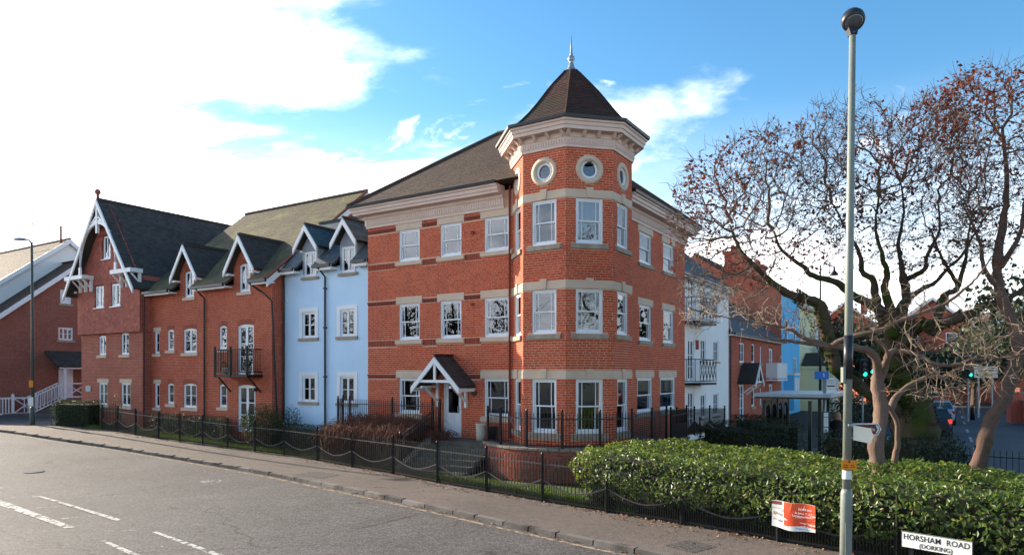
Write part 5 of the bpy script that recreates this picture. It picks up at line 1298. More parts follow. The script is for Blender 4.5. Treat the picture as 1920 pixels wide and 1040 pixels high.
# ------------------------------------------------------------------ iron railings
def post(x, y, z0, h, r=.03, cap=True):
    m = MB().box(x-r, x+r, y-r, y+r, z0, z0+h)
    if cap: m.lathe([(.018, z0+h), (.036, z0+h+.03), (.04, z0+h+.05), (.026, z0+h+.08), (.002, z0+h+.095)], x, y, 8)
    return m
def railing(t, pts, z0s, H, step=.11, scallop=True, closed_posts=True, near=None, limit=300, parts=None):
    # pts: post places; z0s: foot height per post
    pk = []
    P = [Vector(p) for p in pts]
    for i, p in enumerate(P): put(post(p.x, p.y, z0s[i], H), 'post', M['iron'], t)
    for i in range(len(P)-1):
        a, b_ = P[i], P[i+1]; L_ = (b_-a).length; d = (b_-a)/L_; za, zb = z0s[i], z0s[i+1]; A3, B3 = Vector((*a, za)), Vector((*b_, zb)); up = Vector((0, 0, 1))
        tz = H-.20
        put(MB().bar(A3+up*tz, B3+up*tz, .016, .034), 'rail', M['iron_worn'], t); put(MB().bar(A3+up*.07, B3+up*.07, .016, .034), 'rail', M['iron'], t)
        sc = lambda f: .30+.26*(abs(2*f-1))**1.7
        if scallop:
            m = MB(); n = 16; q = [A3.lerp(B3, k/n)+up*sc(k/n) for k in range(n+1)]
            for u, v in zip(q, q[1:]): m.bar(u, v, .02, .03)
            put(m, 'scallop_rail', M['iron_worn'], t)
        n = max(2, round(L_/step))
        for k in range(1, n):
            f = k/n; c = A3.lerp(B3, f); pk.append((c.x, c.y, c.z+.03, H-.06, math.atan2(d.y, d.x)))
        if scallop:
            for k in range(n):
                f = (k+.5)/n; c = A3.lerp(B3, f); pk.append((c.x, c.y, c.z+.03, sc(f)-.03, math.atan2(d.y, d.x)))
    if near is not None:
        pk.sort(key=lambda q: (Vector(q[:2])-near).length)
    me = {}
    big = MB()
    for k, (x, y, z, h, a) in enumerate(pk):
        if k < limit:
            hk = round(h, 2)
            if hk not in me: me[hk] = MB().hexa([(-.008, -.008, 0), (.008, -.008, 0), (.008, .008, 0), (-.008, .008, 0), (-.008, -.008, hk-.02), (.008, -.008, hk-.02), (.008, .008, hk-.02), (-.008, .008, hk-.02)]).hexa([(-.008, -.008, hk-.02), (.008, -.008, hk-.02), (.008, .008, hk-.02), (-.008, .008, hk-.02), (-.001, -.001, hk+.02), (.001, -.001, hk+.02), (.001, .001, hk+.02), (-.001, .001, hk+.02)]).mesh('picket', M['iron'])
            link(me[hk], 'picket', t, (x, y, z), a)
        else: big.frame(x, y, a).box(-.008, .008, -.008, .008, z, z+h)
    if big.v: put(big, 'picket', M['iron'], t, kind='stuff')
t = thing('iron_railing', 'long black iron railing with scalloped lower rail beside the pavement', 'railing', (-.69, 18.37, 0), False)
railing(t, FEN[1:], [rise(*q) for q in FEN[1:]], 1.14, near=Vector((0, 17)))
t = thing('terrace_railing', 'black iron railing curving along the top of the retaining wall', 'railing', (-.8, -2, 1))
railing(t, arc(RR-.12, 224, 360, 6)+[(TC[0]+RR-.12, 2.1)], [1.0]*8, 1.05, scallop=False)
t = thing('garden_railing', 'black iron railing behind the bare brown shrub under the left windows', 'railing', (-7.5, -.6, .9))
railing(t, [(-10.55, .05), (-10.2, -.55), (-9.5, -.62), (-7.35, -.62), (-5.5, -.62), (-4.98, -.85)], [1.12]*6, 1.1, scallop=False)
t = thing('step_handrail', 'sloping black iron handrail up the left side of the stone steps', 'handrail', (-5.2, -1.8, 0))
railing(t, [(-5.2, -2.6), (-5.2, -.95)], [.2, .93], 1.02, scallop=False); put(MB().bar((-5.2, -2.6, 1.16), (-5.2, -.95, 1.89), .035), 'top_rail', M['iron_worn'], t)
t = thing('iron_gate', 'dark iron gate at the right end of the terrace railing', 'gate', (2.0, 3.2, .95))
railing(t, [(2.05, 2.3), (2.05, 3.9)], [.95, .95], 1.05, .07, False); put(MB().box(2.03, 2.07, 2.36, 3.84, 1.05, 1.5), 'panel', M['iron'], t)
t = thing('side_railing', 'black iron railing in front of the white house beside the hedge', 'railing', (1.6, 6.5, .6))
railing(t, [(1.6, 4.2), (1.6, 6.2), (1.6, 8.2), (1.6, 10.4)], [.9, .85, .8, .7], 1.0, .1, True)
t = thing('ramp_handrail', 'sloping galvanised handrail descending beside the dark gate', 'handrail', (2.4, 5.8, .3))
put(MB().tube([(2.4, 4.2, 1.7), (2.4, 5.8, 1.2), (2.4, 7.9, .5)], .03, 6), 'rail', M['lead'], t)
for y, z in ((4.3, 1.66), (6.0, 1.14), (7.7, .56)): put(MB().box(2.38, 2.42, y-.02, y+.02, 0, z), 'post', M['iron'], t)
t = thing('street_railing', 'black iron railing at the right above the hedge beside the street', 'railing', (12.6, 17.9, 0), False)
railing(t, [(10.9, 19.3), (12.3, 18.1), (13.7, 16.9), (15.1, 15.7), (16.5, 14.5)], [0]*5, 1.2, .13, False)

# ------------------------------------------------------------------ bin, bench things by the door
t = thing('planter_bin', 'cream cylindrical tub standing on the landing right of the front door', 'tub', (-3.55, -.45, .93))
put(MB().lathe([(.15, .93), (.165, 1.2), (.17, 1.44), (.18, 1.45), (.18, 1.49), (.15, 1.49), (.14, 1.35)], -3.55, -.45, 18), 'tub', M['planter'], t, True)
t = thing('dark_bin', 'small dark bin tucked behind the cream tub', 'bin', (-3.2, -.25, .93))
put(MB().lathe([(.12, .93), (.15, 1.35), (.16, 1.36), (.15, 1.40)], -3.2, -.25, 12), 'bin', M['iron'], t, True)

# ------------------------------------------------------------------ lettering
def lettering(parent, s, size, fr, x, y, z, mat, align='CENTER', name='lettering', width=None, sub=False):
    cu = bpy.data.curves.new('lettering', 'FONT'); cu.body = s; cu.size = size; cu.align_x = align; cu.align_y = 'CENTER'; cu.extrude = .001; cu.offset = size*.008; cu.space_character = 1.06
    o = bpy.data.objects.new('lettering', cu); COL.objects.link(o); dg = bpy.context.evaluated_depsgraph_get()
    me = bpy.data.meshes.new_from_object(o.evaluated_get(dg)); bpy.data.objects.remove(o); me.materials.clear(); me.materials.append(M[mat])
    if width:
        xs = [v.co.x for v in me.vertices]; k = width/(max(xs)-min(xs))
        for v in me.vertices: v.co.x *= k
    for v in me.vertices: v.co = Vector((v.co.x, -v.co.z-.0012, v.co.y))
    X, Y = frp(fr, x, y); return link(me, name, parent, (X, Y, z), fr[2])
def plate(fr, x0, x1, z0, z1, y0=0, y1=.004): return MB().frame(*fr).box(x0, x1, y0, y1, z0, z1)
# street name plate
fr = (6.36, 11.16, R(-48)); t = thing('street_name_sign', 'white street name plate reading HORSHAM ROAD (DORKING) below the hedge', 'street sign', (6.6, 10.9, 0), False)
put(plate(fr, 0, 1.0, .36, .62, 0, .012), 'plate', M['sign_white'], t)
lettering(t, 'HORSHAM  ROAD', .125, fr, .5, -.001, .535, 'sign_black', width=.92); lettering(t, '(DORKING)', .095, fr, .5, -.001, .42, 'sign_black', width=.46)
bd = MB().frame(*fr)
for q in ((0, 1, .36, .368), (0, 1, .612, .62), (0, .008, .3685, .6115), (.992, 1, .3685, .6115)): bd.box(q[0], q[1], -.003, -.0005, q[2], q[3])
put(bd, 'border', M['sign_black'], t)
for x in (.15, .85): put(MB().frame(*fr).box(x-.03, x+.03, .013, .07, -.05, .6), 'post', M['iron'], t)
# banner on the railing
fr = (4.80, 12.58, R(-42)); t = thing('school_banner', 'orange and white printed banner tied to the railing in front of the hedge', 'banner', (4.80, 12.58, .86), False); t.scale = (.83, .83, .83)
def sheet(u0, u1, v0, v1, n=14, off=0.0, skew=0.0):
    m = MB().frame(*fr); g = []
    for j in range(5):
        row = []
        for i in range(n+1):
            u = u0+(u1-u0)*i/n; v = v0+(v1-v0)*j/4; u2 = u+skew*(v-v0)
            row.append(m.p(u2, -.05-off+.022*math.sin(u*9+1)+.012*math.sin(v*14+u*5), v-.05*(1-((u-.5)/.5)**2)*(1-(v-.3)/.55)+.008*math.sin(u*11)))
        g.append(row)
    for j in range(4):
        for i in range(n): m.face((g[j][i], g[j][i+1], g[j+1][i+1], g[j+1][i]))
    return m
put(sheet(.0, .93, .30, .86), 'sheet', M['sign_white'], t, True)
put(sheet(.27, .925, .38, .855, 14, .003, .0), 'orange_print', M['banner_orange'], t, True)
put(sheet(.27, .36, .38, .855, 4, .0055, .20), 'orange_edge', M['banner_orange'], t, True)
put(sheet(.0, .22, .78, .85, 4, .004), 'photo_print', M['brick_dark'], t, True); put(sheet(.03, .12, .45, .62, 4, .004), 'photo_print', M['skin'], t, True); put(sheet(.14, .24, .42, .60, 4, .004), 'photo_print', M['grey_clad'], t, True)
for s_, sz, u, v, wd in (('DORKING', .062, .73, .75, .27), ('St Johns C of E', .05, .70, .665, .36), ('Community School', .05, .67, .60, .42), ('Thursday 7.00pm', .034, .75, .46, .26)): lettering(t, s_, sz, fr, u, -.085, v-.01, 'white', width=wd)
lettering(t, 'Join today', .045, fr, .12, -.08, .715, 'sign_brown', width=.19); lettering(t, 'weightwatchers', .04, fr, .70, -.08, .325, 'blue_sign', width=.34)
# front lamp post with its signs
t = thing('street_lamp', 'tall grey green lamp post with a dark round head in front of the hedge', 'street lamp', (5.03, 10.3, 0), False, 'street lamps')
x, y = 5.03, 10.3; lx = lambda z: x+.013*z
put(MB().tube([(lx(0), y, 0), (lx(1.38), y, 1.38), (lx(1.45), y, 1.45)], [.086, .084, .066], 20), 'base_column', M['pole'], t, True)
put(MB().tube([(lx(1.45), y, 1.45), (lx(5), y, 5), (lx(8.32), y, 8.32)], [.063, .057, .046], 20), 'column', M['pole'], t, True)
put(MB().box(lx(.4)-.05, lx(.4)+.05, y-.0885, y-.08, .35, .95), 'access_door', M['pole'], t)
put(MB().tube([(lx(3.2)-.004, y-.002, 3.1), (lx(3.7)-.004, y-.002, 3.76)], .0655, 14), 'dark_sleeve', M['lamp_black'], t, True)
put(MB().box(lx(3.3)-.10, lx(3.3)-.062, y-.05, y+.03, 3.05, 3.28), 'sensor_box', M['pole'], t)
hd = MB().lathe([(.115, -.03), (.15, -.02), (.165, .02), (.168, .08), (.15, .14), (.10, .19), (.03, .205)], 0, 0, 24); o = put(hd, 'lamp_head', M['lamp_black'], t, True)
o.location = Vector((lx(8.5), y-.03, 8.47))-BASE[t.name]; o.rotation_euler = (R(-38), R(8), 0)
o2 = put(MB().lathe([(.02, -.055), (.10, -.045), (.135, -.021), (.135, -.012)], 0, 0, 24), 'lens', M['lamp_lens'], o, True, sub=True); 
put(MB().hexa([(lx(8.3)-.05, y-.05, 8.28), (lx(8.3)+.05, y-.05, 8.28), (lx(8.3)+.05, y+.06, 8.28), (lx(8.3)-.05, y+.06, 8.28), (lx(8.4)-.075, y-.03, 8.39), (lx(8.4)+.075, y-.03, 8.39), (lx(8.4)+.075, y+.10, 8.45), (lx(8.4)-.075, y+.10, 8.45)]), 'bracket', M['lamp_black'], t)
t = thing('footpath_sign', 'brown arrow sign reading Greensand Way on the lamp post', 'sign', (lx(2.35), y, 2.3), False)
fr = (lx(2.35)+.07, y-.03, R(6)); m = MB().frame(*fr); m.prism([(0, 2.255), (.40, 2.255), (.455, 2.345), (.40, 2.435), (0, 2.435)], 0, .006); put(m, 'plate', M['sign_white'], t)
m = MB().frame(*fr); m.prism([(.0, 2.27), (.395, 2.27), (.437, 2.345), (.395, 2.42), (.0, 2.42)], -.002, -.0005); put(m, 'brown_panel', M['sign_brown'], t); m = MB().frame(*fr); m.prism([(.36, 2.285), (.385, 2.285), (.42, 2.345), (.385, 2.405), (.36, 2.405), (.395, 2.345)], -.004, -.0022); put(m, 'chevron', M['sign_white'], t)
lettering(t, 'Greensand Way', .062, fr, .175, -.0025, 2.345, 'sign_white', width=.35); put(MB().box(lx(2.35)-.02, lx(2.35)+.09, y-.075, y-.025, 2.40, 2.43), 'clamp', M['lead'], t)
t = thing('blank_arrow_sign', 'blank cream back of an arrow sign clamped across the brown sign', 'sign', (lx(2.3), y-.05, 2.2), False)
fr = (lx(2.3)+.055, y-.07, R(-38)); m = MB().frame(*fr); m.prism([(0, 2.19), (.235, 2.15), (.27, 2.26), (.235, 2.375), (0, 2.41)], 0, .006); put(m, 'plate', M['cream_plate'], t)
for z in (2.22, 2.39): put(MB().frame(*fr).box(-.08, .05, .008, .02, z-.012, z+.012), 'clamp', M['lead'], t)
t = thing('orange_notice', 'small orange notice plate strapped to the lamp post', 'notice', (lx(1.82), y-.07, 1.82), False)
fr = (lx(1.82), y-.072, R(-3)); put(plate(fr, -.108, .108, 1.745, 1.885), 'plate', M['orange_plate'], t)
put(MB().frame(*fr).lathe([(.016, 0), (.016, .002)], 0, 0, 8).frame(), 'rivet', M['brick_dark'], t) if False else None
m = MB().frame(*fr); m.face([m.p(.0+.017*math.cos(k*.628), -.0015, 1.862+.017*math.sin(k*.628)) for k in range(10)]); put(m, 'emblem', M['sign_brown'], t)
m = MB().frame(*fr)
for u, v, wd in ((-.05, 1.815, .06), (.045, 1.815, .05), (-.05, 1.785, .075), (.05, 1.785, .065)): m.box(u-wd/2, u+wd/2, -.0016, -.0004, v-.006, v+.006)
put(m, 'print', M['sign_brown'], t, kind='stuff')
t = thing('white_sticker', 'small white sticker on the lamp post under the orange notice', 'sticker', (lx(1.68), y-.07, 1.66), False)
m = MB(); m.tube([(lx(1.6), y, 1.6), (lx(1.73), y, 1.73)], .0655, 20, False); put(m, 'sticker', M['sign_white'], t, True)

# ------------------------------------------------------------------ far left lamp post
t = thing('street_lamp', 'slim dark green lamp post with an outreach head at the far left', 'street lamp', (-27.8, 39.9, 0), False, 'street lamps')
c = gp(61, 796); x, y = c.x, c.y; t.location = (x, y, 0); BASE[t.name] = Vector((x, y, 0))
put(MB().tube([(x, y, 0), (x, y, 1.4), (x, y, 1.45)], [.12, .115, .09], 12), 'base_column', M['green_pole'], t, True)
put(MB().tube([(x, y, 1.45), (x-.0, y, 5.5), (x-.04, y, 9.75), (x-.16, y, 9.92), (x-.40, y, 9.97)], [.085, .07, .055, .045, .04], 12), 'column', M['green_pole'], t, True)
put(MB().lathe([(.02, -.06), (.11, -.05), (.13, 0), (.09, .07), (.02, .09)], 0, 0, 12), 'lamp_head', M['lead'], t, True).location = Vector((x-.65, y, 9.98))-BASE[t.name]
[c for c in t.children if c.name.startswith('lamp_head')][0].scale = (2.9, 1.2, 1)
put(MB().box(x-.09, x+.12, y-.14, y-.122, 2.45, 2.8), 'notice', M['orange_plate'], t); put(MB().box(x-.12, x+.13, y-.14, y-.122, 1.5, 1.95), 'sticker', M['sign_white'], t)
# white timber fence by the side road
t = thing('white_fence', 'white timber fence with crossed gate panel before the far left house', 'fence', (-41.3, .5, .3)); X = -41.2; y0 = -1.2
for y in (y0, y0+1.95, y0+3.3): put(MB().box(X-.07, X+.07, y-.07, y+.07, .5, 1.75).lathe([(.09, 1.75), (.02, 1.85)], X, y, 8), 'post', M['white'], t)
for z in (.5, 1.5): put(MB().box(X-.03, X+.03, y0+.08, y0+1.87, z, z+.1), 'rail', M['white'], t); put(MB().box(X-.03, X+.03, y0+2.03, y0+3.22, z, z+.1), 'rail', M['white'], t)
for k in range(10): yy = y0+.2+.17*k; put(MB().box(X-.02, X+.02, yy-.03, yy+.03, .605, 1.495), 'picket', M['white'], t)
put(MB().bar((X, y0+2.05, .6), (X, y0+3.2, 1.5), .06), 'brace', M['white'], t); put(MB().bar((X+.005, y0+2.05, 1.5), (X+.005, y0+3.2, .6), .05), 'brace', M['white'], t)

# ------------------------------------------------------------------ bus stop
sh = thing('bus_shelter', 'dark green bus shelter with arched side panels and a flat pale roof', 'bus shelter', (5.4, 5.6, 0))
x0, x1, y0, y1 = 4.55, 5.95, 4.2, 8.2
put(MB().box(x0-.25, x1+.65, y0-.3, y1+.3, 2.42, 2.52), 'roof', M['shelter_roof'], sh); put(MB().box(x0-.22, x1+.62, y0-.27, y1+.27, 2.36, 2.417), 'fascia', M['shelter_dark'], sh)
for x in (x0, x1):
    for y in (y0, (y0+y1)/2, y1): put(MB().box(x-.05, x+.05, y-.05, y+.05, 0, 2.3), 'post', M['shelter_dark'], sh)
for k in range(4):
    ya, yb = y0+.055+k*1.0, y0+.945+k*1.0; ym = (ya+yb)/2; r = .40; m = MB().frame(x0, 0, math.pi/2); pts = [(ya, 2.3), (ya, .3), (ym-r, .3), (ym-r, 1.75)]+[(ym-r*math.cos(R(a)), 1.75+r*math.sin(R(a))) for a in range(15, 180, 15)]+[(ym+r, 1.75), (ym+r, .3), (yb, .3), (yb, 2.3)]
    for q in range(len(pts)): pass
    m2 = MB().frame(x0, 0, math.pi/2)
    arcp = [(ym-r*math.cos(R(a)), 1.75+r*math.sin(R(a))) for a in range(0, 181, 15)]
    for (ua, va), (ub, vb) in zip(arcp, arcp[1:]): m2.hexa([(ua, -.02, va), (ub, -.02, vb), (ub, .02, vb), (ua, .02, va), (ua, -.02, 2.3), (ub, -.02, 2.3), (ub, .02, 2.3), (ua, .02, 2.3)])
    m2.box(ya, ym-r, -.02, .02, .3, 2.3); m2.box(ym+r, yb, -.02, .02, .3, 2.3); put(m2, 'arch_panel', M['shelter_dark'], sh)
    put(MB().frame(x0, 0, math.pi/2).box(ym-r, ym+r, .0, .006, .3, 2.1), 'pane', M['glass'], sh)
put(MB().box(x0+.1, x0+.45, y0+.3, y1-.3, .5, .55), 'bench', M['shelter_dark'], sh)
t = thing('bus_stop', 'tall bus stop pole with a blue flag and white timetable boards', 'bus stop', (10.35, 22.6, 0), False); x, y = 10.35, 22.6
put(MB().tube([(x, y, 0), (x, y, 3.25)], .05, 12), 'pole', M['lead'], t, True)
fl = put(MB().box(x-.36, x+.10, y-.07, y-.055, 2.98, 3.24), 'flag', M['blue_sign'], t); lettering(t, 'S', .17, (x, y-.0725, 0), -.06, 0, 3.11, 'sign_white')
put(MB().box(x+.055, x+.31, y-.06, y-.05, 2.55, 3.02), 'timetable', M['sign_white'], t); m = MB()
for z in (2.95, 2.9, 2.84, 2.66): m.box(x+.08, x+.28, y-.0615, y-.0605, z-.008, z+.008)
m.box(x+.06, x+.305, y-.0615, y-.0605, 2.73, 2.78); put(m, 'print', M['gutter'], t, kind='stuff')
put(MB().box(x-.09, x+.10, y-.085, y-.055, 1.15, 1.92), 'notice_frame', M['teal'], t); m = MB()
for za, zb in ((1.74, 1.88), (1.42, 1.72), (1.18, 1.39)): m.box(x-.07, x+.075, y-.09, y-.0855, za, zb)
put(m, 'notice', M['sign_white'], t, kind='stuff')

# ------------------------------------------------------------------ traffic lights, road sign, piers, walls
def signal(px, py, D, label, z0=-.1, heads=1, h=.95):
    p = at(px, py, D); t = thing('traffic_light', label, 'traffic light', (p.x, p.y, z0), False, 'green traffic lights'); x, y, z = p
    put(MB().tube([(x, y+.14, z0), (x, y+.14, z+.45)], .055, 8), 'pole', M['lead'], t)
    for k in range(heads):
        xx = x+.42*k; zz = z+.16*k
        put(MB().box(xx-.21, xx+.21, y, y+.05, zz-.28, zz+.86), 'backing_board', M['teal_dark'], t); o = put(MB().box(xx-.14, xx+.14, y-.12, y-.002, zz-.2, zz+.78), 'signal_head', M['iron'], t)
        for q, mt in ((0, 'green_light'), (.3, 'lamp_black'), (.6, 'lamp_black')):
            m = MB(); m.face([m.p(xx+.12*math.cos(a*.524), y-.124, zz+q+.12*math.sin(a*.524)) for a in range(12)]); put(m, 'lens', M[mt], o, sub=True).location = -BASE[t.name]*0
            m = MB(); 
            for a in range(7): u, v = math.radians(a*30), math.radians(a*30+30); m.hexa([(xx+.125*math.cos(u), y-.22, zz+q+.125*math.sin(u)), (xx+.125*math.cos(v), y-.22, zz+q+.125*math.sin(v)), (xx+.125*math.cos(v), y-.122, zz+q+.125*math.sin(v)), (xx+.125*math.cos(u), y-.122, zz+q+.125*math.sin(u)), (xx+.135*math.cos(u), y-.22, zz+q+.135*math.sin(u)), (xx+.135*math.cos(v), y-.22, zz+q+.135*math.sin(v)), (xx+.135*math.cos(v), y-.122, zz+q+.135*math.sin(v)), (xx+.135*math.cos(u), y-.122, zz+q+.135*math.sin(u))]) if a < 6 else None
            put(m, 'visor', M['iron'], o, sub=True)
signal(1620, 701, 38, 'pair of green traffic signals left of the mossy trunk', heads=2)
signal(1818, 702, 46, 'single green traffic signal beside the white direction sign')
p = at(1849, 697, 50); t = thing('direction_sign', 'large white and yellow direction sign on two posts across the street', 'road sign', (p.x, p.y, -.1), False); x, y, z = p
put(MB().box(x-.85, x+.85, y, y+.04, z-.42, z+.42), 'panel', M['sign_white'], t); put(MB().box(x-.45, x+.45, y-.006, y-.001, z-.3, z+.05), 'yellow_panel', M['cream_render'], t); m = MB()
for u, v, wd in ((-.4, .27, .6), (.35, .27, .5), (.0, .1, 1.2), (-.65, -.2, .2), (.0, -.12, .5), (.1, -.22, .4)): m.box(x+u-wd/2, x+u+wd/2, y-.01, y-.0065, z+v-.025, z+v+.025)
put(m, 'print', M['iron'], t, kind='stuff')
for u in (-.5, .5): put(MB().box(x+u-.05, x+u+.05, y+.05, y+.12, -.1, z+.4), 'post', M['lead'], t)
p = gp(1813, 770); t = thing('bollard', 'yellow topped traffic bollard in the middle of the street', 'bollard', (bw(11.2, 38)[0], bw(11.2, 38)[1], -.1), False); x, y = bw(11.2, 38)
put(MB().lathe([(.14, -.1), (.13, .5), (.12, .9), (.05, .95)], x, y, 10), 'bollard', M['iron'], t, True); put(MB().lathe([(.124, .62), (.122, .84)], x, y, 10), 'yellow_band', M['orange_plate'], t, True)
for i, (px_, w_, lb) in enumerate(((1897, .42, 'salmon red brick gate pier nearest the leaning trunk'), (1909.5, .42, 'salmon red brick gate pier at the right edge behind the leaning tree'))):
    p = at(px_, 785, 44); t = thing('gate_pier', lb, 'gate pier', (p.x, p.y, 0), False, 'brick gate piers'); put(MB().box(p.x-w_/2, p.x+w_/2, p.y-.2, p.y+.2, 0, 1.85), 'pier', M['red_post'], t); put(MB().box(p.x-w_/2-.05, p.x+w_/2+.05, p.y-.25, p.y+.25, 1.853, 1.95), 'cap', M['coping'], t)
def garden_wall(label, pts, h, mat, th=.25):
    p = pts[0]; t = thing('garden_wall', label, 'wall', (p[0], p[1], 0), False)
    put(MB().sweep(pts, [(-th/2, 0), (th/2, 0), (th/2, h), (-th/2, h)]), 'wall', M[mat], t); put(MB().sweep(pts, [(-th/2-.04, h+.002), (th/2+.04, h+.002), (th/2+.04, h+.08), (-th/2-.04, h+.08)]), 'coping', M['coping'], t)
a, b_ = at(1915, 0, 44), at(1990, 0, 40); garden_wall('brick garden wall running off the right edge beside the gate piers', [(a.x, a.y), (b_.x, b_.y)], 1.4, 'far_brick')
a, b_ = bw(16, 66), bw(3, 74); garden_wall('dark brick boundary wall across the end of the street', [b_, a], 1.6, 'tall_brick')
lp = at(1563, 0, 46)
t = thing('street_lamp', 'distant street lamp with a swan neck above the terrace', 'street lamp', (lp.x-.9, lp.y, 0), False, 'street lamps')
put(MB().tube([(lp.x-.9, lp.y, 0), (lp.x-.9, lp.y, 10.4), (lp.x-.6, lp.y, 10.55), (lp.x+.05, lp.y, 10.3)], [.1, .06, .045, .04], 8), 'column', M['iron'], t); put(MB().lathe([(.28, 9.75), (.22, 9.9), (.08, 10.05), (.05, 10.3)], lp.x+.05, lp.y, 10), 'lamp_head', M['iron'], t, True)

# ------------------------------------------------------------------ cars
def car(label, x, y, rz, paint, brake=True, L_=4.4, Wd=1.78, Hh=1.45, estate=True):
    t = thing('parked_car' if False else 'car', label, 'car', (x, y, -.1), False); t.rotation_euler = (0, 0, rz); BASE[t.name] = Vector((0, 0, 0))
    st = [(-L_/2, .42, .82, .80), (-L_/2+.12, .26, .98, .93), (-L_/2+.9, .2, 1.0, 1.0), (0, .2, .98, 1.0), (L_/2-1.2, .2, .95, 1.0), (L_/2-.3, .24, .78, .93), (L_/2, .36, .64, .78)]
    m = MB(); rg = []
    for y_, zl, zh, k in st:
        w = Wd/2*k; rg.append([m.p(*q) for q in ((-w*.9, y_, zl), (w*.9, y_, zl), (w, y_, zl+.18), (w, y_, zh-.16), (w*.93, y_, zh), (-w*.93, y_, zh), (-w, y_, zh-.16), (-w, y_, zl+.18))])
    for a, b_ in zip(rg, rg[1:]):
        for j in range(8): q = (j+1) % 8; m.face((a[j], a[q], b_[q], b_[j]))
    m.face(rg[0][::-1]); m.face(rg[-1]); put(m, 'body', M[paint], t)
    r0, r1 = (-L_/2+.35, -L_/2+.85) if estate else (-L_/2+.75, -L_/2+1.5)
    cab = MB(); wl, wh = Wd/2*.92, Wd/2*.70; f1, f0 = L_/2-2.1, L_/2-1.25
    cab.hexa([(-wl, r0, .96), (wl, r0, .96), (wl, f0, .94), (-wl, f0, .94), (-wh, r1, Hh-.06), (wh, r1, Hh-.06), (wh, f1, Hh-.06), (-wh, f1, Hh-.06)]); put(cab, 'window', M['car_glass'], t)
    rf = MB(); rf.hexa([(-wh-.03, r1-.05, Hh-.07), (wh+.03, r1-.05, Hh-.07), (wh+.03, f1+.05, Hh-.07), (-wh-.03, f1+.05, Hh-.07), (-wh+.08, r1+.1, Hh), (wh-.08, r1+.1, Hh), (wh-.08, f1-.1, Hh), (-wh+.08, f1-.1, Hh)])
    for sg in (-1, 1):
        for ya, yb in ((r0, r1), (f0, f1)): rf.bar((sg*(wl+.005), ya, .96), (sg*(wh+.01), yb, Hh-.05), .07)
        ym = (r1+f1)/2-.1; rf.bar((sg*(wl+.008), ym, .95), (sg*(wh+.012), ym, Hh-.05), .06)
    put(rf, 'roof', M[paint], t)
    for sg in (-1, 1):
        for yy in (-L_/2+.85, L_/2-.85):
            w = put(MB().tube([(sg*(Wd/2-.22), yy, .31), (sg*(Wd/2+.01), yy, .31)], .31, 16), 'wheel', M['tyre'], t); put(MB().tube([(sg*(Wd/2-.05), yy, .31), (sg*(Wd/2+.016), yy, .31)], .19, 12), 'rim', M['lead'], w, sub=True)
        put(MB().box(min(sg*.66, sg*.84), max(sg*.66, sg*.84), -L_/2+.02, -L_/2+.2, .72, .92), 'tail_light', M['brake_light' if brake else 'tail_red'], t)
        put(MB().box(min(sg*.9, sg*1.03), max(sg*.9, sg*1.03), f0-.35, f0-.2, .95, 1.08), 'mirror', M[paint], t)
    put(MB().box(-.8, .8, -L_/2-.06, -L_/2+.06, .36, .58), 'bumper', M[paint], t); put(MB().box(-.26, .26, -L_/2-.067, -L_/2-.061, .60 if False else .42, .54), 'number_plate', M['cream_render'], t)
d, y = bw(8.9, 24.0); car('dark blue black car with lit brake lamps seen beside the mossy trunk', d, y, TH+R(4), 'car_dark')
d, y = bw(9.2, 33.5); car('pale silver blue saloon car ahead of the dark car', d, y, TH+R(2), 'car_silver', False, estate=False)

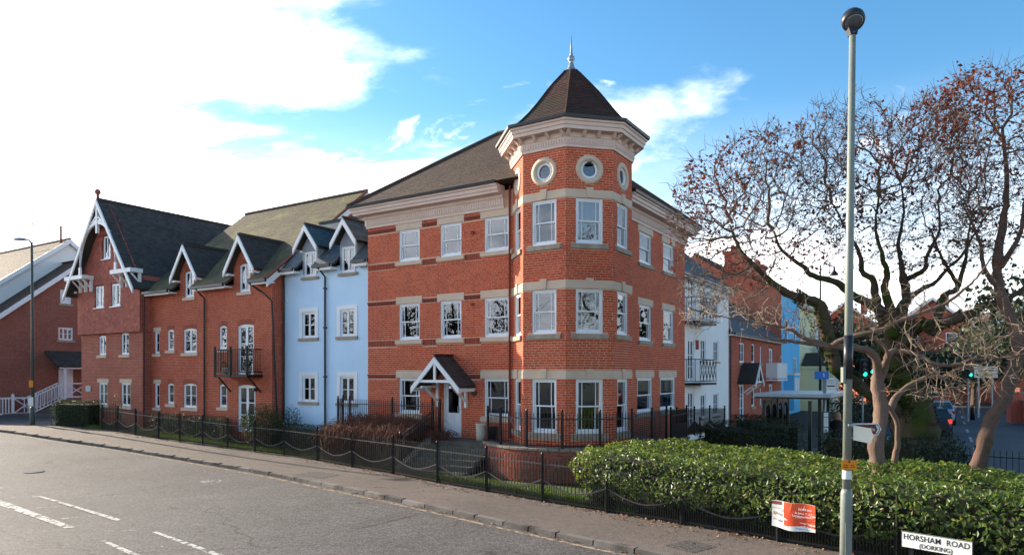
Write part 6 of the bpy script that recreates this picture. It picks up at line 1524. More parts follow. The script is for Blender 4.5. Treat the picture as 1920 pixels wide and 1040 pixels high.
# ------------------------------------------------------------------ person at the bus stop
def person():
    c = at(1570, 0, 25.5); t = thing('person', 'person with long fair hair in a dark coat seen from behind by the bus stop', 'person', (c.x, c.y, 0), False); t.rotation_euler = (0, 0, R(-35)); BASE[t.name] = Vector((0, 0, 0))
    J = {'pel': (0, 0, .93, .15), 'sp': (0, .0, 1.15, .135), 'ch': (0, .01, 1.34, .15), 'nk': (0, .02, 1.47, .055), 'hd': (0, .035, 1.58, .09), 'ht': (0, .03, 1.68, .075),
         'hl': (-.1, 0, .88, .095), 'kl': (-.11, .03, .48, .06), 'al': (-.11, -.02, .08, .042), 'fl': (-.12, .14, .035, .035), 'hr': (.1, 0, .88, .095), 'kr': (.11, .05, .48, .06), 'ar': (.11, .02, .08, .042), 'fr': (.12, .17, .035, .035),
         'sl': (-.19, 0, 1.38, .06), 'el': (-.25, -.02, 1.12, .045), 'wl': (-.23, .12, .92, .032), 'gl': (-.225, .17, .85, .03), 'sr': (.19, 0, 1.38, .06), 'er': (.26, .0, 1.12, .045), 'wr': (.22, .16, 1.0, .032), 'gr': (.19, .22, .98, .03)}
    E = [('pel', 'sp'), ('sp', 'ch'), ('ch', 'nk'), ('nk', 'hd'), ('hd', 'ht'), ('pel', 'hl'), ('hl', 'kl'), ('kl', 'al'), ('al', 'fl'), ('pel', 'hr'), ('hr', 'kr'), ('kr', 'ar'), ('ar', 'fr'), ('ch', 'sl'), ('sl', 'el'), ('el', 'wl'), ('wl', 'gl'), ('ch', 'sr'), ('sr', 'er'), ('er', 'wr'), ('wr', 'gr')]
    ks = list(J); me = bpy.data.meshes.new('body'); me.from_pydata([J[k][:3] for k in ks], [(ks.index(a), ks.index(b)) for a, b in E], [])
    o = bpy.data.objects.new('body', me); COL.objects.link(o); o.modifiers.new('skin', 'SKIN'); me.skin_vertices.new() if not me.skin_vertices else None
    for i, k in enumerate(ks): me.skin_vertices[0].data[i].radius = (J[k][3], J[k][3])
    me.skin_vertices[0].data[0].use_root = True
    sb = o.modifiers.new('sub', 'SUBSURF'); sb.levels = 1; sb.render_levels = 1
    dg = bpy.context.evaluated_depsgraph_get(); m2 = bpy.data.meshes.new_from_object(o.evaluated_get(dg)); bpy.data.objects.remove(o); m2.name = 'body'; m2.materials.clear(); m2.materials.append(M['skin']); link(m2, 'body', t)
    put(MB().lathe([(.20, .55), (.20, .9), (.18, 1.1), (.215, 1.36), (.14, 1.44), (.07, 1.47)], 0, 0, 14), 'coat', M['coat'], t, True)
    for ks_ in (('sl', 'el', 'wl'), ('sr', 'er', 'wr')): put(MB().tube([J[k][:3] for k in ks_], [.085, .06, .05], 8), 'sleeve', M['coat'], t, True)
    for ks_ in (('hl', 'kl', 'al'), ('hr', 'kr', 'ar')): put(MB().tube([J[k][:3] for k in ks_], [.115, .078, .062], 8), 'trouser_leg', M['jeans'], t, True)
    put(MB().lathe([(.10, 1.25), (.125, 1.4), (.125, 1.55), (.115, 1.66), (.07, 1.73), (.01, 1.75)], 0, -.01, 12), 'hair', M['hair'], t, True)
    g = thing('shoulder_bag', 'tan shoulder bag carried by the person at the bus stop', 'bag', (c.x+.3, c.y-.05, .9), False); put(MB().hexa([(c.x+.18, c.y-.12, .85), (c.x+.52, c.y-.12, .85), (c.x+.52, c.y+.02, .85), (c.x+.18, c.y+.02, .85), (c.x+.22, c.y-.1, 1.15), (c.x+.48, c.y-.1, 1.15), (c.x+.48, c.y, 1.15), (c.x+.22, c.y, 1.15)]), 'bag', M['tan'], g); put(MB().tube([(c.x+.24, c.y-.05, 1.15), (c.x+.2, c.y-.02, 1.4), (c.x+.46, c.y-.05, 1.15)], .012, 5), 'strap', M['tan'], g)
person()
# ------------------------------------------------------------------ far houses on the hill
def far_house(px, D, ztop, w, dep, rz, mat, roof, label, z0=-1):
    c = at(px, 0, D); t = thing('distant_house', label, 'house', (c.x, c.y, z0), False); t.rotation_euler = (0, 0, rz); BASE[t.name] = Vector((0, 0, 0)); h = ztop-z0; he = h-w*.42
    m = MB().box(-w/2, w/2, -dep/2, dep/2, 0, he); m.prism([(-w/2, he+.001), (w/2, he+.001), (0, h-.1)], -dep/2, dep/2); put(m, 'wall', M[mat], t)
    m = MB(); v = MB()
    for sg in (-1, 1):
        m.hexa([(0, -dep/2-.4, h-.15), (sg*(w/2+.4), -dep/2-.4, he-.35), (sg*(w/2+.4), dep/2+.4, he-.35), (0, dep/2+.4, h-.15), (0, -dep/2-.4, h+.05), (sg*(w/2+.4), -dep/2-.4, he-.15), (sg*(w/2+.4), dep/2+.4, he-.15), (0, dep/2+.4, h+.05)])
        barge(v, (sg*(w/2+.4), -dep/2-.42, he-.14), (0, -dep/2-.42, h+.06), .35, .1)
    put(m, 'roof', M[roof], t); put(v, 'bargeboard', M['white'], t)
    for x in (-w*.24, w*.24):
        for z in (h*.30, h*.58):
            if z < he-1.2: f = put(MB().box(x-.6, x+.6, -dep/2-.05, -dep/2-.002, z, z+1.3), 'window', M['upvc'], t); put(MB().box(x-.5, x+.5, -dep/2-.058, -dep/2-.0505, z+.1, z+1.2), 'pane', M['car_glass'], f, sub=True)
    put(MB().box(w*.2, w*.2+.9, 0, 1, h-1.5, h+.9), 'chimney', M['far_brick'], t)
far_house(1735, 88, 12.3, 8.5, 11, R(-24), 'far_brick', 'roof_tile', 'distant red brick house with a white edged gable above the mossy branches')
far_house(1800, 96, 11.2, 9, 10, R(10), 'far_brick', 'dark_tile', 'distant brick house with a dark roof right of the gabled one')
far_house(1905, 84, 12.0, 9, 12, R(-20), 'far_brick', 'roof_tile', 'distant red house at the right edge behind the leaning tree')
far_house(1640, 96, 9.5, 8, 10, R(14), 'tall_brick', 'dark_tile', 'distant dark brick house seen between the mossy limbs')
far_house(1590, 110, 14, 9, 12, R(-30), 'far_brick', 'roof_tile', 'distant red brick house beside the white terrace end')
far_house(1692, 74, 4.6, 5, 7, R(6), 'far_brick', 'roof_tile', 'low distant house with an orange tiled roof behind the trunk fork')
# ------------------------------------------------------------------ hedges and shrubs
def in_poly(P, poly):
    x, y = P[:, 0], P[:, 1]; c = np.zeros(len(P), bool); n = len(poly)
    for i in range(n):
        (x0, y0), (x1, y1) = poly[i], poly[(i+1) % n]
        k = ((y0 > y) != (y1 > y)); c ^= k & (x < (x1-x0)*(y-y0)/((y1-y0) if y1 != y0 else 1e-9)+x0)
    return c
def wob(x, y, s=1.0): return np.sin(x*1.7*s+1)*np.cos(y*1.3*s+2)*.5+np.sin(x*3.9*s+y*2.2*s)*.3+np.sin(y*6.1*s-x*5.0*s)*.2
def hedge(label, poly, z0, h, n, size, mat, cat='hedge', bulge=.12, amp=.06, near=None, name='hedge', group=None, core=.16, zs=None):
    poly = [Vector(p) for p in poly]; ar = sum(a.x*b.y-b.x*a.y for a, b in zip(poly, poly[1:]+poly[:1]))
    if ar < 0: poly = poly[::-1]
    c0 = sum(poly, Vector((0, 0)))/len(poly); t = thing(name, label, cat, (c0.x, c0.y, z0), False, group)
    E = [(a, b) for a, b in zip(poly, poly[1:]+poly[:1])]; Ls = [(b-a).length for a, b in E]; per = sum(Ls)
    bb = np.array([[p.x, p.y] for p in poly]); lo, hi = bb.min(0), bb.max(0)
    area = abs(ar)/2; nt = int(n*area/(area+per*h)); ns = n-nt
    P = []; 
    while len(P) < nt:
        q = lo+(hi-lo)*RNG.random((nt*3, 2)); q = q[in_poly(q, [tuple(p) for p in poly])]; P = q if len(P) == 0 else np.vstack([P, q])
    P = P[:nt]; 
    d = np.full(nt, 9.0); on = np.zeros((nt, 2))
    for (a, b), L_ in zip(E, Ls):
        u = np.array((b-a)/L_); w = P-np.array(a); k = np.clip(w@u, 0, L_); dd = np.linalg.norm(w-k[:, None]*u, axis=1); m_ = dd < d; d[m_] = dd[m_]; on[m_] = (u[1], -u[0])
    rnd = np.clip(1-d/.28, 0, 1)
    zt = z0+h+amp*wob(P[:, 0], P[:, 1])-.16*rnd**2+RNG.normal(0, .025, nt)-.10*RNG.random(nt)**2
    PT = np.column_stack([P, zt]); NT_ = np.column_stack([on*rnd[:, None], np.ones(nt)])
    cs = np.cumsum(Ls); r = RNG.random(ns)*per; ei = np.searchsorted(cs, r); A_ = np.array([E[i][0] for i in ei]); B_ = np.array([E[i][1] for i in ei]); f = RNG.random(ns)[:, None]
    XY = A_*(1-f)+B_*f; U = (B_-A_)/np.linalg.norm(B_-A_, axis=1)[:, None]; ON = np.column_stack([U[:, 1], -U[:, 0]]); zz = RNG.random(ns)**.85
    out = bulge*(np.sin(np.clip(zz*1.5-.35, -.4, 1)*2.6)*.95+.5*wob(XY[:, 0]*1.6, XY[:, 1]*1.6+zz*4))-.14*RNG.random(ns)**2-.16*np.clip((zz-.85)/.15, 0, 1)**2
    PS = np.column_stack([XY+ON*out[:, None], z0+.03+zz*(h-.02)+amp*wob(XY[:, 0], XY[:, 1])*zz]); NS = np.column_stack([ON, np.full(ns, .45)])
    PP = np.vstack([PT, PS]); NN = np.vstack([NT_, NS]); NN /= np.linalg.norm(NN, axis=1)[:, None]
    if near is not None:
        dist = np.linalg.norm(PP-np.array(near), axis=1)+RNG.random(len(PP))*2.5; idx = np.argsort(dist)[:300]
        m = MB(); q = [m.p(*v) for v in ((-.5, 0, 0), (-.1, .2, .04), (.25, .17, .03), (.5, 0, -.06), (.25, -.17, .03), (-.1, -.2, .04), (0, 0, -.01))]
        for i in range(6): m.face((q[i], q[6], q[(i+1) % 6]))
        me = m.mesh('leaf', M[mat])
        for i in idx:
            o = link(me, 'leaf', t, PP[i]); nv = Vector(NN[i]+RNG.normal(size=3)*.5).normalized(); rz = nv.to_track_quat('Z', 'Y').to_euler(); rz.rotate_axis('Z', random.uniform(0, 6.28)); o.rotation_euler = rz; s = size*random.uniform(.9, 1.25); o.scale = (s, s, s)
        k = np.ones(len(PP), bool); k[idx] = False; PP, NN = PP[k], NN[k]
    link(leaves(PP, NN, len(PP), size, M[mat], 'foliage', .55), 'foliage', t, kind='stuff')
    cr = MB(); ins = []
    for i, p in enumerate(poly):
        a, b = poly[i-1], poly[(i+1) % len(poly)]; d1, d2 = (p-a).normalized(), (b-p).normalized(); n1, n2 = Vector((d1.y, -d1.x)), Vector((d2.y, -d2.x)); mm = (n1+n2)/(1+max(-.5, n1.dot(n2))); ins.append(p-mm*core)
    cr.slab([tuple(p) for p in ins], z0-.05, z0+h-core-.04); put(cr, 'hedge_shade_core', M['shade_core'], t); return t  # solid core, its dark colour standing for shade between the leaves
HP = [(1.75, 16.45), (3.55, 14.62), (5.0, 13.12), (6.45, 11.67), (7.9, 10.22), (9.35, 8.77), (11.8, 6.4), (14, 4.5), (15, 8), (12.6, 11.2), (9.9, 13.3), (7.3, 15.2), (5.9, 18.0), (4.6, 18.7), (3.1, 18.5), (2.2, 17.7)]
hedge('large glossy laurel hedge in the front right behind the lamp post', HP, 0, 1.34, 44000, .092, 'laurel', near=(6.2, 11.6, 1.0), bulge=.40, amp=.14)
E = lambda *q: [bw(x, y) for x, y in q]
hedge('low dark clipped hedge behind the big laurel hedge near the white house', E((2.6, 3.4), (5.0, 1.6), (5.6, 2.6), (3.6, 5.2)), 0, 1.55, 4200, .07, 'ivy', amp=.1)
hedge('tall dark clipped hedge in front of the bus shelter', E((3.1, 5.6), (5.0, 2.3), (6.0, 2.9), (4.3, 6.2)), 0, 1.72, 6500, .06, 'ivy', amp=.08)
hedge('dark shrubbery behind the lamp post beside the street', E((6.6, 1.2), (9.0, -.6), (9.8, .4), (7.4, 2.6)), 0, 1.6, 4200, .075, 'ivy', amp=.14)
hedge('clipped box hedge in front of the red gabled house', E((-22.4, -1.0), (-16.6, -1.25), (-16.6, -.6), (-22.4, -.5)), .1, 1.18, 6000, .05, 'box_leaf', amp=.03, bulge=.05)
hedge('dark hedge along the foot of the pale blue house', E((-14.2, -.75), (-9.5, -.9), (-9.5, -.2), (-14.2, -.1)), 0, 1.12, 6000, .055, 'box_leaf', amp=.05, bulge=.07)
a, b, c, d = gp(95, 798), gp(166, 801), gp(176, 797), gp(112, 793)
a2, b2 = a.xy, b.xy; q = (b2-a2).normalized(); pn = Vector((-q.y, q.x))
hedge('square clipped hedge at the far left beside the pavement', [a2, b2, b2+pn*1.0, a2+pn*1.0], a.z-.05, 1.32, 5200, .055, 'box_leaf', amp=.03, bulge=.05)
def bush(label, c, rad, n, size, mat, cat='shrub', name='shrub'):
    t = thing(name, label, cat, (c[0], c[1], 0), False)
    link(clump(c, rad, n, size, M[mat], hollow=.35), 'foliage', t, kind='stuff'); m = MB()
    for i in range(7):
        a = i*.9; m.tube([(c[0]+.1*math.cos(a), c[1]+.1*math.sin(a), -.05), (c[0]+rad[0]*.3*math.cos(a), c[1]+rad[1]*.3*math.sin(a), c[2]), (c[0]+rad[0]*.6*math.cos(a), c[1]+rad[1]*.6*math.sin(a), c[2]+rad[2]*.5)], [.025, .018, .008], 5)
    put(m, 'stem', M['twig_dark'], t); return t
X, Y = bw(-14.1, -1.0); bush('grey green rounded shrub at the corner between red house and blue house', (X, Y, 1.05), (.95, .62, .92), 5200, .07, 'bush_leaf')
X, Y = bw(-13.1, -.35); bush('reddish climbing shrub against the left edge of the blue wall', (X, Y, 1.05), (.45, .35, .9), 900, .07, 'bush_leaf')
X, Y = bw(-16.2, -1.3); bush('thin rose bush before the lower glazed doors', (X, Y, .75), (.35, .3, .7), 320, .07, 'bush_leaf')
X, Y = bw(-24.6, -1.3); bush('thin leggy rose bush under the tall gabled house', (X, Y, 1.35), (.4, .35, .9), 240, .07, 'bush_leaf')
c = at(1762, 838, 18.5); bush('round dark green bush at the foot of the mossy trunk', (c.x, c.y, .85), (.75, .7, .85), 3400, .075, 'ivy')
c = at(1600, 812, 26); bush('dark green bush beside the bus stop', (c.x, c.y, .7), (1.2, .9, .75), 2200, .09, 'ivy')
c = at(1622, 716, 44); bush('dark rounded shrub across the street under the traffic signals', (c.x, c.y, 1.1), (2.6, 1.8, 1.5), 2200, .2, 'ivy')
c = at(1530, 640, 62); bush('tall dark ivy mass beyond the cream porch', (c.x+1.4, c.y, 2.6), (1.9, 2, 3.4), 2600, .28, 'ivy')
for i, (px, D, lb) in enumerate(((720, 0, 'small yellow green weed at the railing foot nearest the steps'), (1110, 0, 'bright green weed at the left end of the laurel hedge'), (520, 0, 'tuft of weed growing under the railing by the blue house'))):
    y = {720: 884, 1110: 953, 520: 850}[px]; c = gp(px, y-3); bush(lb, (c.x+.05, c.y+.05, .1+.1*(i == 1)), (.14+.12*(i == 1), .12, .11+.12*(i == 1)), 130, .07, 'grass', 'weed', 'weed')
# bare brown shrub
def strands(t, x0, x1, y0, y1, n, zl, zh, mat, name='bare_stems'):
    V = []; Fc = []
    for i in range(n):
        x, y = random.uniform(x0, x1), random.uniform(y0, y1); a = random.uniform(0, 6.28); L_ = random.uniform(.3, .75); top = zl+(zh-zl)*random.uniform(.45, 1)*(1-.35*((y0-y)/(y0-y1) if y0 != y1 else 0)); r = random.uniform(.006, .011)
        pts = [Vector((x, y, zl*.2)), Vector((x+.1*math.cos(a), y+.1*math.sin(a), top*.7)), Vector((x+.4*L_*math.cos(a), y+.4*L_*math.sin(a), top)), Vector((x+.8*L_*math.cos(a), y+.8*L_*math.sin(a), top-.08*L_)), Vector((x+1.1*L_*math.cos(a), y+1.1*L_*math.sin(a), top-.4*L_))]
        pts = [p+Vector((random.gauss(0, .04), random.gauss(0, .04), random.gauss(0, .03))) for p in pts]
        m = MB(); m.tube(pts, [r, r*.9, r*.8, r*.6, r*.3], 3, False); o = len(V); V += m.v; Fc += [tuple(k+o for k in f) for f in m.f]
    link(npmesh(name, V, Fc, M[mat]), name, t, kind='stuff')
t = thing('bare_shrub', 'spreading bare red brown shrub under the left ground floor windows', 'shrub', (-7.5, -1.4, 0))
strands(t, -9.2, -5.45, -.9, -2.2, 3000, .5, 1.78, 'brown_twig'); put(MB().slab([(-9.4, -2.0), (-5.4, -2.3), (-5.4, -.7), (-9.4, -.7)], 0, .85), 'root_bed', M['soil'], t)
t = thing('bare_shrub', 'small bare brown shrub hanging over the steps below the white door', 'shrub', (-4.9, -1.2, .6)); strands(t, -5.15, -4.7, -1.2, -.6, 160, .9, 1.35, 'brown_twig')

# ------------------------------------------------------------------ grass and fallen leaves
def blades(name, pts, zs, h, mat, n_kind='stuff'):
    n = len(pts); a = RNG.random(n)*6.28; w = .006+.006*RNG.random(n); hh = h*(.5+RNG.random(n)); dx, dy = np.cos(a), np.sin(a); lean = RNG.normal(0, .4, (n, 2))*hh[:, None]
    V = np.stack([np.column_stack([pts[:, 0]-dx*w, pts[:, 1]-dy*w, zs]), np.column_stack([pts[:, 0]+dx*w, pts[:, 1]+dy*w, zs]), np.column_stack([pts[:, 0]+lean[:, 0], pts[:, 1]+lean[:, 1], zs+hh])], 1).reshape(-1, 3)
    o = link(npmesh(name, V, np.arange(3*n).reshape(-1, 3), M[mat]), name); o['kind'] = n_kind; return o
PT = []
for a, b in zip(FS, FS[1:]):
    if a.x > 2.3: break
    L_ = (b-a).length; k = int(L_*2000*min(1.3, 14/max(a.y-6, 8)*1.2)); f = RNG.random(k); ea = wb(*a); wd = min(1.7, max(.5, -.35-ea[1]+.2)) if ea[0] < -9 else 1.1
    w_ = .1+wd*RNG.random(k)**1.2; q = np.array(a)+(np.array(b)-np.array(a))*f[:, None]+np.outer(w_, [.62, .78]); PT.append(q)
PT = np.vstack(PT); keep = RNG.random(len(PT)) < (.55+.45*(wob(PT[:, 0]*1.5, PT[:, 1]*1.5) > -.25)); PT = PT[keep]; ZS = np.array([rise(*p)-.02 for p in PT]); blades('grass', PT, ZS, .13, 'grass')
def scatter(path, off0, off1, n, z, size, pw=2.0, xr=None):
    out = []; D = resample(path, .25)
    for _ in range(n):
        i = random.randrange(len(D)-1); d, q = nrm2(D[i], D[i+1]); p = D[i].lerp(D[i+1], random.random())+q*(off0+(off1-off0)*random.random()**pw)
        if xr and not (xr[0] < p.x < xr[1]): continue
        if wob(np.array([p.x*2.3]), np.array([p.y*2.3]))[0] < random.uniform(-.6, .3): continue
        out.append((p.x, p.y, z+rise(p.x, p.y)+random.uniform(0, .02)))
    P = np.array(out); n = len(P); return P, np.tile([0, 0, 1.0], (n, 1))
PS = [scatter(FS, .02, .5, 5200, .008, .06, 2.2), scatter(FS, .0, .9, 900, .008, .06, 1.2, (1, 9)), scatter(KS, .02, .2, 1700, -.088, .05, 1.2, (-12, 9)), scatter(KS, -2.2, 1.5, 160, .006, .05, 1)]
P = np.vstack([q[0] for q in PS]); N_ = np.vstack([q[1] for q in PS])
o = link(leaves(P, N_, len(P), .055, M['litter'], 'fallen_leaves', .35, .6), 'fallen_leaves'); o['kind'] = 'stuff'

# ------------------------------------------------------------------ trees
def colonise(lines, attr, step=.22, infl=1.5, kill=.4, iters=110, tip=.006, up=.05, wig=.25):
    pos, par, rad = [], [], []
    for ln in lines:
        P = [Vector(q[:3]) for q in ln]; rr = [q[3] for q in ln]; prev = -1
        if pos and ln is not lines[0]:
            A_ = np.array(pos); prev = int(np.argmin(np.linalg.norm(A_-np.array(P[0]), axis=1)))
        for a in range(len(P)-1):
            n = max(1, int((P[a+1]-P[a]).length/step))
            for k in range(n):
                f = k/n; pos.append(tuple(P[a].lerp(P[a+1], f))); par.append(prev); rad.append(rr[a]*(1-f)+rr[a+1]*f); prev = len(pos)-1
        pos.append(tuple(P[-1])); par.append(prev); rad.append(rr[-1])
    n0 = len(pos); pos = np.array(pos); par = list(par); A_ = attr.copy(); bd = np.full(len(A_), 1e9); bi = np.zeros(len(A_), int)
    low = n0 and np.ones(n0, bool)
    def upd(new, base):
        for s in range(0, len(new), 400):
            d = np.linalg.norm(A_[:, None]-new[None, s:s+400], axis=2); j = d.argmin(1); dd = d[np.arange(len(A_)), j]; m = dd < bd; bd[m] = dd[m]; bi[m] = j[m]+base+s
    upd(pos, 0)
    for it in range(iters):
        act = bd < (infl if it > 12 else infl*3)
        if not act.any(): break
        v = A_[act]-pos[bi[act]]; v /= np.linalg.norm(v, axis=1)[:, None]+1e-9; acc = {}
        ids = bi[act]; u = np.unique(ids); S_ = np.zeros((len(u), 3)); np.add.at(S_, np.searchsorted(u, ids), v)
        S_ /= np.linalg.norm(S_, axis=1)[:, None]+1e-9; S_ += RNG.normal(0, wig, S_.shape); S_[:, 2] += up; S_ /= np.linalg.norm(S_, axis=1)[:, None]
        new = pos[u]+S_*step; base = len(pos); pos = np.vstack([pos, new]); par += list(u); upd(new, base)
        k = bd > kill; A_, bd, bi = A_[k], bd[k], bi[k]
        if len(A_) == 0: break
    n = len(pos); par = np.array(par); e = 2.08; acc = np.zeros(n); ch = np.zeros(n, int)
    for i in range(n-1, -1, -1):
        if acc[i] == 0: acc[i] = tip**e
        if par[i] >= 0 and par[i] < i: acc[par[i]] += acc[i]; ch[par[i]] += 1
    r = acc**(1/e); r[:n0] = np.maximum(r[:n0]*.6, np.array(rad)); return pos, par, r, n0, ch
def tree(label, cat, lines, attr, mats, leaf=None, nleaf=0, twigs=2600, leafz=3.5, name='bare_tree', **kw):
    b = lines[0][0]; t = thing(name, label, cat, (b[0], b[1], 0), False)
    for i, ln in enumerate(lines):       # the thick limbs, gently knotted
        P = [Vector(q[:3]) for q in ln]; rr = [q[3] for q in ln]; pp, pr = [], []
        for k in range(1, len(P)): j = (.03+.22*rr[k])*(.4 if i == 0 else 1); P[k] = P[k]+Vector((random.gauss(0, j), random.gauss(0, j), random.gauss(0, j*.7)))
        sp = smooth_path3(P, 5); m_ = len(sp)-1
        for k, p in enumerate(sp):
            f = k/m_*(len(rr)-1); a = min(int(f), len(rr)-2); r = rr[a]+(rr[a+1]-rr[a])*(f-a); j = (.004+r*.035)*(0 if k == 0 else 1); pp.append(p+Vector((random.gauss(0, j), random.gauss(0, j), random.gauss(0, j*.8)))); pr.append(r*(.76 if i else .92)*(1-.45*f/(len(rr)-1) if i else 1)*random.uniform(.9, 1.12))
        if i == 0: pr[0] *= 1.3; pr[1] *= 1.12
        put(MB().tube(pp, pr, 16 if pr[0] > .15 else 9, True, .09 if pr[0] > .1 else .05), 'trunk' if i == 0 else 'limb', M[mats[0]], t, True)
    pos, par, r, n0, ch = colonise(lines, attr, **kw); n = len(pos)
    kids = {}
    for i in range(n0, n): kids.setdefault(par[i], []).append(i)
    V, Fc = [], []; done = set()
    def chain(i):
        c = [par[i], i]
        while True:
            k = kids.get(c[-1])
            if not k: return c
            c.append(max(k, key=lambda j: r[j]))
    order = sorted(range(n0, n), key=lambda i: -r[i])
    for i in order:
        if i in done: continue
        if par[i] in kids and par[i] >= n0 and par[i] not in done: pass
        c = chain(i); cut = [c[0]]
        for j in c[1:]:
            if j in done: break
            cut.append(j); done.add(j)
        if len(cut) < 2: continue
        pts = [Vector(pos[j])+(Vector((random.gauss(0, .02), random.gauss(0, .02), random.gauss(0, .02))) if k else Vector()) for k, j in enumerate(cut)]
        rs = [max(r[j], .005) for j in cut]; rs[0] = min(rs[0], rs[1]*1.15)
        m = MB(); m.tube(pts, rs, 6 if rs[0] > .03 else 4 if rs[0] > .012 else 3, False); o = len(V); V += m.v; Fc += [tuple(q+o for q in f) for f in m.f]
    tips = [i for i in range(n0, n) if r[i] < .014]
    for _ in range(twigs if tips else 0):
        i = random.choice(tips); p = Vector(pos[i]); d = Vector(pos[i]-pos[par[i]]).normalized(); d = (d+Vector((random.gauss(0, .7), random.gauss(0, .7), random.gauss(0.12, .6)))).normalized(); L_ = random.uniform(.12, .42)
        m = MB(); m.tube([p, p+d*L_*.5+Vector((random.gauss(0, .03), 0, random.gauss(0, .03))), p+d*L_+Vector((0, 0, random.gauss(0, .05)))], [.0055, .0045, .0025], 3, False); o = len(V); V += m.v; Fc += [tuple(q+o for q in f) for f in m.f]
    F4 = [f if len(f) == 4 else f for f in Fc]; link(npmesh('branches', V, F4, M[mats[1]]), 'branches', t, kind='stuff')
    if leaf:
        w = np.array([max(0.0, pos[i][2]-leafz)**.9+.05 for i in tips]); cl = np.array([wob(np.array([pos[i][0]*.9]), np.array([pos[i][2]*1.1]))[0] for i in tips]); w *= np.clip(.2+cl*2.4, .03, 2); w /= w.sum(); idx = RNG.choice(tips, nleaf, p=w)
        P = pos[idx]+RNG.normal(0, .11, (nleaf, 3))-np.array([0, 0, .05]); link(leaves(P, np.tile([0, -.5, .3], (nleaf, 1)), nleaf, .095, M[leaf], 'leaves', 1.2, .62), 'leaves', t, kind='stuff')
    return t
def smooth_path3(P, k): 
    out = []
    for i in range(len(P)-1):
        p0, p1, p2, p3 = P[max(i-1, 0)], P[i], P[i+1], P[min(i+2, len(P)-1)]
        for j in range(k): t = j/k; out.append(.5*((2*p1)+(-p0+p2)*t+(2*p0-5*p1+4*p2-p3)*t*t+(-p0+3*p1-3*p2+p3)*t*t*t))
    out.append(P[-1]); return out
def ln(*q): return [(*at(x, y, D), r) for x, y, D, r in q]
def cloud(n, *ell):
    out = []; per = [e[6] if len(e) > 6 else 1 for e in ell]; tot = sum(per)
    for (cx, cy, rx, ry, D, rd, *w), pw in zip(ell, per):
        k = int(n*pw/tot); c = 0
        while c < k:
            u, v, w_ = random.uniform(-1, 1), random.uniform(-1, 1), random.uniform(-1, 1)
            if u*u+v*v+w_*w_ > 1: continue
            out.append(at(cx+u*rx, cy+v*ry, D+w_*rd)); c += 1
    return np.array(out)
big = [ln((1722, 880, 17.5, .62), (1718, 820, 17.5, .52), (1708, 760, 17.5, .50), (1694, 700, 17.5, .42), (1676, 640, 17.4, .34)),
       ln((1712, 790, 17.6, .24), (1650, 750, 17.2, .22), (1604, 712, 16.9, .22), (1568, 692, 16.6, .23), (1549, 655, 16.5, .24), (1536, 605, 16.4, .24), (1520, 575, 16.2, .22), (1490, 552, 16, .18), (1450, 530, 15.8, .14), (1415, 500, 15.6, .11), (1390, 455, 15.6, .08), (1372, 415, 15.6, .05)),
       ln((1676, 640, 17.4, .26), (1655, 592, 17.3, .20), (1628, 568, 17.2, .17), (1600, 550, 17.1, .15), (1568, 530, 17, .14), (1530, 518, 16.8, .12), (1500, 500, 16.7, .10), (1468, 470, 16.6, .075), (1450, 430, 16.5, .05)),
       ln((1668, 620, 17.6, .22), (1650, 570, 17.7, .15), (1637, 526, 17.8, .13), (1615, 508, 17.9, .11), (1605, 480, 18, .09), (1590, 430, 18, .06), (1560, 380, 18, .04)),
       ln((1674, 630, 17.2, .22), (1668, 585, 17, .17), (1671, 545, 16.9, .14), (1668, 512, 16.8, .12), (1651, 482, 16.7, .10), (1640, 430, 16.7, .07), (1650, 370, 16.6, .045)),
       ln((1682, 640, 17.6, .25), (1690, 590, 17.7, .19), (1699, 556, 17.8, .17), (1699, 526, 17.9, .15), (1692, 500, 18, .12), (1690, 460, 18.1, .09), (1702, 400, 18.2, .06), (1690, 340, 18.2, .04)),
       ln((1697, 566, 17.8, .10), (1729, 542, 18, .095), (1757, 531, 18.1, .085), (1780, 505, 18.2, .075), (1803, 482, 18.3, .065), (1832, 440, 18.4, .05), (1850, 390, 18.4, .035)),
       ln((1700, 524, 17.9, .10), (1725, 508, 17.8, .085), (1743, 480, 17.7, .07), (1762, 430, 17.6, .055), (1758, 380, 17.6, .04)),
       ln((1690, 660, 17.3, .30), (1702, 618, 17.0, .24), (1725, 608, 16.7, .21), (1752, 615, 16.5, .21), (1787, 607, 16.3, .20), (1808, 590, 16.2, .18), (1834, 574, 16.2, .17), (1872, 560, 16.2, .15), (1918, 538, 16.2, .13), (1960, 500, 16.2, .1)),
       ln((1752, 612, 16.5, .16), (1757, 588, 16.6, .14), (1774, 557, 16.7, .12), (1797, 536, 16.8, .11), (1785, 510, 16.9, .085), (1762, 480, 17, .07), (1745, 430, 17, .045)),
       ln((1797, 536, 16.8, .09), (1812, 508, 16.7, .08), (1813, 475, 16.6, .065), (1820, 420, 16.6, .045))]
big_tree = tree('large gnarled bare tree with a mossy trunk and dry red leaves in its crown', 'tree', big,
     cloud(7600, (1375, 415, 125, 165, 15.8, 2.2, 1.5), (1500, 370, 120, 140, 16.6, 2.5, 1.2), (1630, 320, 130, 155, 17.5, 2.6, 1.6), (1760, 360, 120, 160, 17.5, 2.6, 1.2), (1320, 520, 70, 60, 15.6, 1.5, .3), (1700, 470, 190, 50, 17.5, 2, .4), (1765, 270, 75, 120, 17, 2.4, .9), (1440, 310, 110, 85, 16, 2.2, .7), (1560, 270, 80, 90, 16.8, 2.2, .6), (1300, 400, 55, 90, 15.6, 1.5, .4)), ('bark_moss', 'twig_dark'), 'red_leaf', 4300, 8000, kill=.27, step=.17)
P, N_ = [], []                      # moss and ivy clinging to the old trunk and the tops of its limbs
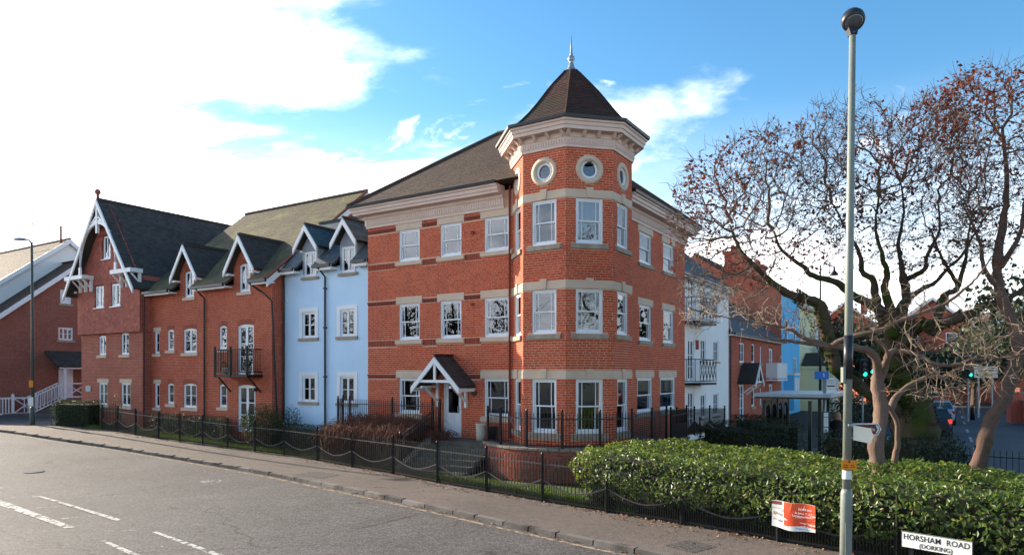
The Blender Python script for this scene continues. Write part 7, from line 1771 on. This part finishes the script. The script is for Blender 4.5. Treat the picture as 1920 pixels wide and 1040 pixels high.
for i, l_, n in ((0, big[0], 5200), (1, big[1], 1900), (8, big[8], 1500)):
    A_ = np.array([q[:3] for q in l_]); rr = np.array([q[3] for q in l_])*(.95 if i == 0 else .74); k = RNG.integers(0, len(A_)-1 if i == 0 else 7, n); f = RNG.random(n)[:, None]
    c = A_[k]*(1-f)+A_[k+1]*f; r = rr[k]*(1-f[:, 0])+rr[k+1]*f[:, 0]; ax = A_[k+1]-A_[k]; ax /= np.linalg.norm(ax, axis=1)[:, None]
    d = RNG.normal(size=(n, 3))+(np.array([0, 0, 0]) if i == 0 else np.array([0, -.2, .9])); d -= ax*(d*ax).sum(1)[:, None]; d /= np.linalg.norm(d, axis=1)[:, None]
    q = c+d*(r*RNG.uniform(.98, 1.09, n)+.01)[:, None]; keep = wob(q[:, 0]*2.2+q[:, 1]*1.3, q[:, 2]*2.2) > -.22; P.append(q[keep]); N_.append(d[keep])
P = np.vstack(P); link(leaves(P, np.vstack(N_), len(P), .075, M['moss_leaf'], 'moss', .6, .7), 'moss', big_tree, kind='stuff')
cher = [ln((1652, 890, 13.6, .165), (1651, 840, 13.6, .145), (1649, 780, 13.6, .14), (1647, 730, 13.6, .14), (1646, 705, 13.6, .135)),
        ln((1646, 708, 13.6, .12), (1630, 674, 13.5, .105), (1606, 654, 13.4, .10), (1572, 651, 13.3, .09), (1549, 648, 13.3, .085), (1526, 640, 13.2, .075), (1503, 632, 13.2, .065), (1480, 618, 13.1, .055), (1440, 608, 13, .04), (1385, 600, 12.9, .028), (1320, 584, 12.8, .016)),
        ln((1560, 650, 13.3, .06), (1526, 645, 13.0, .055), (1480, 644, 12.8, .045), (1440, 638, 12.6, .035), (1400, 612, 12.5, .022)),
        ln((1551, 652, 13.3, .07), (1595, 634, 13.0, .065), (1641, 618, 12.8, .062), (1699, 600, 12.6, .06), (1745, 581, 12.5, .055), (1780, 563, 12.4, .05), (1814, 542, 12.3, .042), (1840, 508, 12.3, .034), (1858, 480, 12.3, .024)),
        ln((1648, 712, 13.6, .12), (1657, 690, 13.5, .10), (1670, 670, 13.4, .09), (1688, 658, 13.3, .082), (1708, 655, 13.2, .078), (1730, 669, 13.1, .072), (1750, 682, 13, .066), (1782, 683, 12.9, .058), (1826, 672, 12.8, .048), (1895, 668, 12.7, .035), (1950, 655, 12.6, .025)),
        ln((1665, 672, 13.4, .05), (1650, 648, 13.4, .042), (1628, 630, 13.4, .035), (1610, 600, 13.3, .022)),
        ln((1668, 770, 13.9, .10), (1690, 735, 14.1, .085), (1730, 707, 14.3, .07), (1760, 700, 14.4, .05), (1800, 690, 14.5, .03)),
        ln((1672, 885, 13.9, .09), (1682, 835, 13.9, .085), (1674, 792, 13.8, .08), (1656, 752, 13.7, .08))]
tree('smooth barked bare tree behind the hedge with long low drooping branches', 'tree', cher,
     cloud(900, (1400, 590, 160, 55, 13, 1.6, 1.0), (1330, 560, 90, 50, 12.8, 1.2, .6), (1800, 700, 120, 70, 12.6, 1.5, 1.3), (1860, 620, 80, 60, 12.6, 1.5, .8), (1700, 560, 130, 50, 12.8, 1.4, .5)), ('bark_cherry', 'twig'), None, 0, 900, up=-.03, step=.16, infl=1.2, kill=.3)
lean = [ln((1832, 885, 14.8, .165), (1846, 830, 14.8, .15), (1860, 785, 14.9, .145), (1880, 740, 15, .145), (1900, 700, 15.1, .145), (1908, 650, 15.2, .14), (1898, 600, 15.4, .13), (1880, 558, 15.6, .12), (1874, 520, 15.7, .11), (1874, 470, 15.8, .105), (1882, 400, 15.9, .075), (1888, 320, 16, .05), (1880, 240, 16, .03)),
        ln((1878, 545, 15.6, .09), (1850, 500, 15.5, .075), (1836, 450, 15.5, .06), (1815, 380, 15.5, .04)),
        ln((1876, 500, 15.7, .09), (1905, 440, 15.6, .075), (1925, 370, 15.5, .055), (1930, 300, 15.5, .035)),
        ln((1905, 690, 15.1, .09), (1940, 640, 15, .07), (1980, 600, 15, .05))]
tree('leaning red brown tree at the right edge with a tall leafy crown', 'tree', lean,
     cloud(3000, (1850, 260, 110, 150, 15.8, 2.2, 1.3), (1950, 260, 110, 170, 15.8, 2.2, 1.2), (1860, 420, 100, 80, 15.6, 1.8, .5)), ('bark_lean', 'twig_dark'), 'red_leaf', 2300, 2200, leafz=5.5, kill=.28, step=.18)
# far trees beyond the street
def far_tree(label, px, ytop, D, w, mat, n=1500, size=.42, zc=None, spread=.62):
    top = at(px, ytop, D); h = top.z; t = thing('distant_tree', label, 'tree', (top.x, D, -.1), False); m = MB().tube([(top.x, D, -.1), (top.x+.1, D, h*.4), (top.x-.1, D, h*.75)], [.28, .2, .08], 7)
    for k in range(5): a = k*1.3; m.tube([(top.x, D, h*(.3+.08*k)), (top.x+w*.3*math.cos(a), D+w*.3*math.sin(a), h*(.5+.08*k))], [.1, .03], 5)
    put(m, 'trunk', M['twig_dark'], t); parts = []
    nn = 7
    for k in range(nn):
        a = k*2.4; rr = .36*w*(k/nn)**.5; c = (top.x+rr*math.cos(a), D+rr*math.sin(a), h*(.5+.3*((k*37) % 10)/10)); parts.append((c, (w*.27, w*.27, h*.24)))
    P, N_ = [], []
    for c, rd in parts:
        d = RNG.normal(size=(n//nn, 3)); d /= np.linalg.norm(d, axis=1)[:, None]; P.append(np.array(c)+d*np.array(rd)*(.45+.55*RNG.random((n//nn, 1))**.5)); N_.append(d)
    P = np.vstack(P); link(leaves(P, np.vstack(N_), len(P), size, M[mat], 'crown', .8, .7), 'crown', t, kind='stuff')
for px, yt, D, w, mat, lb in ((1545, 560, 70, 6, 'ivy', 'dark evergreen tree behind the white terrace end'), (1588, 600, 66, 7, 'ivy', 'dark evergreen tree just left of the mossy trunk'), (1640, 640, 62, 8, 'ivy', 'broad dark evergreen tree behind the traffic signals'), (1700, 655, 64, 8, 'ivy', 'dark evergreen tree hidden behind the trunk fork'), (1765, 650, 60, 8, 'ivy', 'dark evergreen tree left of the direction sign'), (1825, 640, 66, 8, 'ivy', 'dark evergreen tree behind the direction sign'), (1885, 600, 62, 8, 'bush_leaf', 'olive brown tree beyond the gate piers'), (1850, 590, 72, 7, 'hill_leaf', 'pale brown winter tree on the hill beyond the leaning tree'), (1935, 480, 46, 8, 'ivy', 'tall dark conifer at the right edge behind the leaning tree'), (1615, 560, 80, 7, 'hill_leaf', 'pale brown winter tree between the terrace and far houses'), (1680, 600, 84, 7, 'hill_leaf', 'hazy brown winter tree in front of the distant gabled house')):
    far_tree(lb, px, yt, D, w, mat)

# winter trees along the other side of the road: seen only mirrored in the lower windows
TR = MB()
P, N_ = [], []
for k in range(25):
    x = -44+6.2*k+random.uniform(-1.5, 1.5); y = -15-random.uniform(0, 5); h = random.uniform(7.5, 10.5)
    if k > 14: x, y = bw(-12-5.5*(k-14)+random.uniform(-1, 1), -22-random.uniform(0, 3)); h = random.uniform(10, 13)
    TR.tube([(x, y, -.1), (x+.2, y, h*.4), (x-.1, y+.2, h*.9)], [.3, .2, .04], 7)
    for j in range(26):
        a = random.uniform(0, 6.28); z0 = h*random.uniform(.25, .7); l = h*random.uniform(.2, .38); q = Vector((x+.1, y, z0)); e = q+Vector((l*math.cos(a), l*math.sin(a), l*random.uniform(.4, 1))); TR.tube([q, q.lerp(e, .5)+Vector((0, 0, -.15)), e], [.07, .045, .012], 5)
    d = RNG.normal(size=(1500, 3)); d /= np.linalg.norm(d, axis=1)[:, None]; P.append(np.array((x, y, h*.5))+d*np.array((2.6, 2.6, h*.42))*(.4+.6*RNG.random((1500, 1)))); N_.append(d)
o = put(TR, 'roadside_trees', M['bark_moss']); o['kind'] = 'stuff'
P = np.vstack(P); o2 = link(leaves(P, np.vstack(N_), len(P), .3, M['ivy'], 'foliage'), 'foliage', o, kind='stuff')
